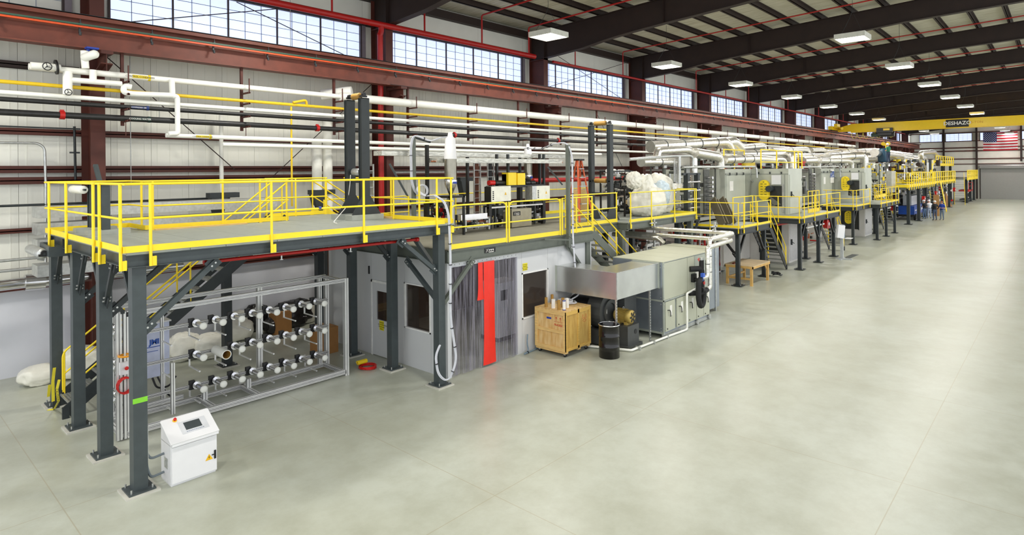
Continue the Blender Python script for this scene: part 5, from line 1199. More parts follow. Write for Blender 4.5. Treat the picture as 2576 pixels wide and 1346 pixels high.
# ================================================================= equipment on the second mezzanine
def U(px, py, y): return at(px, py, y=y)
t = thing('control_stand', 'black steel frame carrying two white control cabinets and a yellow guard', 'control cabinet stand', (15.2, 13.9, ZB))
KF = mat('black_frame_paint', (20, 20, 21), .4)
zt = U(1300, 467, 13.9).z; xa = U(1228, 560, 13.9).x; xb = U(1369, 560, 13.9).x; xm = U(1340, 470, 13.9).x
for x in (xa + .06, xb - .06): obj('leg', MB().box(x - .06, x + .06, 13.85, 13.97, ZB, zt), KF, t)
obj('top_beam', MB().box(xa, xb, 13.82, 14.0, zt - .06, zt + .02), KF, t); obj('crossbar', MB().box(xa, xb, 13.86, 13.94, ZB + .68, ZB + .73), ALU, t); obj('inner_post', MB().box(U(1306, 500, 14).x, U(1312, 500, 14).x, 13.95, 14.05, ZB + .5, zt), KF, t)
for i, (p0_, p1_, q0_, q1_, yy) in enumerate(((1236, 1285, 468, 508, 13.6), (1350, 1383, 467, 503, 13.6))):
    a = U(p0_, q1_, yy); b = U(p1_, q0_, yy)
    cb = obj('cabinet', MB().box(a.x, b.x, yy, yy + .28, a.z, b.z), mat('cabinet_cream', (244, 244, 230), .35), t)
    cx_ = a.x + (b.x - a.x) * .72; cz_ = (a.z + b.z) / 2; obj('warning_triangle', MB().prism([(cx_ - .05, yy - .003, cz_ - .04), (cx_ + .05, yy - .003, cz_ - .04), (cx_, yy - .003, cz_ + .06)], (0, -.002, 0)), MATS['warning_yellow'], cb)
    k = MB()
    for j in range(5): k.box(a.x + .06, a.x + .12, yy - .004, yy, a.z + .06 + j * .06, a.z + .1 + j * .06)
    obj('switches', k, BLACK, cb)
    obj('end_panel', MB().box(a.x - .03 - (.2 if i else 0), a.x, yy, yy + .28, a.z, b.z), GALV if i else KF, cb)
a = U(1271, 466, 13.9); b = U(1313, 434, 13.9)
gd = obj('guard', MB().box(a.x, a.x + (b.x - a.x) * .46, 13.75, 14.05, a.z, b.z), YEL, t); obj('guard', MB().box(a.x + (b.x - a.x) * .54, b.x, 13.75, 14.05, a.z, b.z - .02).box(a.x, b.x, 13.85, 14.05, a.z, b.z - .05), YEL, t)
for (p, m) in ((1236, REDS), (1250, KF), (1262, KF), (1325, KF), (1338, KF)):
    q = U(p, 460, 13.95); obj('drive_motor', MB().cyl((q.x - .12, 13.95, q.z), (q.x + .12, 13.95, q.z), .085, 12), m, t)
t = thing('stainless_box', 'brushed stainless steel box with small black plate on the second mezzanine', 'cabinet', (15.6, 13.7, ZB))
a = U(1288, 572, 13.6); b = U(1337, 523, 13.6); obj('box', MB().box(a.x, b.x, 13.6, 14.0, ZB + .02, b.z), mat('brushed_steel', (164, 158, 138), .35, .5, var=.08), t); obj('plate', MB().box(a.x + .06, a.x + .42, 13.59, 13.598, b.z - .22, b.z - .08), BLACK, t); emblem(t, a.x + .24, 13.588, b.z - .15, .3)
def hopper(label, px, y, yt, yc, yb_, yn, r, stand=True):
    """white receiver, clear tube, steel cone"""
    zt_ = U(px, yt, y).z; zc = U(px, yc, y).z; zb_ = U(px, yb_, y).z; zn = U(px, yn, y).z; x = U(px, yc, y).x
    t = thing('hopper_loader', label, 'hopper', (x, y, ZB))
    obj('receiver', MB().lathe([(0, zt_), (r * .3, zt_), (r * .45, zt_ - .12), (r * .8, zt_ - .2), (r, zc + .05), (r, zc)], (x, y, 0), n=22), CABW, t)
    obj('sight_tube', MB().lathe([(r * .98, zc), (r * .98, zb_)], (x, y, 0), n=24), mat('smoky_steel', (150, 146, 132), .12, .85), t)
    obj('cone', MB().lathe([(r, zb_), (r * 1.05, zb_ - .03), (r * .95, zb_ - .14), (r * .2, zn), (0, zn)], (x, y, 0), n=22), CHROME, t); obj('label', MB().box(x - .07, x + .07, y - r - .01, y - r + .01, zb_ - .12, zb_ - .06), BLUECAP, t)
    if stand:
        obj('stand', MB().box(x - .3, x + .3, y - .3, y + .3, zn - .06, zn).box(x - .3, x - .24, y - .3, y - .24, ZB, zn).box(x + .24, x + .3, y - .3, y - .24, ZB, zn).box(x - .3, x - .24, y + .24, y + .3, ZB, zn).box(x + .24, x + .3, y + .24, y + .3, ZB, zn), KF, t); obj('feed_throat', MB().cyl((x, y, ZB + .3), (x, y, zn), .12, 16), GALV, t)
    return t
hopper('tall white-topped hopper loader with clear body and steel cone', 1133, 13.6, 333, 400, 452, 492, .19)
hopper('smaller hopper loader behind the yellow machine guard', 1328, 14.6, 362, 398, 440, 458, .16, True)
rnd = random.Random(5)
def clutter(name, label, cat, x0, x1, y0, y1, z0, z1, seed, n, mats, frame=True, big=.25):
    t = thing(name, label, cat, ((x0 + x1) / 2, (y0 + y1) / 2, z0)); R = random.Random(seed)
    if frame:
        f = MB()
        for x in (x0, x1):
            for y in (y0, y1): f.box(x - .03, x + .03, y - .03, y + .03, z0, z1)
        f.box(x0, x1, y0 - .03, y0 + .03, z1 - .06, z1).box(x0, x1, y1 - .03, y1 + .03, z1 - .06, z1).box(x0, x1, y0 - .03, y0 + .03, z0 + .1, z0 + .16)
        obj('frame', f, mats[0], t)
    B = [MB() for _ in mats]
    for i in range(n):
        k = R.randrange(len(mats)); m = B[k]; x = R.uniform(x0, x1); y = R.uniform(y0, y1); z = R.uniform(z0 + .05, z1); L = R.uniform(.1, big * 2.5) ; r = R.uniform(.02, big * .35)
        ax = R.randrange(4)
        if ax == 0: x2 = min(x + L, x1); m.cyl((x, y, z), (x2 + .02, y, z), r, 8)
        elif ax == 1: z2 = min(z + L, z1); m.cyl((x, y, z), (x, y, z2 + .02), r, 8)
        elif ax == 2: y2 = min(y + L, y1); m.cyl((x, y, z), (x, y2 + .02, z), r, 8)
        else: m.box(x, min(x + L * .6, x1) + .03, y, y + .1, z, min(z + L * .5, z1) + .02)
    for m, q in zip(B, mats):
        if m.v: obj('fittings', m, q, t)['kind'] = 'stuff'
    return t
clutter('extruder', 'low stainless extruder barrel with tangled fittings beside the white-topped hopper', 'machine', U(1165, 560, 13.7).x, U(1224, 560, 13.7).x, 13.6, 14.1, ZB + .05, ZB + .45, 3, 60, [GALV, CHROME, STEELD, COPPER], True, .12)
a = U(1160, 551, 13.55); b = U(1226, 540, 13.55); one('extruder_barrel', MB().box(a.x, b.x, 13.55, 13.9, a.z - .05, a.z + .12), CHROME, 'long polished steel barrel cover on the second mezzanine', 'machine')
clutter('hydraulic_unit', 'tangle of hoses and valves under the left white control cabinet', 'machine', U(1240, 560, 14).x, U(1280, 560, 14).x, 13.9, 14.4, ZB + .02, ZB + .75, 8, 50, [STEELD, CHROME, KF, CABLE], True, .15)
clutter('hydraulic_unit', 'tangle of hoses and valves under the right white control cabinet', 'machine', U(1340, 555, 14).x, U(1362, 555, 14).x, 13.9, 14.4, ZB + .02, ZB + .8, 9, 50, [STEELD, CHROME, KF, CABLE], True, .15)
clutter('gearbox_unit', 'dark machine cluster behind the yellow rail at the base of the hopper', 'machine', U(1085, 560, 14.6).x, U(1125, 560, 14.6).x, 14.3, 14.9, ZB, ZB + .9, 11, 50, [KF, STEELD, CHROME, REDS], True, .2)
clutter('wiring_rack', 'dark equipment rack with gauges behind the second roller tower', 'machine', 22.0, 23.6, 14.2, 14.8, ZB, 5.0, 13, 60, [KF, STEELD, CHROME, PAPER], True, .25)
clutter('pump_skid', 'dark equipment frame between the second roller tower and the white bags', 'machine', 21.5, 22.3, 13.3, 13.8, ZB, 4.3, 14, 40, [KF, STEELD, CHROME, GALV], True, .2)
# cable ladders
for i, (px, ht) in enumerate(((1202, 408), (1236, 405), (930, 413))):
    y = 15.6; c = U(px, 500, y); zt_ = U(px, ht, y).z; w = .17; m = MB().box(c.x - w, c.x - w + .03, y, y + .05, ZB if i < 2 else 3.1, zt_).box(c.x + w - .03, c.x + w, y, y + .05, ZB if i < 2 else 3.1, zt_)
    t = thing('cable_ladder', ('left vertical cable ladder with brown cables on second mezzanine', 'right vertical cable ladder with black cables on second mezzanine', 'silver vertical cable ladder right of the tall roller tower')[i], 'cable ladder', (c.x, y, 3.1))
    z = 3.3
    while z < zt_: m.box(c.x - w, c.x + w, y + .01, y + .03, z, z + .02); z += .25
    obj('ladder', m, GALV, t)
    if i < 2: obj('cables', MB().box(c.x - w * .5, c.x + w * .55, y + .03, y + .08, ZB, zt_), mat('brown_cable', (96, 50, 30), .6) if i == 0 else BLACK, t)
# horizontal trays
for i, (p0_, q0_, p1_, y, h) in enumerate(((950, 399, 1415, 14.6, .14), (1090, 397, 1400, 14.0, .14))):
    a = U(p0_, q0_, y); b = at(p1_, 0, y=y); z = U(1200, (385, 399)[i], y).z
    one('foil_tray', MB().box(a.x, b.x, y - .2, y + .2, z - h, z), mat('crinkled_foil', (206, 206, 198), .38, .6, var=.25, scale=5, bump=1.0, stretch=(1, 4, 4)), ('upper' if i == 0 else 'lower') + ' long foil wrapped tray running above the second mezzanine', 'cable tray')
q = U(1200, 407, 13.9); one('copper_pipe', MB().cyl((U(1085, 407, 13.9).x, 13.9, q.z), (U(1415, 407, 13.9).x, 13.9, q.z), .025, 8), COPPER, 'thin copper pipe below the foil trays over the second mezzanine', 'pipe')
for i, (px, y) in enumerate(((1250, 14.2), (1278, 14.2), (1358, 14.2), (1368, 14.2), (1176, 14.6), (1308, 14.6))):
    c = U(px, 450, y); one('tray_support', MB().box(c.x - .04, c.x + .04, y - .04, y + .04, ZB, U(px, 388, y).z), KF if i % 2 == 0 else STEELD, '%s thin dark post from the left holding the foil trays' % ORD[i], 'post', 'tray support posts')
a = at(1340, 455, y=17.9); b = at(1760, 443, y=17.9); one('sprinkler_pipe', MB().cyl((a.x, 17.9, 4.58), (b.x, 17.9, 4.58), .11, 14), REDP, 'thick red pipe running along behind the second mezzanine', 'sprinkler pipe')
# posts with cable bundles
t = thing('cable_post', 'grey post with looping grey cables above the near end of second mezzanine', 'post', (11.3, 14.3, ZB))
c = U(1041, 500, 14.2); obj('post', MB().box(c.x - .05, c.x + .05, 14.15, 14.25, ZB, U(1041, 345, 14.2).z), OLIVE, t); c2 = U(1075, 500, 14.2); obj('post', MB().box(c2.x - .04, c2.x + .04, 14.15, 14.25, ZB, U(1080, 365, 14.2).z), KF, t)
obj('arm', MB().bar(U(1040, 345, 14.2), U(1082, 358, 14.2), .06, .05), STEELD, t)
def bundle(label, pts, n=3, r=.013, sp=.022, m=CABLE):
    mb = MB()
    for i in range(n):
        o = Vector(((i - n / 2) * sp, 0, (i % 2) * sp * .6)); mb.tube([Vector(p) + o for p in pts], r, 6, bend=.25)
    t = thing('cable_bundle', label, 'cable bundle', Vector(pts[len(pts) // 2])); obj('cables', mb, m, t); tie = MB()
    for a, b in zip(pts[:-1], pts[1:]):
        a, b = Vector(a), Vector(b); L = (b - a).length; d = (b - a).normalized()
        for j in range(int(L / .45)): c = a + d * (.25 + j * .45) + Vector((-sp * .5, 0, sp * .3)); tie.cyl(c - d * .008, c + d * .008, r * (1 + n * .75), 8)
    if tie.v: obj('cable_ties', tie, BLACK, t)['kind'] = 'stuff'
    return t
bundle('grey cable bundle rising over the post and looping down behind the guardrail', [U(1130, 345, 13.9), U(1110, 346, 13.9), U(1085, 357, 14), U(1040, 338, 14.1), U(1034, 370, 14.1), U(1036, 460, 14.1), U(1048, 490, 14.1), U(1075, 492, 14), U(1076, 472, 14), U(1060, 463, 14), U(1048, 478, 14), U(1070, 494, 13.8), U(1095, 492, 13)], 4)
bundle('grey cable bundle falling from the deck corner down the front column to the floor', [U(1095, 492, 10.6), U(1118, 505, 10.55), U(1130, 540, 10.5), U(1134, 640, 10.6), U(1134, 800, 10.65), (9.72, 10.6, .55), (9.45, 10.62, .12), (9.2, 10.68, .35), (9.15, 10.7, .8), (9.3, 10.72, 1.0)], 3)
t = thing('cable_post', 'thin grey post beside the stair top carrying the second cable bundle', 'post', (14.55, 10.9, 2.7))
c = U(1431, 600, 10.86); obj('post', MB().box(c.x - .05, c.x + .05, 10.82, 10.92, 2.75, U(1431, 365, 10.86).z), OLIVE, t); obj('arm', MB().bar(U(1370, 602, 10.9), U(1445, 604, 10.6), .035, .035).bar(U(1426, 590, 10.9), U(1446, 604, 10.6), .03, .03), OLIVE, t)
bundle('grey cable bundle from the thin post down onto the wooden crate', [U(1320, 373, 13.5), U(1360, 376, 12.5), U(1395, 362, 11.3), U(1428, 358, 10.86), U(1440, 390, 10.75), U(1442, 600, 10.6), U(1448, 680, 10.5), U(1462, 740, 10.4), (14.0, 10.5, 1.3), (13.75, 10.35, 1.27), (13.95, 10.2, 1.27), (14.1, 10.4, 1.28)], 3)
t = thing('hose_coil', 'coil of grey cable lying on the crate top behind the tubes', 'cable', (13.85, 10.5, Z1)); obj('coil', MB().tube([(13.8 + .2 * math.cos(a * .5), 10.5 + .2 * math.sin(a * .5), Z1 + .02 + .002 * a) for a in range(45)], .02, 6), CABLE, t)
bundle('blue-grey hose curving down beside the curtain to the floor behind the crate', [(12.75, 11.02, .5), (12.7, 11.0, .25), (12.75, 10.98, .05), (12.4, 10.9, .03), (13.2, 11.0, .04)], 1, .02, m=mat('blue_grey_hose', (120, 140, 156), .4))
# ladder
t = thing('step_ladder', 'orange fibreglass step ladder standing on the second mezzanine', 'ladder', (18.2, 13.4, ZB))
La, Lb, Lt = U(1430, 545, 13.2), U(1495, 540, 13.9), U(1458, 404, 13.5)
zl = Lt.z; xl = Lt.x
for k, (fx, fy) in enumerate(((xl - .45, 13.2), (xl + .15, 13.0), (xl - .1, 14.1), (xl + .5, 13.9))): obj('rail', MB().bar((fx, fy, ZB), (xl - .12 + .24 * (k % 2), 13.5 + .05 * (k // 2), zl), .07, .03), ORANGE, t)
for i in range(1, 7):
    u = i / 7; z = ZB + (zl - ZB) * u; obj('step', MB().box(xl - .45 + .33 * u, xl + .15 - .03 * u, 13.1 + .38 * u - .05, 13.1 + .38 * u + .05, z, z + .03), GALV, t)
obj('top_cap', MB().box(xl - .17, xl + .17, 13.4, 13.65, zl, zl + .06), KF, t)
t = thing('wooden_stand', 'light wooden A-shaped cable reel stand leaning beside the step ladder', 'stand', (19, 14.0, ZB))
a = U(1440, 478, 14.3); b = U(1477, 480, 14.3)
obj('board', MB().prism([(a.x, 14.3, a.z), (a.x + .35, 14.3, a.z + .02), (a.x + .75, 14.3, ZB), (a.x + .1, 14.3, ZB)], (0, .03, 0)), WOOD, t); obj('board', MB().prism([(a.x + .5, 14.35, a.z), (a.x + .95, 14.35, a.z), (a.x + 1.45, 14.35, ZB), (a.x + .6, 14.35, ZB)], (0, .03, 0)), WOOD, t)
tower('second dark grey two-post roller tower on the second mezzanine', 19.6, 13.6, 12.75, ZB, 6.75, w=.22, gz=.55, pads=False, rollers=((6.82, .085, TUBEB), (4.62, .09, TUBEB)), gus=.5)
# bags on deck C
t = thing('bulk_bag', 'huge cream plastic bag tied at its neck, left one on second mezzanine', 'bag', (20.6, 12.6, ZB))
v1 = U(1628, 500, 12.8); obj('bag', MB().sack((v1.x, 12.8, ZB + .58), (.72, .6, .66), seed=21, flat=ZB + .01, crump=1.8), BAGW, t)
nk = U(1600, 450, 12.6); obj('neck', MB().sack((v1.x - .2, 12.75, ZB + 1.2), (.3, .25, .42), seed=23, crump=3), BAGW, t); obj('neck_top', MB().sack((nk.x + .02, 12.7, nk.z - .05), (.3, .2, .26), seed=24, crump=4), BAGW, t)
t = thing('bulk_bag', 'huge white plastic bag leaning at right of the tied one', 'bag', (22.0, 12.9, ZB))
v2 = U(1662, 490, 13.2); obj('bag', MB().sack((v2.x, 13.3, ZB + .8), (.72, .55, .86), seed=31, flat=ZB + .01, crump=1.6), BAGW, t)
obj('blue_film', MB().sack((v2.x - .45, 13.0, ZB + .85), (.3, .38, .5), seed=33, crump=2.5), mat('pale_blue_film', (206, 222, 232), .2), t)
# things in front of wall seen above near mezzanine
for i, (px, yt_, yb_) in enumerate(((797, 352, 560), (824, 300, 560))):
    c = U(px, 400, 18.4); one('vertical_duct', MB().cyl((c.x, 18.4, 2.3), (c.x, 18.4, U(px, yt_, 18.4).z), .16, 16), WHITEP, ('left, shorter' if i == 0 else 'right, taller') + ' white vertical duct behind the near mezzanine railing', 'duct')
c = U(866, 233, 18.0); one('duct_elbow', MB().cyl((c.x + .1, 17.7, c.z), (c.x - .6, 18.4, c.z - .1), .19, 18), WHITEP, 'fat white pipe end behind the top of the tall roller tower', 'duct')
c = U(556, 300, 18.9); one('vertical_pipe', MB().cyl((c.x, 18.9, 2.3), (c.x, 18.9, U(556, 288, 18.9).z), .06, 12), WHITEP, 'slim white vertical pipe with a pointed top on the wall, left of the roller tower', 'pipe')
c = U(727, 350, 17.6); one('gas_drop', MB().tube([(c.x, 17.45, U(727, 268, 17.45).z), (c.x, 17.45, 4.0)], .03, 8).tube([U(737, 258, 17.4), U(770, 252, 17.4), U(772, 268, 17.45)], .04, 8, bend=.08), GASY, 'yellow gas pipe drop with a small branch at its top', 'gas pipe')
for i, (px, py) in enumerate(((556, 490), (806, 482), (1170, 450), (1575, 470))):
    c = U(px, py, 18.3); one('support_bracket', MB().box(c.x - .35, c.x + .5, 18.2, 18.5, c.z - .09, c.z + .06).prism([(c.x - .3, 18.2, c.z - .09), (c.x + .15, 18.2, c.z - .09), (c.x + .0, 18.2, c.z - .7), (c.x - .15, 18.2, c.z - .7)], (0, .3, 0)), STEELD, '%s dark grey cross arm bracket from the left behind the mezzanines' % ORD[i], 'bracket', 'dark cross arm brackets')
for i, (x0_, y0_, x1_, y1_) in enumerate(((980, 412, 1040, 520), (1378, 420, 1415, 465), (240, 415, 262, 500))):
    one('wall_brace', MB().bar(U(x0_, y0_, 17.6), U(x1_, y1_, 17.0), .1, .06), STEEL, ('grey diagonal strut below the second building column', 'grey diagonal strut near the step ladder', 'grey diagonal strut at the first building column')[i], 'strut')
one('blue_tape_mark', MB().hcyl(U(804, 523, 10.65) - Vector((.02, 0, 0)), U(804, 523, 10.65) + Vector((.03, 0, 0)), .026, .02, 10), BLUECAP, 'band of blue tape on the middle rail of the near mezzanine', 'tape')
# ================================================================= oven line
OV2 = mat('oven_lower_white', (226, 222, 216), 0.4, var=0.02)
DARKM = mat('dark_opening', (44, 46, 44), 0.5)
def ovenbox(label, x0, x1, y0, y1, z0, z1, m=OVEN, low=False, name='oven_section'):
    t = thing(name, label, 'oven', ((x0 + x1) / 2, (y0 + y1) / 2, z0))
    obj('shell', MB().box(x0, x1, y0, y1, z0, z1), m, t)
    return t
def doorpanel(t, x0, x1, y, z0, z1, m, handle=True, name='door'):
    d = obj(name, MB().box(x0, x1, y - .03, y, z0, z1), m, t)
    if handle:
        zc = (z0 + z1) / 2
        obj('handle', MB().box(x0 + .12, x0 + .18, y - .1, y - .03, zc - .15, zc + .15).cyl((x0 + .15, y - .1, zc), (x0 + .45, y - .1, zc - .1), .02, 6), STEELD, d)
        obj('hinge', MB().box(x1 - .06, x1 + .02, y - .05, y - .02, z0 + .2, z0 + .32).box(x1 - .06, x1 + .02, y - .05, y - .02, z1 - .35, z1 - .23), STEELD, d)
    return d
def stadium(x, y0, y1, z0, z1, th, n=10, taper=False):
    r = (y1 - y0) / 2; c = (y0 + y1) / 2; pts = []
    for i in range(n + 1): a = PI * i / n; pts.append((x, c + r * math.cos(a), z1 - r + r * math.sin(a)))
    for i in range(n + 1): a = PI + PI * i / n; pts.append((x, c + r * math.cos(a), z0 + r + r * math.sin(a)))
    return MB().prism(pts, (-th, 0, 0))
def chain_guard(label, x, y0, y1, z0, z1):
    t = thing('chain_guard', label, 'machine guard', (x, (y0 + y1) / 2, z0))
    obj('cover', stadium(x, y0, y1, z0, z1, .22), YEL, t)
    s = MB(); n = int((z1 - z0 - .5) / .14)
    for i in range(n + 1):
        z = z0 + .3 + i * .14
        for y in (y0 + .1, y1 - .22): s.box(x - .228, x - .22, y, y + .12, z, z + .025)
    for y in (y0 + .3,): s.box(x - .228, x - .22, y, y1 - .3, z1 - .12, z1 - .09)
    obj('slots', s, DARKM, t)['kind'] = 'stuff'
    return t
for i, (zx, nm) in enumerate(((33.9, 'nearer'), (50.5, 'farther'))):
    y0, yb = 10.88, 15.5; zd = 2.5
    t = ovenbox('%s tall grey oven section with fan opening and access door' % nm, zx, zx + 2.25, y0, yb, 2.3, 5.03)
    doorpanel(t, zx + .12, zx + 2.15, y0, 2.6, 4.7, OVEN)
    obj('trim_strip', MB().box(zx - .02, zx, y0, 12.9, 4.72, 4.76).box(zx - .02, zx, 11.05, 11.1, 2.5, 4.7), mat('oven_trim', (150, 154, 146), .5), t)
    for yy in (11.2, 11.8, 12.4): obj('clip', MB().box(zx - .05, zx - .02, yy, yy + .06, 4.74, 4.86), STEELD, t)
    # fan opening
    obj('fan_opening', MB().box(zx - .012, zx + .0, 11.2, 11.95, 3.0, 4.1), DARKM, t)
    obj('fan_blades', MB().prism([(zx - .03, 11.9, 3.6), (zx - .03, 11.25, 3.1), (zx - .03, 11.7, 3.05)], (-.02, 0, 0)).prism([(zx - .03, 11.9, 3.2), (zx - .03, 11.5, 3.0), (zx - .03, 11.8, 2.98)], (-.02, 0, 0)), mat('fan_blade_grey', (120, 120, 112), .4, .4), t)
    obj('opening_door', MB().box(zx - .06, zx - .02, 11.1, 11.2, 2.7, 4.2), GALV, t)
    obj('junction_box', MB().box(zx - .18, zx - .02, 11.25, 11.7, 4.18, 4.68), CABW, t); obj('drive_motor', MB().cyl((zx - .5, 11.75, 3.95), (zx - .02, 11.75, 3.95), .17, 16), STEELD, t)
    chain_guard('%s tall yellow slotted chain guard on the oven end above the walkway' % nm, zx - .04, 11.83, 12.36, 3.33 if i == 0 else 3.35, 4.42)
    # conduit swan-neck
    obj('conduit', MB().tube([(zx - .1, 14.5, 5.12), (zx - .1, 12.9, 5.12), (zx - .1, 12.85, 4.4), (zx - .1, 12.7, 4.3)], .035, 8, bend=.1).box(zx - .14, zx, 12.93, 13.0, 2.5, 5.0), GALV, t)
    # lower white housing
    t = ovenbox('%s white lower oven housing on the floor under the walkway' % nm, zx, zx + 2.25, y0, yb, 0.0, 2.25, OV2, name='lower_oven')
    doorpanel(t, zx + .08, zx + 2.2, y0, .1, 2.1, mat('oven_base_door', (204, 202, 204), .3, .3))
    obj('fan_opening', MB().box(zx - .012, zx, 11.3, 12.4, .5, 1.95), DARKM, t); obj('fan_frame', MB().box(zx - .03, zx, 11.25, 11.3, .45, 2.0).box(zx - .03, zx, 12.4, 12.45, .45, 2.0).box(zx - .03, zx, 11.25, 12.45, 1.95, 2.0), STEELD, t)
    if i: chain_guard('yellow slotted chain guard low on the farther oven housing', zx - .04, 11.65, 12.15, .9, 1.86)
    # tunnel before it
    tx0 = zx - 3.5; ty = 12.86
    t = ovenbox('grey oven tunnel box just before the %s tall section' % nm, tx0, zx - .02, ty, 16.4, 2.45, 5.03, name='oven_tunnel')
    doorpanel(t, tx0 + .1, zx - .9, ty, 2.55, 4.7, OVEN, False, 'panel'); doorpanel(t, zx - .85, zx - .1, ty, 2.55, 4.7, mat('oven_grey_dark', (150, 154, 144), .45), False, 'panel')
    obj('paper_notice', MB().box(tx0 + .5, tx0 + .95, ty - .04, ty - .032, 3.9, 4.4), PAPER, t)
    obj('trim_strip', MB().box(tx0, zx, ty - .06, ty - .03, 4.74, 4.8), MATS['oven_trim'], t)
    for k in range(3): obj('clip', MB().box(tx0 + .4 + k * .9, tx0 + .5 + k * .9, ty - .09, ty - .05, 4.7, 4.84), STEELD, t)
    obj('lever', MB().cyl((tx0 - .08, 13.6, 2.6), (tx0 - .08, 13.6, 3.5), .02, 6).cyl((tx0 - .08, 13.5, 3.45), (tx0 - .08, 13.85, 3.4), .025, 6), STEELD, t)
    t = ovenbox('white housing on the floor under the %s tunnel box' % nm, tx0, zx - .02, ty + .1, 16.4, 0, 2.2, OV2, name='lower_tunnel')
    obj('skirting', MB().box(tx0 - .01, zx - .02, ty + .08, ty + .1, 0, .12), GALV, t)
    if i:
        s = thing('logo_sign', 'blue lettered sign on a white frame beside the farther oven', 'sign', (zx - .8, ty - .06, 3.9)); obj('frame', MB().box(zx - 1.35, zx - .45, ty - .06, ty - .04, 3.95, 4.95), PAPER, s); text('lettering', 'APS', .62, BLUE, s, (zx - .9, ty - .065, 4.55), (1, 0, 0), (0, 0, 1), .003, bold=.02)
# roller section recess (dark machinery) between the ovens
for i, (x0, x1, nm) in enumerate(((25.4, 30.2, 'left'), (36.3, 46.8, 'right'))):
    clutter('roller_section', 'dark steel roller section with stacked chrome rollers, %s one of the oven line' % nm, 'machine', x0 + .2, x1 - .2, 13.2, 14.4, 2.6, 5.2, 30 + i, 90, [OVEND, CHROME, GALV, OLIVE], True, .3)
    t = thing('roller_stack', 'column of polished rollers facing the walkway, %s one' % nm, 'rollers', (x1 - 1.2, 13.0, 2.7))
    for k in range(9): z = 2.85 + k * .22; obj('roller', MB().cyl((x1 - 1.5, 13.05, z), (x1 - 1.5, 12.75, z), .07, 12), CHROME, t)
    obj('side_plate', MB().box(x1 - 1.8, x1 - 1.2, 13.06, 13.12, 2.6, 5.0), OVEND, t)
    obj('beam', MB().box(x0, x1, 12.95, 13.1, 2.55, 2.7), GALV, t)
    clutter('valve_skid', 'cluster of silver valves and pipes on the floor under the roller section, %s one' % nm, 'machine', x0 + .6, x1 - 2, 12.2, 14.2, 0.02, 2.2, 40 + i, 120, [CHROME, STEELD, GALV, COPPER, REDS], True, .3)
# ---------------------------------------------------------------- oven line walkways
def walk(label, decks, z, cols, beams_front, th=.24):
    t = thing('walkway_platform', label, 'platform', (decks[0][0], decks[0][2], 0))
    for (x0, x1, y0, y1) in decks:
        deck(t, x0, x1, y0, y1, z, w=1.2)
        for a, b in (((x0, y0), (x1, y0)), ((x0, y0), (x0, y1)), ((x1, y0), (x1, y1)), ((x0, y1), (x1, y1))):
            m = MB(); m.ibeam((a[0], a[1], z - .03 - th / 2), (b[0], b[1], z - .03 - th / 2), .12, th, .015); obj('beam', m, STEELD, t)
    for c in cols:
        column(t, c[0], c[1], z - th - .03, .16, .22, STEELD, grout=False)
        for (dx, dy) in c[2]: brace(t, (c[0] + dx * .08, c[1] + dy * .08, z - th - .95), (c[0] + dx * .8, c[1] + dy * .8, z - th - .08), .09, KF)
    return t
walk('grey walkway platform beside the first grey oven, wooden table beneath it', [(25.6, 29.1, 10.18, 12.8), (29.1, 33.8, 11.9, 12.8)], 2.5, [(25.85, 10.4, ((1, 0), (-0.0, 1))), (28.9, 10.4, ((-1, 0),)), (25.85, 12.6, ()), (28.9, 12.6, ())], None)
walk('grey walkway platform in front of the nearer tall oven section', [(31.5, 38.25, 9.5, 12.1), (36.2, 38.25, 12.1, 12.8)], 2.57, [(31.95, 9.75, ((1, 0),)), (35.03, 9.75, ((1, 0), (-1, 0))), (37.94, 9.75, ((-1, 0),)), (31.95, 11.6, ()), (36.1, 10.7, ((0, 1),))], None)
walk('grey walkway platform in front of the farther tall oven section', [(44.3, 48.4, 10.1, 12.1), (48.4, 54.7, 9.5, 12.1)], 2.5, [(44.62, 10.3, ((1, 0),)), (48.55, 9.7, ((1, 0),)), (51.5, 9.7, ((-1, 0),)), (54.5, 9.7, ()), (53.2, 10.8, ()), (45, 11.8, ())], None)
railing('yellow guardrail across the left end of the first walkway', [(25.58, 12.8), (25.58, 10.2)], 2.5, [(25.56, 12.7), (25.56, 11.5), (25.56, 10.25)])
railing('yellow guardrail along the front of the first walkway over the wooden table', [(25.6, 10.15), (29.1, 10.15)], 2.5, [(25.85, 10.13), (27.4, 10.13), (29.05, 10.13)])
railing('short yellow guardrail with a gate on the inner side of the first walkway', [(26.6, 10.9), (28.9, 10.9)], 2.5, [(26.6, 10.9), (27.9, 10.9), (28.9, 10.9)], h=1.25, toe=0)
railing('yellow guardrail across the left end of the second walkway', [(31.48, 12.0), (31.48, 9.5)], 2.57, [(31.46, 11.7), (31.46, 9.6), (31.46, 10.6)])
railing('yellow guardrail along the front of the second walkway', [(31.5, 9.47), (38.25, 9.47)], 2.57, [(31.7, 9.45), (33.4, 9.45), (35.6, 9.45), (38.1, 9.45)])
railing('short yellow guardrail with dark slats near the right end of the second walkway', [(35.6, 10.4), (37.6, 10.4)], 2.57, [(35.6, 10.4), (36.3, 10.4), (37, 10.4), (37.6, 10.4)], h=1.2, toe=.2)
railing('yellow guardrail across the left end of the third walkway', [(44.28, 12.0), (44.28, 10.1)], 2.5, [(44.26, 11.8), (44.26, 10.2)])
railing('yellow guardrail along the first length of the third walkway', [(44.3, 10.07), (48.4, 10.07)], 2.5, [(44.5, 10.05), (46.4, 10.05), (48.2, 10.05)])
railing('yellow guardrail along the projecting part of the third walkway', [(48.45, 9.47), (54.7, 9.47), (54.7, 11.0)], 2.5, [(48.6, 9.45), (50.4, 9.45), (52.2, 9.45), (53.6, 9.45), (54.6, 9.45)])
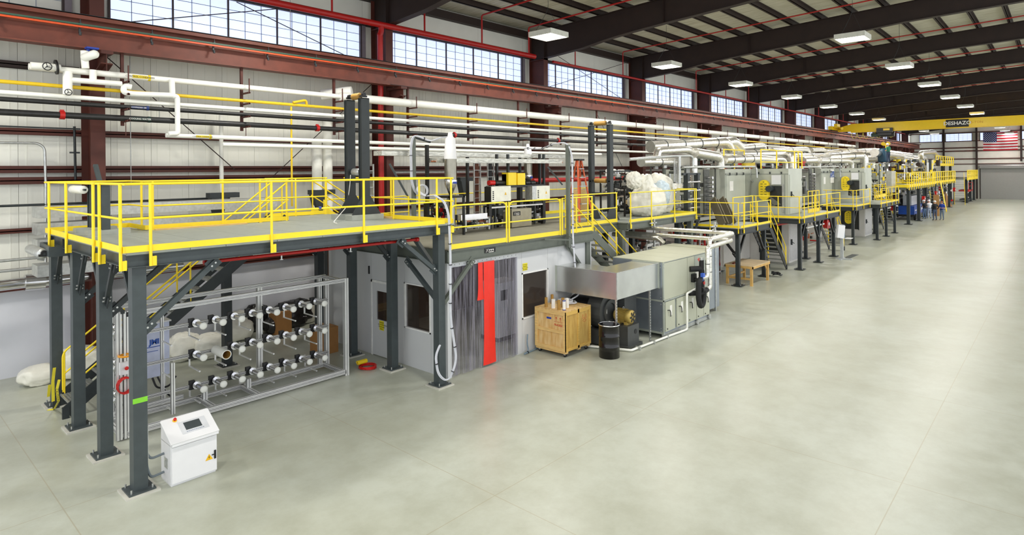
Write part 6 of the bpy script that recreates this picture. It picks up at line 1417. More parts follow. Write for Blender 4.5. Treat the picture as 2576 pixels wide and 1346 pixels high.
railing('yellow guardrail of the raised service balcony beyond the farther oven', [(54.5, 12.5), (57.5, 12.5)], 3.3, [(54.5, 12.5), (55.5, 12.5), (56.5, 12.5), (57.5, 12.5)])
railing('lower yellow guardrail tier beyond the farther oven', [(55.2, 11.2), (59.5, 11.2)], 2.6, [(55.2, 11.2), (56.6, 11.2), (58, 11.2), (59.4, 11.2)], toe=.25)
ladder_stair('metal_stair', 'dark stair with yellow handrails descending from the first walkway', (31.7, 10.3, .12), (29.2, 10.3, 2.48), (0, .85, 0), 10, strm=KF)
ladder_stair('metal_stair', 'dark stair with yellow handrails descending from the second walkway behind the operator stand', (41.2, 10.0, .12), (38.4, 10.0, 2.55), (0, .85, 0), 10, strm=KF)
ladder_stair('metal_stair', 'dark stair with yellow handrails at the right end of the third walkway', (57.6, 10.2, .12), (54.9, 10.2, 2.48), (0, .85, 0), 10, strm=KF)
for k, s in enumerate(('left', 'right')):
    one('weathered_sheet', MB().bar((26.4 + k * .9, 11.3, 2.53), (26.7 + k * .9, 11.9, 3.65), .5, .03, up=(1, -.6, 0)).bar((26.9 + k * .9, 11.3, 2.53), (27.15 + k * .9, 11.9, 3.6), .25, .04, up=(1, -.6, 0)), mat('weathered_panel', (120, 112, 92), .5, .3), 'weathered steel panel leaning on the first walkway, %s of two' % s, 'panel')
# hose reels
for i, (px, py, nm) in enumerate(((2078, 563, 'under the second walkway'), (2245, 522, 'under the third walkway'), (2323, 500, 'above the standing workers'), (2353, 487, 'right of the workers above the stair'), (2400, 477, 'below the end platform stairs'))):
    q = at(px, py, y=9.9 if i < 2 else 10.3); r = .26
    t = thing('hose_reel', 'red hose reel hanging %s' % nm, 'hose reel', (q.x, q.y, q.z))
    obj('drum', MB().cyl((q.x, q.y - .1, q.z), (q.x, q.y + .1, q.z), r, 18), REDS, t); obj('side_plate', MB().box(q.x - r, q.x + r + .1, q.y - .13, q.y - .11, q.z - r, q.z + r * .9), REDS, t)
    obj('hub', MB().cyl((q.x, q.y - .17, q.z), (q.x, q.y - .13, q.z), .1, 14), PAPER, t); obj('bracket', MB().box(q.x - .06, q.x + .06, q.y - .05, q.y + .05, q.z + r * .8, 2.3 if i < 2 else 3.3), STEELD, t)
for (px, py, qx, qy) in ((2030, 573, 2072, 563), (2206, 530, 2240, 522)):
    a = at(px, py, y=9.85); b = at(qx, qy, y=9.75); one('fluorescent_tube', MB().cyl(a, b, .05, 8), PAPER, 'white tube light pointing at the red reel %s' % ('under the second walkway' if px < 2100 else 'under the third walkway'), 'tube light')
# red pipe under second walkway
one('sprinkler_pipe', MB().cyl((31.6, 10.7, 2.2), (33.9, 10.7, 2.18), .05, 10), REDS, 'red pipe with white joint under the left part of the second walkway', 'sprinkler pipe')
q = at(1805, 650, y=11.6); one('sprinkler_drop', MB().cyl((q.x, 12.2, 0), (q.x, 12.2, 2.3), .05, 8), REDS, 'thin red vertical pipe left of the white housing', 'sprinkler pipe')
q2 = at(1810, 640, y=12.0); one('prop_stand', MB().box(24.0, 24.2, 12.2, 12.4, 0, 2.8).box(23.9, 25.0, 12.1, 12.5, 0, .25).box(24.8, 25, 12.2, 12.4, 0, 1.2), STEEL, 'grey frame leg with foot behind the air handler pipes', 'frame')
# white machine + chair below deck C
one('white_wall_screen', MB().prism([(24.6, 14.2, 0.0), (28.2, 14.2, 0.0), (28.2, 14.2, 2.2), (25.6, 14.2, 2.2), (24.6, 14.2, 1.4)], (0, .08, 0)), OV2, 'white panel with cut corner under the mezzanine behind the folding chair', 'panel')
t = thing('folding_chair', 'white metal folding chair with dark red seat under the mezzanine', 'chair', (23.4, 12.9, 0)); cx_, cy_ = 23.4, 12.9
for s in (-.2, .2): obj('leg', MB().bar((cx_ + s, cy_ - .25, 0), (cx_ + s, cy_ + .2, .85), .025, .025), CABW, t); obj('leg', MB().bar((cx_ + s, cy_ + .25, 0), (cx_ + s, cy_ - .2, .46), .025, .025), CABW, t)
obj('backrest', MB().box(cx_ - .2, cx_ + .2, cy_ + .17, cy_ + .2, .62, .85), CABW, t); obj('seat', MB().box(cx_ - .2, cx_ + .2, cy_ - .22, cy_ + .18, .44, .47), mat('dark_red_seat', (130, 20, 28), .5), t)
clutter('test_stand', 'white and grey test stand with valves under the mezzanine behind the air handler', 'machine', 22.0, 23.0, 12.6, 13.6, 0.02, 2.0, 51, 70, [PAPER, CHROME, GALV, STEELD], True, .25)
for j, (x, y) in enumerate(((21.2, 12.8), (20.5, 13.6))): one('building_prop', MB().box(x - .09, x + .09, y - .09, y + .09, 0, 2.8).box(x - .2, x + .2, y - .2, y + .2, 0, .03), STEELD, 'dark square post behind the olive stair, %s one' % ('right', 'left')[j], 'post')
# ---------------------------------------------------------------- foil ducts over the ovens
def fp(label, pts, r, m=FOIL, n=12, bend=.35, bands=0, cap=False):
    P = [Vector(at(a, b, y=c)) for a, b, c in pts]; t = thing('insulated_duct', label, 'duct', P[0])
    obj('duct', MB().tube(P, r, n, bend=bend), m, t)
    if cap: d = (P[1] - P[0]).normalized(); obj('end_cap', MB().cyl(P[0] - d * .03, P[0], r * 1.08, n), mat('duct_cap_grey', (168, 168, 160), .4, .3), t)
    if bands:
        L_ = (P[1] - P[0]); d = L_.normalized(); b_ = MB()
        for i in range(bands): c = P[0] + L_ * ((i + .7) / (bands + .4)); b_.hcyl(c - d * .02, c + d * .02, r * 1.06, r * .98, n)
        obj('band', b_, STEELD, t)['kind'] = 'stuff'
    return t
for args in (
    ('thick foil duct with round grey end cap, topmost at left of the oven line', [(1637, 369, 14.5), (1825, 357, 13.4), (1836, 376, 13.4)], .27, 4, True),
    ('foil duct with grey end cap below the topmost one', [(1613, 408, 14.0), (1700, 407, 14.0)], .2, 1, True),
    ('arched foil duct between the two end-capped ducts', [(1652, 395, 13.8), (1655, 380, 13.8), (1730, 376, 13.4), (1745, 385, 13.4), (1746, 470, 13.4)], .18, 0, False),
    ('foil duct elbow dropping at the left edge of the grey oven', [(1748, 384, 13.2), (1805, 394, 13.0), (1810, 402, 13.0), (1811, 424, 13.0)], .24, 0, False),
    ('foil duct hump passing behind the yellow ladder cage', [(1790, 376, 14.0), (1793, 364, 14.0), (1845, 355, 13.6), (1862, 372, 13.6)], .28, 2, False),
    ('low horizontal foil duct across the front of the first oven top', [(1822, 402, 12.9), (1905, 399, 12.6), (1948, 403, 12.6)], .22, 3, False),
    ('long foil duct ending in a wide elbow above the nearer tall oven', [(1862, 388, 14.6), (1980, 386, 13.0), (1992, 390, 12.6), (1993, 424, 12.6)], .26, 2, False),
    ('thin foil duct under the long one above the nearer oven', [(1870, 399, 13.6), (1968, 400, 12.8), (1975, 408, 12.8), (1976, 424, 12.8)], .16, 0, False),
    ('upper foil duct dropping in the middle of the oven line', [(1862, 372, 15.0), (1918, 367, 15.0), (1922, 385, 15.0)], .24, 1, False),
    ('foil duct with black cone outlet, left of three', [(1940, 379, 14.6), (2030, 376, 14.6), (2034, 392, 14.6)], .22, 1, False),
    ('foil duct with black cone outlet, middle of three', [(2040, 378, 14.6), (2072, 377, 14.4), (2076, 391, 14.4)], .2, 0, False),
    ('foil duct with black cone outlet, right of three', [(2078, 384, 14.2), (2110, 382, 14.2), (2112, 395, 14.2)], .22, 0, False),
    ('foil duct dropping into the farther oven tunnel', [(2020, 404, 13.4), (2050, 403, 13.2), (2056, 408, 13.2), (2057, 424, 13.2)], .24, 0, False),
    ('long straight foil duct over the dark roller section', [(1975, 395, 14.2), (2140, 392, 14.2)], .26, 5, False),
    ('bright foil duct with big elbow over the farther oven', [(2080, 396, 13.6), (2166, 391, 12.8), (2174, 396, 12.6), (2175, 424, 12.6)], .32, 2, False),
    ('second long foil duct above the farther oven', [(2110, 383, 15.0), (2200, 380, 15.0), (2290, 392, 14.5)], .34, 4, False),
    ('lower foil duct in front of the farther oven top', [(2060, 404, 13.0), (2128, 404, 12.8), (2140, 408, 12.8), (2141, 422, 12.8)], .22, 2, False),
    ('foil duct crossing behind the worker', [(2130, 403, 14), (2260, 395, 14), (2290, 398, 13.5)], .35, 3, False),
    ('tall foil duct elbow descending to the yellow far platform', [(2200, 384, 13), (2265, 393, 13), (2268, 400, 13), (2268, 440, 13)], .38, 0, False),
    ('long foil duct running on to the far end machines', [(2266, 397, 14), (2325, 401, 14)], .4, 4, False),
    ('lower long foil duct running on to the far end machines', [(2262, 404, 13.6), (2322, 405, 13.6)], .36, 0, False),
    ('white looped ducts at the far end of the line', [(2318, 402, 13), (2316, 385, 13), (2348, 382, 13), (2358, 392, 13), (2350, 408, 13)], .3, 0, False),
    ): fp(args[0], args[1], args[2], bands=args[3], cap=args[4])
for i, (px, py) in enumerate(((2034, 396), (2077, 395), (2068, 394))):
    q = at(px, py, y=14.5); one('cone_outlet', MB().lathe([(.18, .3), (.2, .12), (.45, -.1), (.45, -.16), (0, -.16)], q, n=16), DKGREEN, 'black-green cone outlet under the foil ducts, %s' % ('left', 'right', 'middle')[i], 'outlet')
for i, (pts, r) in enumerate((([(1583, 401, 12.8), (1690, 393, 12.6), (1737, 392, 12.4), (1743, 398, 12.4), (1743, 430, 12.4)], .06), ([(1709, 394, 12.4), (1709, 462, 12.4)], .07), ([(1718, 421, 12.2), (1900, 419, 11.6), (1903, 424, 11.5), (1904, 447, 11.5)], .045), ([(2010, 421, 12.5), (2110, 419, 12.2), (2113, 424, 12.2), (2114, 445, 12.2)], .05))):
    one('conduit', MB().tube([at(a, b, y=c) for a, b, c in pts], r, 8, bend=.15), GALV, ('long grey conduit reaching left from the oven with a curved drop', 'vertical grey conduit dropping to the three small switch boxes', 'thin conduit along the top edge of the first oven', 'thin conduit along the top edge of the farther oven')[i], 'conduit')
for j in range(4):
    q = at(1696 + j * 4, 440, y=12.5); one('conduit', MB().tube([at(1712, 400 + j * 5, y=12.5), at(1696 + j * 4, 400 + j * 5, y=12.5), at(1696 + j * 4, 458, y=12.5)], .02, 6, bend=.1), GALV, '%s thin conduit from the left above the switch boxes' % ORD[j], 'conduit', 'thin conduits above the switch boxes')
for j in range(3):
    q = at(1697 + j * 9, 467, y=12.5); one('switch_box', MB().box(q.x - .09, q.x + .09, 12.45, 12.55, q.z - .14, q.z + .1).cyl((q.x, 12.45, q.z), (q.x, 12.43, q.z), .035, 10), PAPER, '%s small white switch box from the left below the conduits' % ORD[j], 'switch box', 'white switch boxes')
t = thing('roller_gantry', 'dark grey square tube frame holding rollers left of the grey oven', 'frame', (25, 12.4, 2.6))
a = at(1722, 440, y=12.4); b = at(1758, 440, y=12.2)
for q in (a, b): obj('post', MB().box(q.x - .1, q.x + .1, 12.2, 12.4, 2.6, at(1722, 437, y=12.4).z), STEELD, t)
obj('beam', MB().bar((a.x - .4, 12.3, at(1722, 438, y=12.4).z), (b.x + .3, 12.3, at(1722, 438, y=12.4).z), .1, .1), STEELD, t)
for k in range(5): z = 2.95 + k * .38; obj('roller', MB().cyl((a.x - .1, 12.15, z), (b.x, 12.15, z), .045, 8), CHROME, t)
# yellow cages on top
for i, (px0, px1, pt, pb, y) in enumerate(((1821, 1872, 376, 420, 12.95), (1914, 2017, 376, 424, 11.6))):
    q0, q1 = at(px0, pt, y=y), at(px1, pt, y=y); zb = 5.03
    railing(('yellow guard cage on top of the first oven tunnel', 'yellow guardrail on top of the nearer tall oven')[i], [(q0.x, y), (q1.x, y)], zb, [(q0.x + (q1.x - q0.x) * u, y) for u in ((0, .5, 1) if i == 0 else (0, .35, .8, .9, 1))], h=q0.z - zb, mid=(q0.z - zb) * .35, toe=0, below=0, r=.03)
one('machine_cover', MB().box(at(1875, 410, y=13.3).x, at(1900, 410, y=13.3).x, 13.3, 13.5, 5.1, 5.45), YEL, 'yellow machine cover showing behind the foil ducts above the first oven', 'machine cover')
clutter('top_fittings', 'tangle of fittings on top of the first oven under the foil ducts', 'machine', 31, 33.8, 13.4, 15, 5.03, 5.6, 61, 70, [STEELD, CHROME, REDS, GALV, DKGREEN], False, .3)
clutter('top_fittings', 'tangle of fittings above the dark roller section between the ovens', 'machine', 37, 47, 13.2, 15, 5.0, 5.5, 62, 120, [STEELD, CHROME, GALV, REDS, OLIVE], False, .4)
clutter('top_fittings', 'tangle of fittings on top of the farther oven', 'machine', 48, 56, 12.8, 15, 5.03, 5.7, 63, 100, [STEELD, CHROME, GALV, PAPER], False, .4)
# round vessel and motor at worker
t = thing('round_vessel', 'large round grey vessel end behind the third walkway', 'vessel', (58, 12.5, 2.5))
q = at(2207, 445, y=12.6); obj('vessel', MB().cyl((q.x, 12.4, q.z), (q.x, 14.8, q.z), 1.25, 28), OVEN, t); obj('rim', MB().hcyl((q.x, 12.36, q.z), (q.x, 12.44, q.z), 1.3, 1.15, 28), GALV, t)
q = at(2222, 392, y=12.6); one('vertical_motor', MB().lathe([(0, 0), (.42, 0), (.45, .1), (.45, 1.1), (.3, 1.3), (0, 1.32)], (q.x, 12.6, q.z - .6), n=20), TEAL, 'dark teal vertical motor standing beside the elevated worker', 'motor')
clutter('mixer_skid', 'crowded frame of pipes below the teal motor', 'machine', 58, 62.5, 11.4, 13, 2.4, 5.4, 64, 130, [STEELD, CHROME, GALV, OVEN, YEL], True, .35)
clutter('mixer_skid', 'crowded pipe frame on the floor behind the blue cart', 'machine', 62, 74, 12, 15, 0, 3.2, 65, 200, [STEELD, KF, GALV, CHROME, STEELD], True, .5)
one('electrical_duct', MB().box(at(2243, 480, y=11).x, at(2254, 480, y=11).x, 11.0, 11.4, 2.9, 4.75), GALV, 'tall galvanised column box at the left end of the far yellow platform', 'duct')
# ---------------------------------------------------------------- far yellow platform
t = thing('walkway_platform', 'long yellow edged platform far down the hall above the workers', 'platform', (63, 10.1, 0))
obj('grating_panel', MB().box(62.4, 77.5, 10.1, 13, 3.38, 3.42), GRAT, t); obj('grating_panel', MB().box(77.6, 95.5, 10.4, 13, 3.38, 3.42), GRAT, t)
obj('beam', MB().box(62.4, 77.5, 10.12, 10.2, 3.1, 3.38).box(62.4, 62.5, 10.12, 13, 3.1, 3.38), OLIVE, t); obj('beam', MB().box(77.6, 95.5, 10.42, 10.5, 3.1, 3.38), OLIVE, t); obj('edge_plate', MB().box(62.38, 77.6, 10.06, 10.1, 3.3, 3.55).box(62.3, 62.4, 10.1, 13, 3.3, 3.55), YEL, t); obj('edge_plate', MB().box(77.6, 95.6, 10.36, 10.4, 3.3, 3.55), YEL, t)
for (x, y) in ((63.5, 10.25), (68.3, 10.2), (75, 10.6), (81, 10.8), (88, 10.8), (94, 10.8), (64, 12.5), (70, 13)): column(t, x, y, 3.1, .24, .3, STEELD, grout=False)
for (x, y) in ((63.5, 10.25), (68.3, 10.2)): brace(t, (x + .1, y, 2.3), (x + .9, y, 3.05), .1, STEELD)
railing('yellow guardrail across the left end of the long far platform', [(62.4, 12.0), (62.4, 10.1)], 3.42, [(62.4, 11.9), (62.4, 11), (62.4, 10.15)], h=1.15, r=.03)
railing('yellow guardrail with many posts along the long far platform', [(62.4, 10.05), (77.5, 10.05)], 3.42, [(62.6 + i * 1.15, 10.03) for i in range(13)], h=1.15, r=.035, below=.35)
railing('yellow guardrail continuing along the far half of the long platform', [(77.6, 10.35), (95.5, 10.35)], 3.42, [(78 + i * 1.45, 10.33) for i in range(13)], h=1.15, r=.04, below=.35)
railing('yellow guardrail at the back of the long far platform', [(66, 12.6), (90, 12.6)], 3.42, [(66 + i * 1.5, 12.6) for i in range(17)], h=1.15, r=.035, below=0, toe=.2)
t = thing('walkway_platform', 'small high yellow platform near the end wall', 'platform', (99.7, 12.4, 5.3)); obj('deck', MB().box(96, 113, 12.4, 15, 5.3, 5.42), OLIVE, t); obj('edge_plate', MB().box(95.9, 113, 12.36, 12.4, 5.25, 5.6), YEL, t)
for x in (97, 104, 112): column(t, x, 12.7, 5.3, .3, .3, STEELD, grout=False)
railing('yellow guardrail of the small high platform near the end wall', [(95.9, 12.4), (113, 12.4)], 5.42, [(96 + i * 2.1, 12.4) for i in range(9)], h=1.15, r=.05, toe=.1)
t = thing('walkway_platform', 'yellow stair landing platform beside the roller door', 'platform', (104, 9.6, 3.4)); obj('deck', MB().box(104, 117, 9.9, 12, 3.35, 3.45), OLIVE, t); obj('edge_plate', MB().box(104, 117, 9.84, 9.9, 3.3, 3.6), YEL, t)
for x in (107, 112, 116.5): column(t, x, 10.3, 3.35, .3, .3, STEELD, grout=False)
railing('yellow guardrail of the landing beside the roller door', [(103.9, 9.86), (117, 9.86)], 3.45, [(104 + i * 1.6, 9.86) for i in range(9)], h=1.15, r=.05, toe=.1)
for i, (x, y, st_, lab) in enumerate(((101.5, 9.9, YEL, 'steep stair with broad yellow stringers at the right end of the line'), (84, 9.9, YEL, 'steep stair with yellow stringers in the middle of the far platform'), (78, 9.9, KF, 'dark far stair beside the standing workers'))):
    ladder_stair('metal_stair', lab, (x, y, .1), (x + (1.9 if i == 0 else -1.9), y + .3, 3.4), (.0, 1.2, 0) if i else (0, 1.15, 0), 11, strm=st_, rail=(i == 0), sw=.3)
for i in range(3): clutter('far_machine', ('crowded machinery under the far yellow platform, left part', 'crowded machinery under the far yellow platform, middle part', 'crowded machinery under the far yellow platform, right part')[i], 'machine', 76 + i * 9, 84 + i * 9, 11.2, 14, 0, 3.1, 70 + i, 130, [STEELD, GALV, PAPER, CHROME, REDS][: 5 if i == 2 else 4], True, .6)
clutter('far_machine', 'machinery standing on top of the far yellow platform', 'machine', 70, 92, 11.2, 13, 3.45, 5.9, 80, 160, [STEELD, GALV, YEL, CHROME, BROWN_SHADE], False, .7)
q0, q1 = at(2338, 405, y=12.2), at(2354, 426, y=12.2); one('dark_cabinet', MB().box(q0.x, q1.x, 12.2, 13, q1.z, q0.z), KF, 'tall dark cabinet at the end of the foil ducts', 'cabinet')
t = thing('scissor_lift', 'red scissor lift parked near the end wall', 'lift', (112, 10.6, 0)); obj('platform', MB().box(109, 114, 10.2, 11.4, 1.5, 1.75), REDS, t); obj('scissor', MB().bar((109.3, 10.5, .4), (113.6, 10.5, 1.5), .1, .1).bar((113.6, 10.5, .4), (109.3, 10.5, 1.5), .1, .1), STEELD, t); obj('base', MB().box(109, 114, 10.3, 11.3, .15, .45), STEELD, t)
obj('rail', MB().tube([(109, 10.2, 1.75), (109, 10.2, 2.8), (114, 10.2, 2.8), (114, 10.2, 1.75)], .04, 6).tube([(109, 10.2, 2.3), (114, 10.2, 2.3)], .03, 6), REDS, t)
# boards, cart, stand
q = at(2385, 520, z=0); one('brown_board', MB().prism([(q.x - 1, q.y, 0), (q.x + 1.2, q.y - .3, 0), (q.x + .6, q.y + .3, 1.9), (q.x - 1.1, q.y + .5, 2.0)], (.1, .1, 0)), CARD, 'brown board leaning on the stair beside the workers', 'board')
one('brown_board', MB().box(76.2, 76.3, 9.6, 10.1, 0, 2.2), mat('tan_board', (186, 140, 84), .6), 'tall narrow tan board standing behind the man in blue', 'board')
t = thing('welder_cart', 'blue wheeled engine cart with a grey box on top', 'cart', (70.5, 10.9, 0)); CB = mat('cart_blue', (22, 74, 168), .35)
x0, x1 = at(2300, 540, y=10.6).x, at(2327, 540, y=10.6).x
obj('body', MB().box(x0, x1 + .4, 10.6, 11.9, .55, 1.35), CB, t); obj('chassis', MB().box(x0, x1 + .4, 10.6, 11.9, .35, .55), KF, t); obj('top_box', MB().box(x0 + .5, x1 - .5, 10.9, 11.6, 1.4, 2.3), mat('cart_grey_box', (190, 192, 196), .4), t)
for x in (x0 + .5, x1 - .4): obj('wheel', MB().cyl((x, 10.5, .3), (x, 10.7, .3), .3, 16), RUBBER, t)
obj('emblem', MB().cyl(((x0 + x1) / 2 + .9, 10.59, .95), ((x0 + x1) / 2 + .9, 10.6, .95), .17, 14).box((x0 + x1) / 2 + 1.05, (x0 + x1) / 2 + 1.6, 10.59, 10.6, .9, 1.0).box(x0 + .4, x0 + 1.2, 10.59, 10.6, .9, .98), PAPER, t)
t = thing('operator_stand', 'pale grey pedestal operator station with two screens and a keyboard shelf', 'control stand', (37.2, 9.1, 0))
cx_, cy_ = 37.1, 9.12; G_ = mat('station_grey', (196, 200, 202), .4, .2)
obj('post', MB().box(cx_ - .07, cx_ + .07, cy_ - .07, cy_ + .07, .05, 1.25), G_, t); obj('foot', MB().box(cx_ - .45, cx_ + .45, cy_ - .06, cy_ + .06, 0, .06).box(cx_ - .06, cx_ + .06, cy_ - .5, cy_ + .3, 0, .06), G_, t)
obj('screen_box', MB().bar((cx_ - .55, cy_ + .1, 1.6), (cx_ - .02, cy_ - .1, 1.5), .12, .72, up=(0, 0, 1)), CABW, t); obj('screen_box', MB().bar((cx_ + .02, cy_ - .1, 1.55), (cx_ + .35, cy_ + .15, 1.55), .1, .7), mat('screen_blue_grey', (150, 168, 186), .25), t); obj('shelf', MB().box(cx_ + .1, cx_ + .7, cy_ - .4, cy_ - .1, 1.12, 1.15), CABW, t)
one('floor_plate', MB().box(37.4, 39.6, 8.85, 9.2, .0, .012), STEEL, 'dark steel strip lying on the floor beside the operator station', 'plate')
t = thing('work_table', 'rough wooden work table standing under the first walkway', 'table', (27.1, 10.5, 0))
tx0, tx1, ty0, ty1 = 26.1, 28.15, 9.85, 11.1
W3 = mat('table_lumber', (212, 170, 98), .6, var=.12, scale=4)
for (x, y) in ((tx0 + .08, ty0 + .1), (tx1 - .08, ty0 + .1), (tx0 + .08, ty1 - .1), (tx1 - .08, ty1 - .1)): obj('leg', MB().box(x - .05, x + .05, y - .05, y + .05, 0, .8), W3, t)
obj('tabletop', MB().box(tx0, tx1, ty0, ty1, .84, .87), mat('worn_tabletop', (206, 184, 150), .6, var=.12, scale=2), t)
for a in ((tx0, tx1, ty0, ty0 + .04, .74, .84), (tx0, tx1, ty1 - .04, ty1, .74, .84), (tx0, tx0 + .04, ty0, ty1, .74, .84), (tx1 - .04, tx1, ty0, ty1, .74, .84)): obj('apron', MB().box(*a), W3, t)
obj('stretcher', MB().box(tx0 + .05, tx0 + .1, ty0 + .1, ty1 - .1, .25, .33), W3, t); obj('stretcher', MB().box(tx0 + .1, tx1 - .1, ty1 - .14, ty1 - .1, .25, .33), W3, t); obj('knee_brace', MB().bar((tx1 - .1, ty0 + .12, .5), (tx1 - .4, ty0 + .12, .8), .04, .08), W3, t)
for k in range(3): one('small_clamp', MB().box(26.2 + k * .12, 26.28 + k * .12, 10.7, 10.8, .87, .93), mat('rusty_brown', (110, 50, 30), .5), '%s small rusty clamp from the left on the table corner' % ORD[k], 'tool', 'rusty clamps on the table')
clutter('cable_heap', 'small heap of dark cable on the floor right of the wooden table', 'cable', 29.0, 29.4, 9.7, 10.1, 0, .2, 91, 24, [KF, STEELD], False, .1)
# ================================================================= bridge crane
CXR = 70.2; z0, z1 = 8.72, 9.55
CRY = mat('crane_yellow', (255, 214, 30), .35, var=.02)
t = thing('bridge_crane', 'yellow overhead travelling crane girder spanning the hall', 'crane', (CXR, 10, 8.7))
obj('girder', MB().box(CXR - .25, CXR + .25, -5, 16.3, z0, z1).box(CXR - .35, CXR + .35, -5, 16.3, z0 - .03, z0).box(CXR - .3, CXR + .3, -5, 16.3, z1, z1 + .03), CRY, t)
obj('girder_end', MB().prism([(CXR - .25, 16.3, z0 + .1), (CXR - .25, 17.5, z0 + .1), (CXR - .25, 17.5, z0 + .5), (CXR - .25, 16.3, z1)], (.5, 0, 0)), CRY, t)
obj('end_truck', MB().box(CXR - 2.2, CXR + 2.2, 17.55, 17.9, 8.98, 9.35), CRY, t); obj('wheel', MB().cyl((CXR - 1.9, 17.6, 9.05), (CXR - 1.9, 17.8, 9.05), .14, 14).cyl((CXR + 1.9, 17.6, 9.05), (CXR + 1.9, 17.8, 9.05), .14, 14), STEELD, t); obj('drive', MB().box(CXR - 1.6, CXR - .5, 17.2, 17.5, 9.2, 9.6).cyl((CXR - 1.4, 16.8, 9.1), (CXR - .6, 17.3, 9.1), .13, 10), CRY, t)
sgn = obj('name_plate', MB().box(CXR - .275, CXR - .252, 6.5, 8.24, z0 + .06, z1 - .06), BLACK, t); text('lettering', 'DESHAZO', .46, PAPER, t, (CXR - .28, 7.37, (z0 + z1) / 2), (0, -1, 0), (0, 0, 1), .004, bold=.012)
text('lettering', '5-TON', .3, mat('faint_orange_ink', (226, 160, 24), .5), t, (CXR - .256, 5.9, (z0 + z1) / 2 + .02), (0, -1, 0), (0, 0, 1), .003)
t = thing('trolley_hoist', 'black hoist trolley under the yellow crane girder with yellow hook block', 'hoist', (CXR, 13.2, 8.2))
obj('trolley', MB().box(CXR - .6, CXR - .3, 12.5, 13.9, 8.5, 9.0).box(CXR + .3, CXR + .6, 12.5, 13.9, 8.5, 9.0).box(CXR - .6, CXR + .6, 12.6, 13.8, 8.3, 8.55), KF, t); obj('drum', MB().cyl((CXR - .3, 12.4, 8.35), (CXR - .3, 13.6, 8.35), .22, 14), KF, t); obj('motor', MB().cyl((CXR - .3, 13.6, 8.35), (CXR - .3, 14.4, 8.35), .18, 14), DKGREEN, t)
obj('window_plate', MB().box(CXR - .62, CXR - .6, 12.75, 13.3, 8.75, 8.95), CRY, t); obj('ropes', MB().cyl((CXR - .1, 13.2, 8.3), (CXR - .1, 13.2, 7.5), .015, 5).cyl((CXR + .1, 13.2, 8.3), (CXR + .1, 13.2, 7.5), .015, 5), STEELD, t)
obj('hook_block', MB().cyl((CXR - .1, 13.0, 7.45), (CXR + .1, 13.0, 7.45), .18, 14).cyl((CXR - .1, 13.42, 7.45), (CXR + .1, 13.42, 7.45), .18, 14).box(CXR - .08, CXR + .08, 13.0, 13.4, 7.25, 7.5).cyl((CXR, 13.2, 7.3), (CXR, 13.2, 7.0), .07, 8), CRY, t)
fe = MB()
for i in range(7): y = 16.4 - i * .55; fe.tube([(CXR + .4, y, 8.65), (CXR + .4, y - .1, 8.2), (CXR + .4, y - .28, 8.05), (CXR + .4, y - .45, 8.2), (CXR + .4, y - .55, 8.65)], .02, 5, bend=.1)
obj('festoon', fe, mat('festoon_yellow', (200, 190, 40), .5), t)
# ================================================================= flag
fx = 117.0; y0, y1, zt, zb = 9.14, 5.08, 10.3, 7.55
t = thing('national_flag', 'large United States flag hanging above the roller door', 'flag', (fx, 7.1, zb))
FR = mat('flag_red', (196, 24, 44), .7); FW_ = mat('flag_white', (244, 242, 246), .7); FB = mat('flag_blue', (38, 44, 110), .7)
def wav(u, v): return fx + .06 * math.sin(u * 14 + v * 2) * (0.3 + .7 * v)
nc = 30; H = (zt - zb) / 13
for r_ in range(13):
    v = []; f = []; za = zt - r_ * H; zb_ = za - H; us = 0.4 if r_ < 7 else 0.0; n_ = int(nc * (1 - us))
    for c_ in range(n_ + 1):
        u = us + (1 - us) * c_ / n_; y = y0 + (y1 - y0) * u; sg = -.05 * math.sin(u * PI)
        v += [(wav(u, r_ / 13), y, za + sg), (wav(u, (r_ + 1) / 13), y, zb_ + sg)]
    f = [(2 * c_, 2 * c_ + 1, 2 * c_ + 3, 2 * c_ + 2) for c_ in range(n_)]
    obj('stripe', MB().add(v, f, True), FR if r_ % 2 == 0 else FW_, t)
v = []
for c_ in range(13):
    u = .4 * c_ / 12; y = y0 + (y1 - y0) * u; sg = -.05 * math.sin(u * PI); v += [(wav(u, 0), y, zt + sg), (wav(u, .54), y, zt - 7 * H + sg)]
obj('canton', MB().add(v, [(2 * c_, 2 * c_ + 1, 2 * c_ + 3, 2 * c_ + 2) for c_ in range(12)], True), FB, t)
sm = MB()
for r_ in range(9):
    for c_ in range(6 if r_ % 2 == 0 else 5):
        u = .4 * ((2 * c_ + (1 if r_ % 2 == 0 else 2)) / 12); y = y0 + (y1 - y0) * u; z = zt - 7 * H * (r_ + 1) / 10 - .05 * math.sin(u * PI); pts = []
        for k in range(10): a = PI / 2 + k * PI / 5; rr = .075 if k % 2 == 0 else .03; pts.append((fx - .085, y + rr * math.cos(a), z + rr * math.sin(a)))
        sm.add(pts, [tuple(range(10))])
obj('stars', sm, FW_, t)['kind'] = 'stuff'
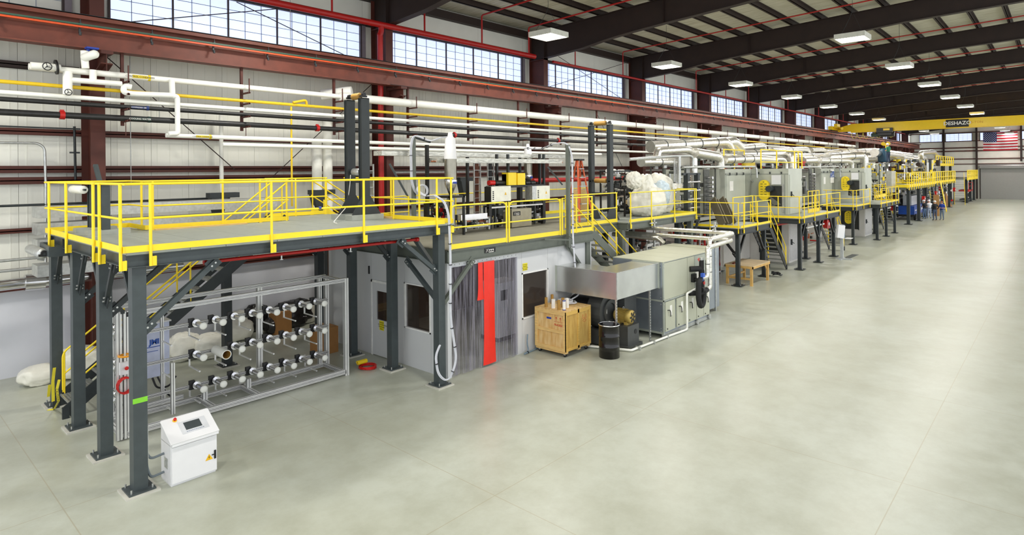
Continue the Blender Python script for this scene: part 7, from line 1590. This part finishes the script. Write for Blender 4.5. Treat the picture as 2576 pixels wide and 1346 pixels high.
# ================================================================= people
def person(label, x, y, z, rot, shirt, pants, H_=1.78, pose=0, helmet=True, cat='person', hair=None, skin=(206, 158, 128), shoes=(40, 34, 32), vest=None, sleeves_short=True):
    """standing figure: one continuous skinned body, clothing by region"""
    s = H_ / 1.78; V = []; E = []; Rr = []
    def add(p, r, par=None):
        V.append(Vector(p) * s); Rr.append((r * s, r * s)); i = len(V) - 1
        if par is not None: E.append((par, i))
        return i
    pel = add((0, 0, .95), .135); wa = add((0, .01, 1.1), .125, pel); ch = add((0, .01, 1.3), .155, wa); sh = add((0, .0, 1.43), .13, ch); nk = add((0, -.01, 1.52), .055, sh)
    hd = add((0, -.03 - (.05 if pose == 1 else 0), 1.62), .088, nk); ht = add((0, -.02 - (.05 if pose == 1 else 0), 1.71), .08, hd)
    for sgn in (-1, 1):
        hp = add((sgn * .1, 0, .88), .1, pel); kn = add((sgn * .115, -.01 if sgn * (pose + 1) > 0 else -.03, .49), .066, hp); an = add((sgn * .13, .02, .1), .043, kn); add((sgn * .15, -.13, .045), .035, an)
        so = add((sgn * .19, .0, 1.41), .068, sh)
        if pose == 0: el = add((sgn * .26, .03, 1.13), .045, so); wr = add((sgn * .25, -.06, .9), .032, el); hn = add((sgn * .245, -.09, .82), .036, wr)
        elif pose == 1: el = add((sgn * .27, .02, 1.14), .045, so); wr = add((sgn * .12, -.22, 1.12), .032, el); hn = add((sgn * .06, -.27, 1.14), .035, wr)
        else: el = add((sgn * .3, .08, 1.18), .045, so); wr = add((sgn * .2, -.04, 1.0), .032, el); hn = add((sgn * .15, -.06, .97), .036, wr)
    me = bpy.data.meshes.new('skel'); me.from_pydata([tuple(v) for v in V], E, []); o = bpy.data.objects.new('skel', me); C.objects.link(o)
    sk = o.modifiers.new('skin', 'SKIN'); lay = me.skin_vertices[0] if me.skin_vertices else None
    if lay is None: return
    for i, r in enumerate(Rr): lay.data[i].radius = r
    lay.data[0].use_root = True
    ss = o.modifiers.new('sub', 'SUBSURF'); ss.levels = 1; ss.render_levels = 1
    dg = bpy.context.evaluated_depsgraph_get(); dg.update(); m2 = bpy.data.meshes.new_from_object(o.evaluated_get(dg)); bpy.data.objects.remove(o)
    sk_m = mat('skin_tone_%d' % skin[0], skin, .5); sh_m = mat('shirt_%d_%d' % (shirt[0], shirt[2]), shirt, .7); pa_m = mat('trousers_%d_%d' % (pants[0], pants[2]), pants, .75); bo_m = mat('shoe_dark', shoes, .6)
    m2.materials.clear()
    for q in (sk_m, sh_m, pa_m, bo_m): m2.materials.append(q)
    for p in m2.polygons:
        c = p.center / s; p.use_smooth = True; arm = abs(c.x) > .2 or (pose and c.y < -.12 and c.z > .9)
        if c.z < .09: k = 3
        elif c.z < 1.0 and not (arm and c.z > .78): k = 2
        elif c.z > 1.5: k = 0
        elif arm and c.z < (1.2 if sleeves_short else .88) and (abs(c.x) > .21 or c.y < -.1): k = 0
        else: k = 1
        p.material_index = k
    t = thing('person', label, cat, (x, y, z)); b = bpy.data.objects.new('body', m2); C.objects.link(b); b.parent = t; WORLD[b.name] = Vector((x, y, z))
    def sub(name, mb, m):
        me_ = bpy.data.meshes.new(name); me_.from_pydata([tuple(Vector(v) * s) for v in mb.v], [], mb.f); me_.polygons.foreach_set('use_smooth', mb.sm); me_.materials.append(m); oo = bpy.data.objects.new(name, me_); C.objects.link(oo); oo.parent = t; WORLD[oo.name] = Vector((x, y, z))
    hy = -.03 - (.05 if pose == 1 else 0)
    sub('nose', MB().blob((0, hy - .1, 1.63), (.014, .02, .022), 8, 6, 0), sk_m)
    for sg in (-1, 1):
        sub('eye', MB().blob((sg * .033, hy - .085, 1.66), (.012, .01, .008), 8, 6, 0), BLACK); sub('ear', MB().blob((sg * .09, hy + .01, 1.64), (.012, .02, .03), 8, 6, 0), sk_m)
        hx = [V[i] for i in range(len(V))]; hnp = V[[i for i, v in enumerate(V) if False] or 0] if False else None
    # hands: palm is the end of the skinned arm; fingers
    ends = [V[i] / s for i in range(len(V)) if sum(1 for e in E if i in e) == 1 and .7 < V[i].z / s < 1.3]
    for k_, e in enumerate(ends):
        fg = MB(); sg = 1 if e.x > 0 else -1
        if pose == 0: d = Vector((0, -.15, -1)).normalized(); w = Vector((0, 1, 0))
        else: d = Vector((-sg * .8, -.5, 0)).normalized(); w = Vector((0, 0, 1))
        for j, L in enumerate((.075, .085, .08, .062)): a = e + w * (.026 - j * .017) + d * .02; fg.tube([a, a + d * L * .6, a + d * L * .95 + Vector((-sg * .012, 0, 0))], .0085, 6)
        fg.tube([e + w * .03, e + w * .05 + d * .03, e + w * .05 + d * .055], .0095, 6); sub('fingers', fg, sk_m)
    if helmet:
        hm = MB().lathe([(0, .135), (.05, .13), (.095, .1), (.118, .04), (.12, 0), (.15, -.01), (.15, -.016), (.11, -.012)], (0, hy, 1.68), n=20); sub('hard_hat', hm, CABW)
    if hair: sub('hair', MB().blob((0, hy + .025, 1.69), (.093, .1, .085), 14, 10, .06), mat('hair_%d' % hair[0], hair, .8))
    if vest: sub('vest', MB().box(-.19, .19, -.165, .185, 1.02, 1.42), mat('vest_green', vest, .6))
    sub('belt', MB().lathe([(.148, -.02), (.15, .02)], (0, .0, 1.0), n=18), BLACK)
    t.rotation_euler = (0, 0, rot); return t
JN = (92, 116, 150)
def gp(px, py): v = at(px, py, z=0); return v.x, v.y
x, y = gp(2326, 551); person('person in black shirt, jeans and white hard hat, seen from behind, leftmost of the group', x, y, 0, 2.5, (24, 24, 30), JN, 1.86, 1)
x, y = gp(2338, 550); person('person in white shirt and white hard hat standing behind the front man', x, y, 0, 2.2, (236, 238, 244), (168, 182, 206), 1.84, 1)
x, y = gp(2352, 555); person('person in long black top with white hard hat, hands on hips, seen from behind', x, y, 0, 2.3, (22, 24, 30), (70, 84, 112), 1.88, 2, sleeves_short=False)
x, y = gp(2370, 554); person('person in blue shirt and grey trousers without hat at the right of the group', x, y, 0, -2.0, (38, 74, 178), (112, 126, 146), 1.84, 1, helmet=False, hair=(150, 90, 60))
q = at(2235, 410, y=12.0); person('person in green shirt and white hard hat working on top of the ovens', q.x, q.y, q.z, 2.6, (44, 122, 92), (46, 60, 86), 1.8, 1)
one('work_platform', MB().box(q.x - .8, q.x + .8, q.y - .6, q.y + .6, q.z - .06, q.z - .0).box(q.x - .7, q.x - .6, q.y - .1, q.y + .1, 5.0, q.z - .06), OLIVE, 'small grating perch under the worker on the ovens', 'platform')
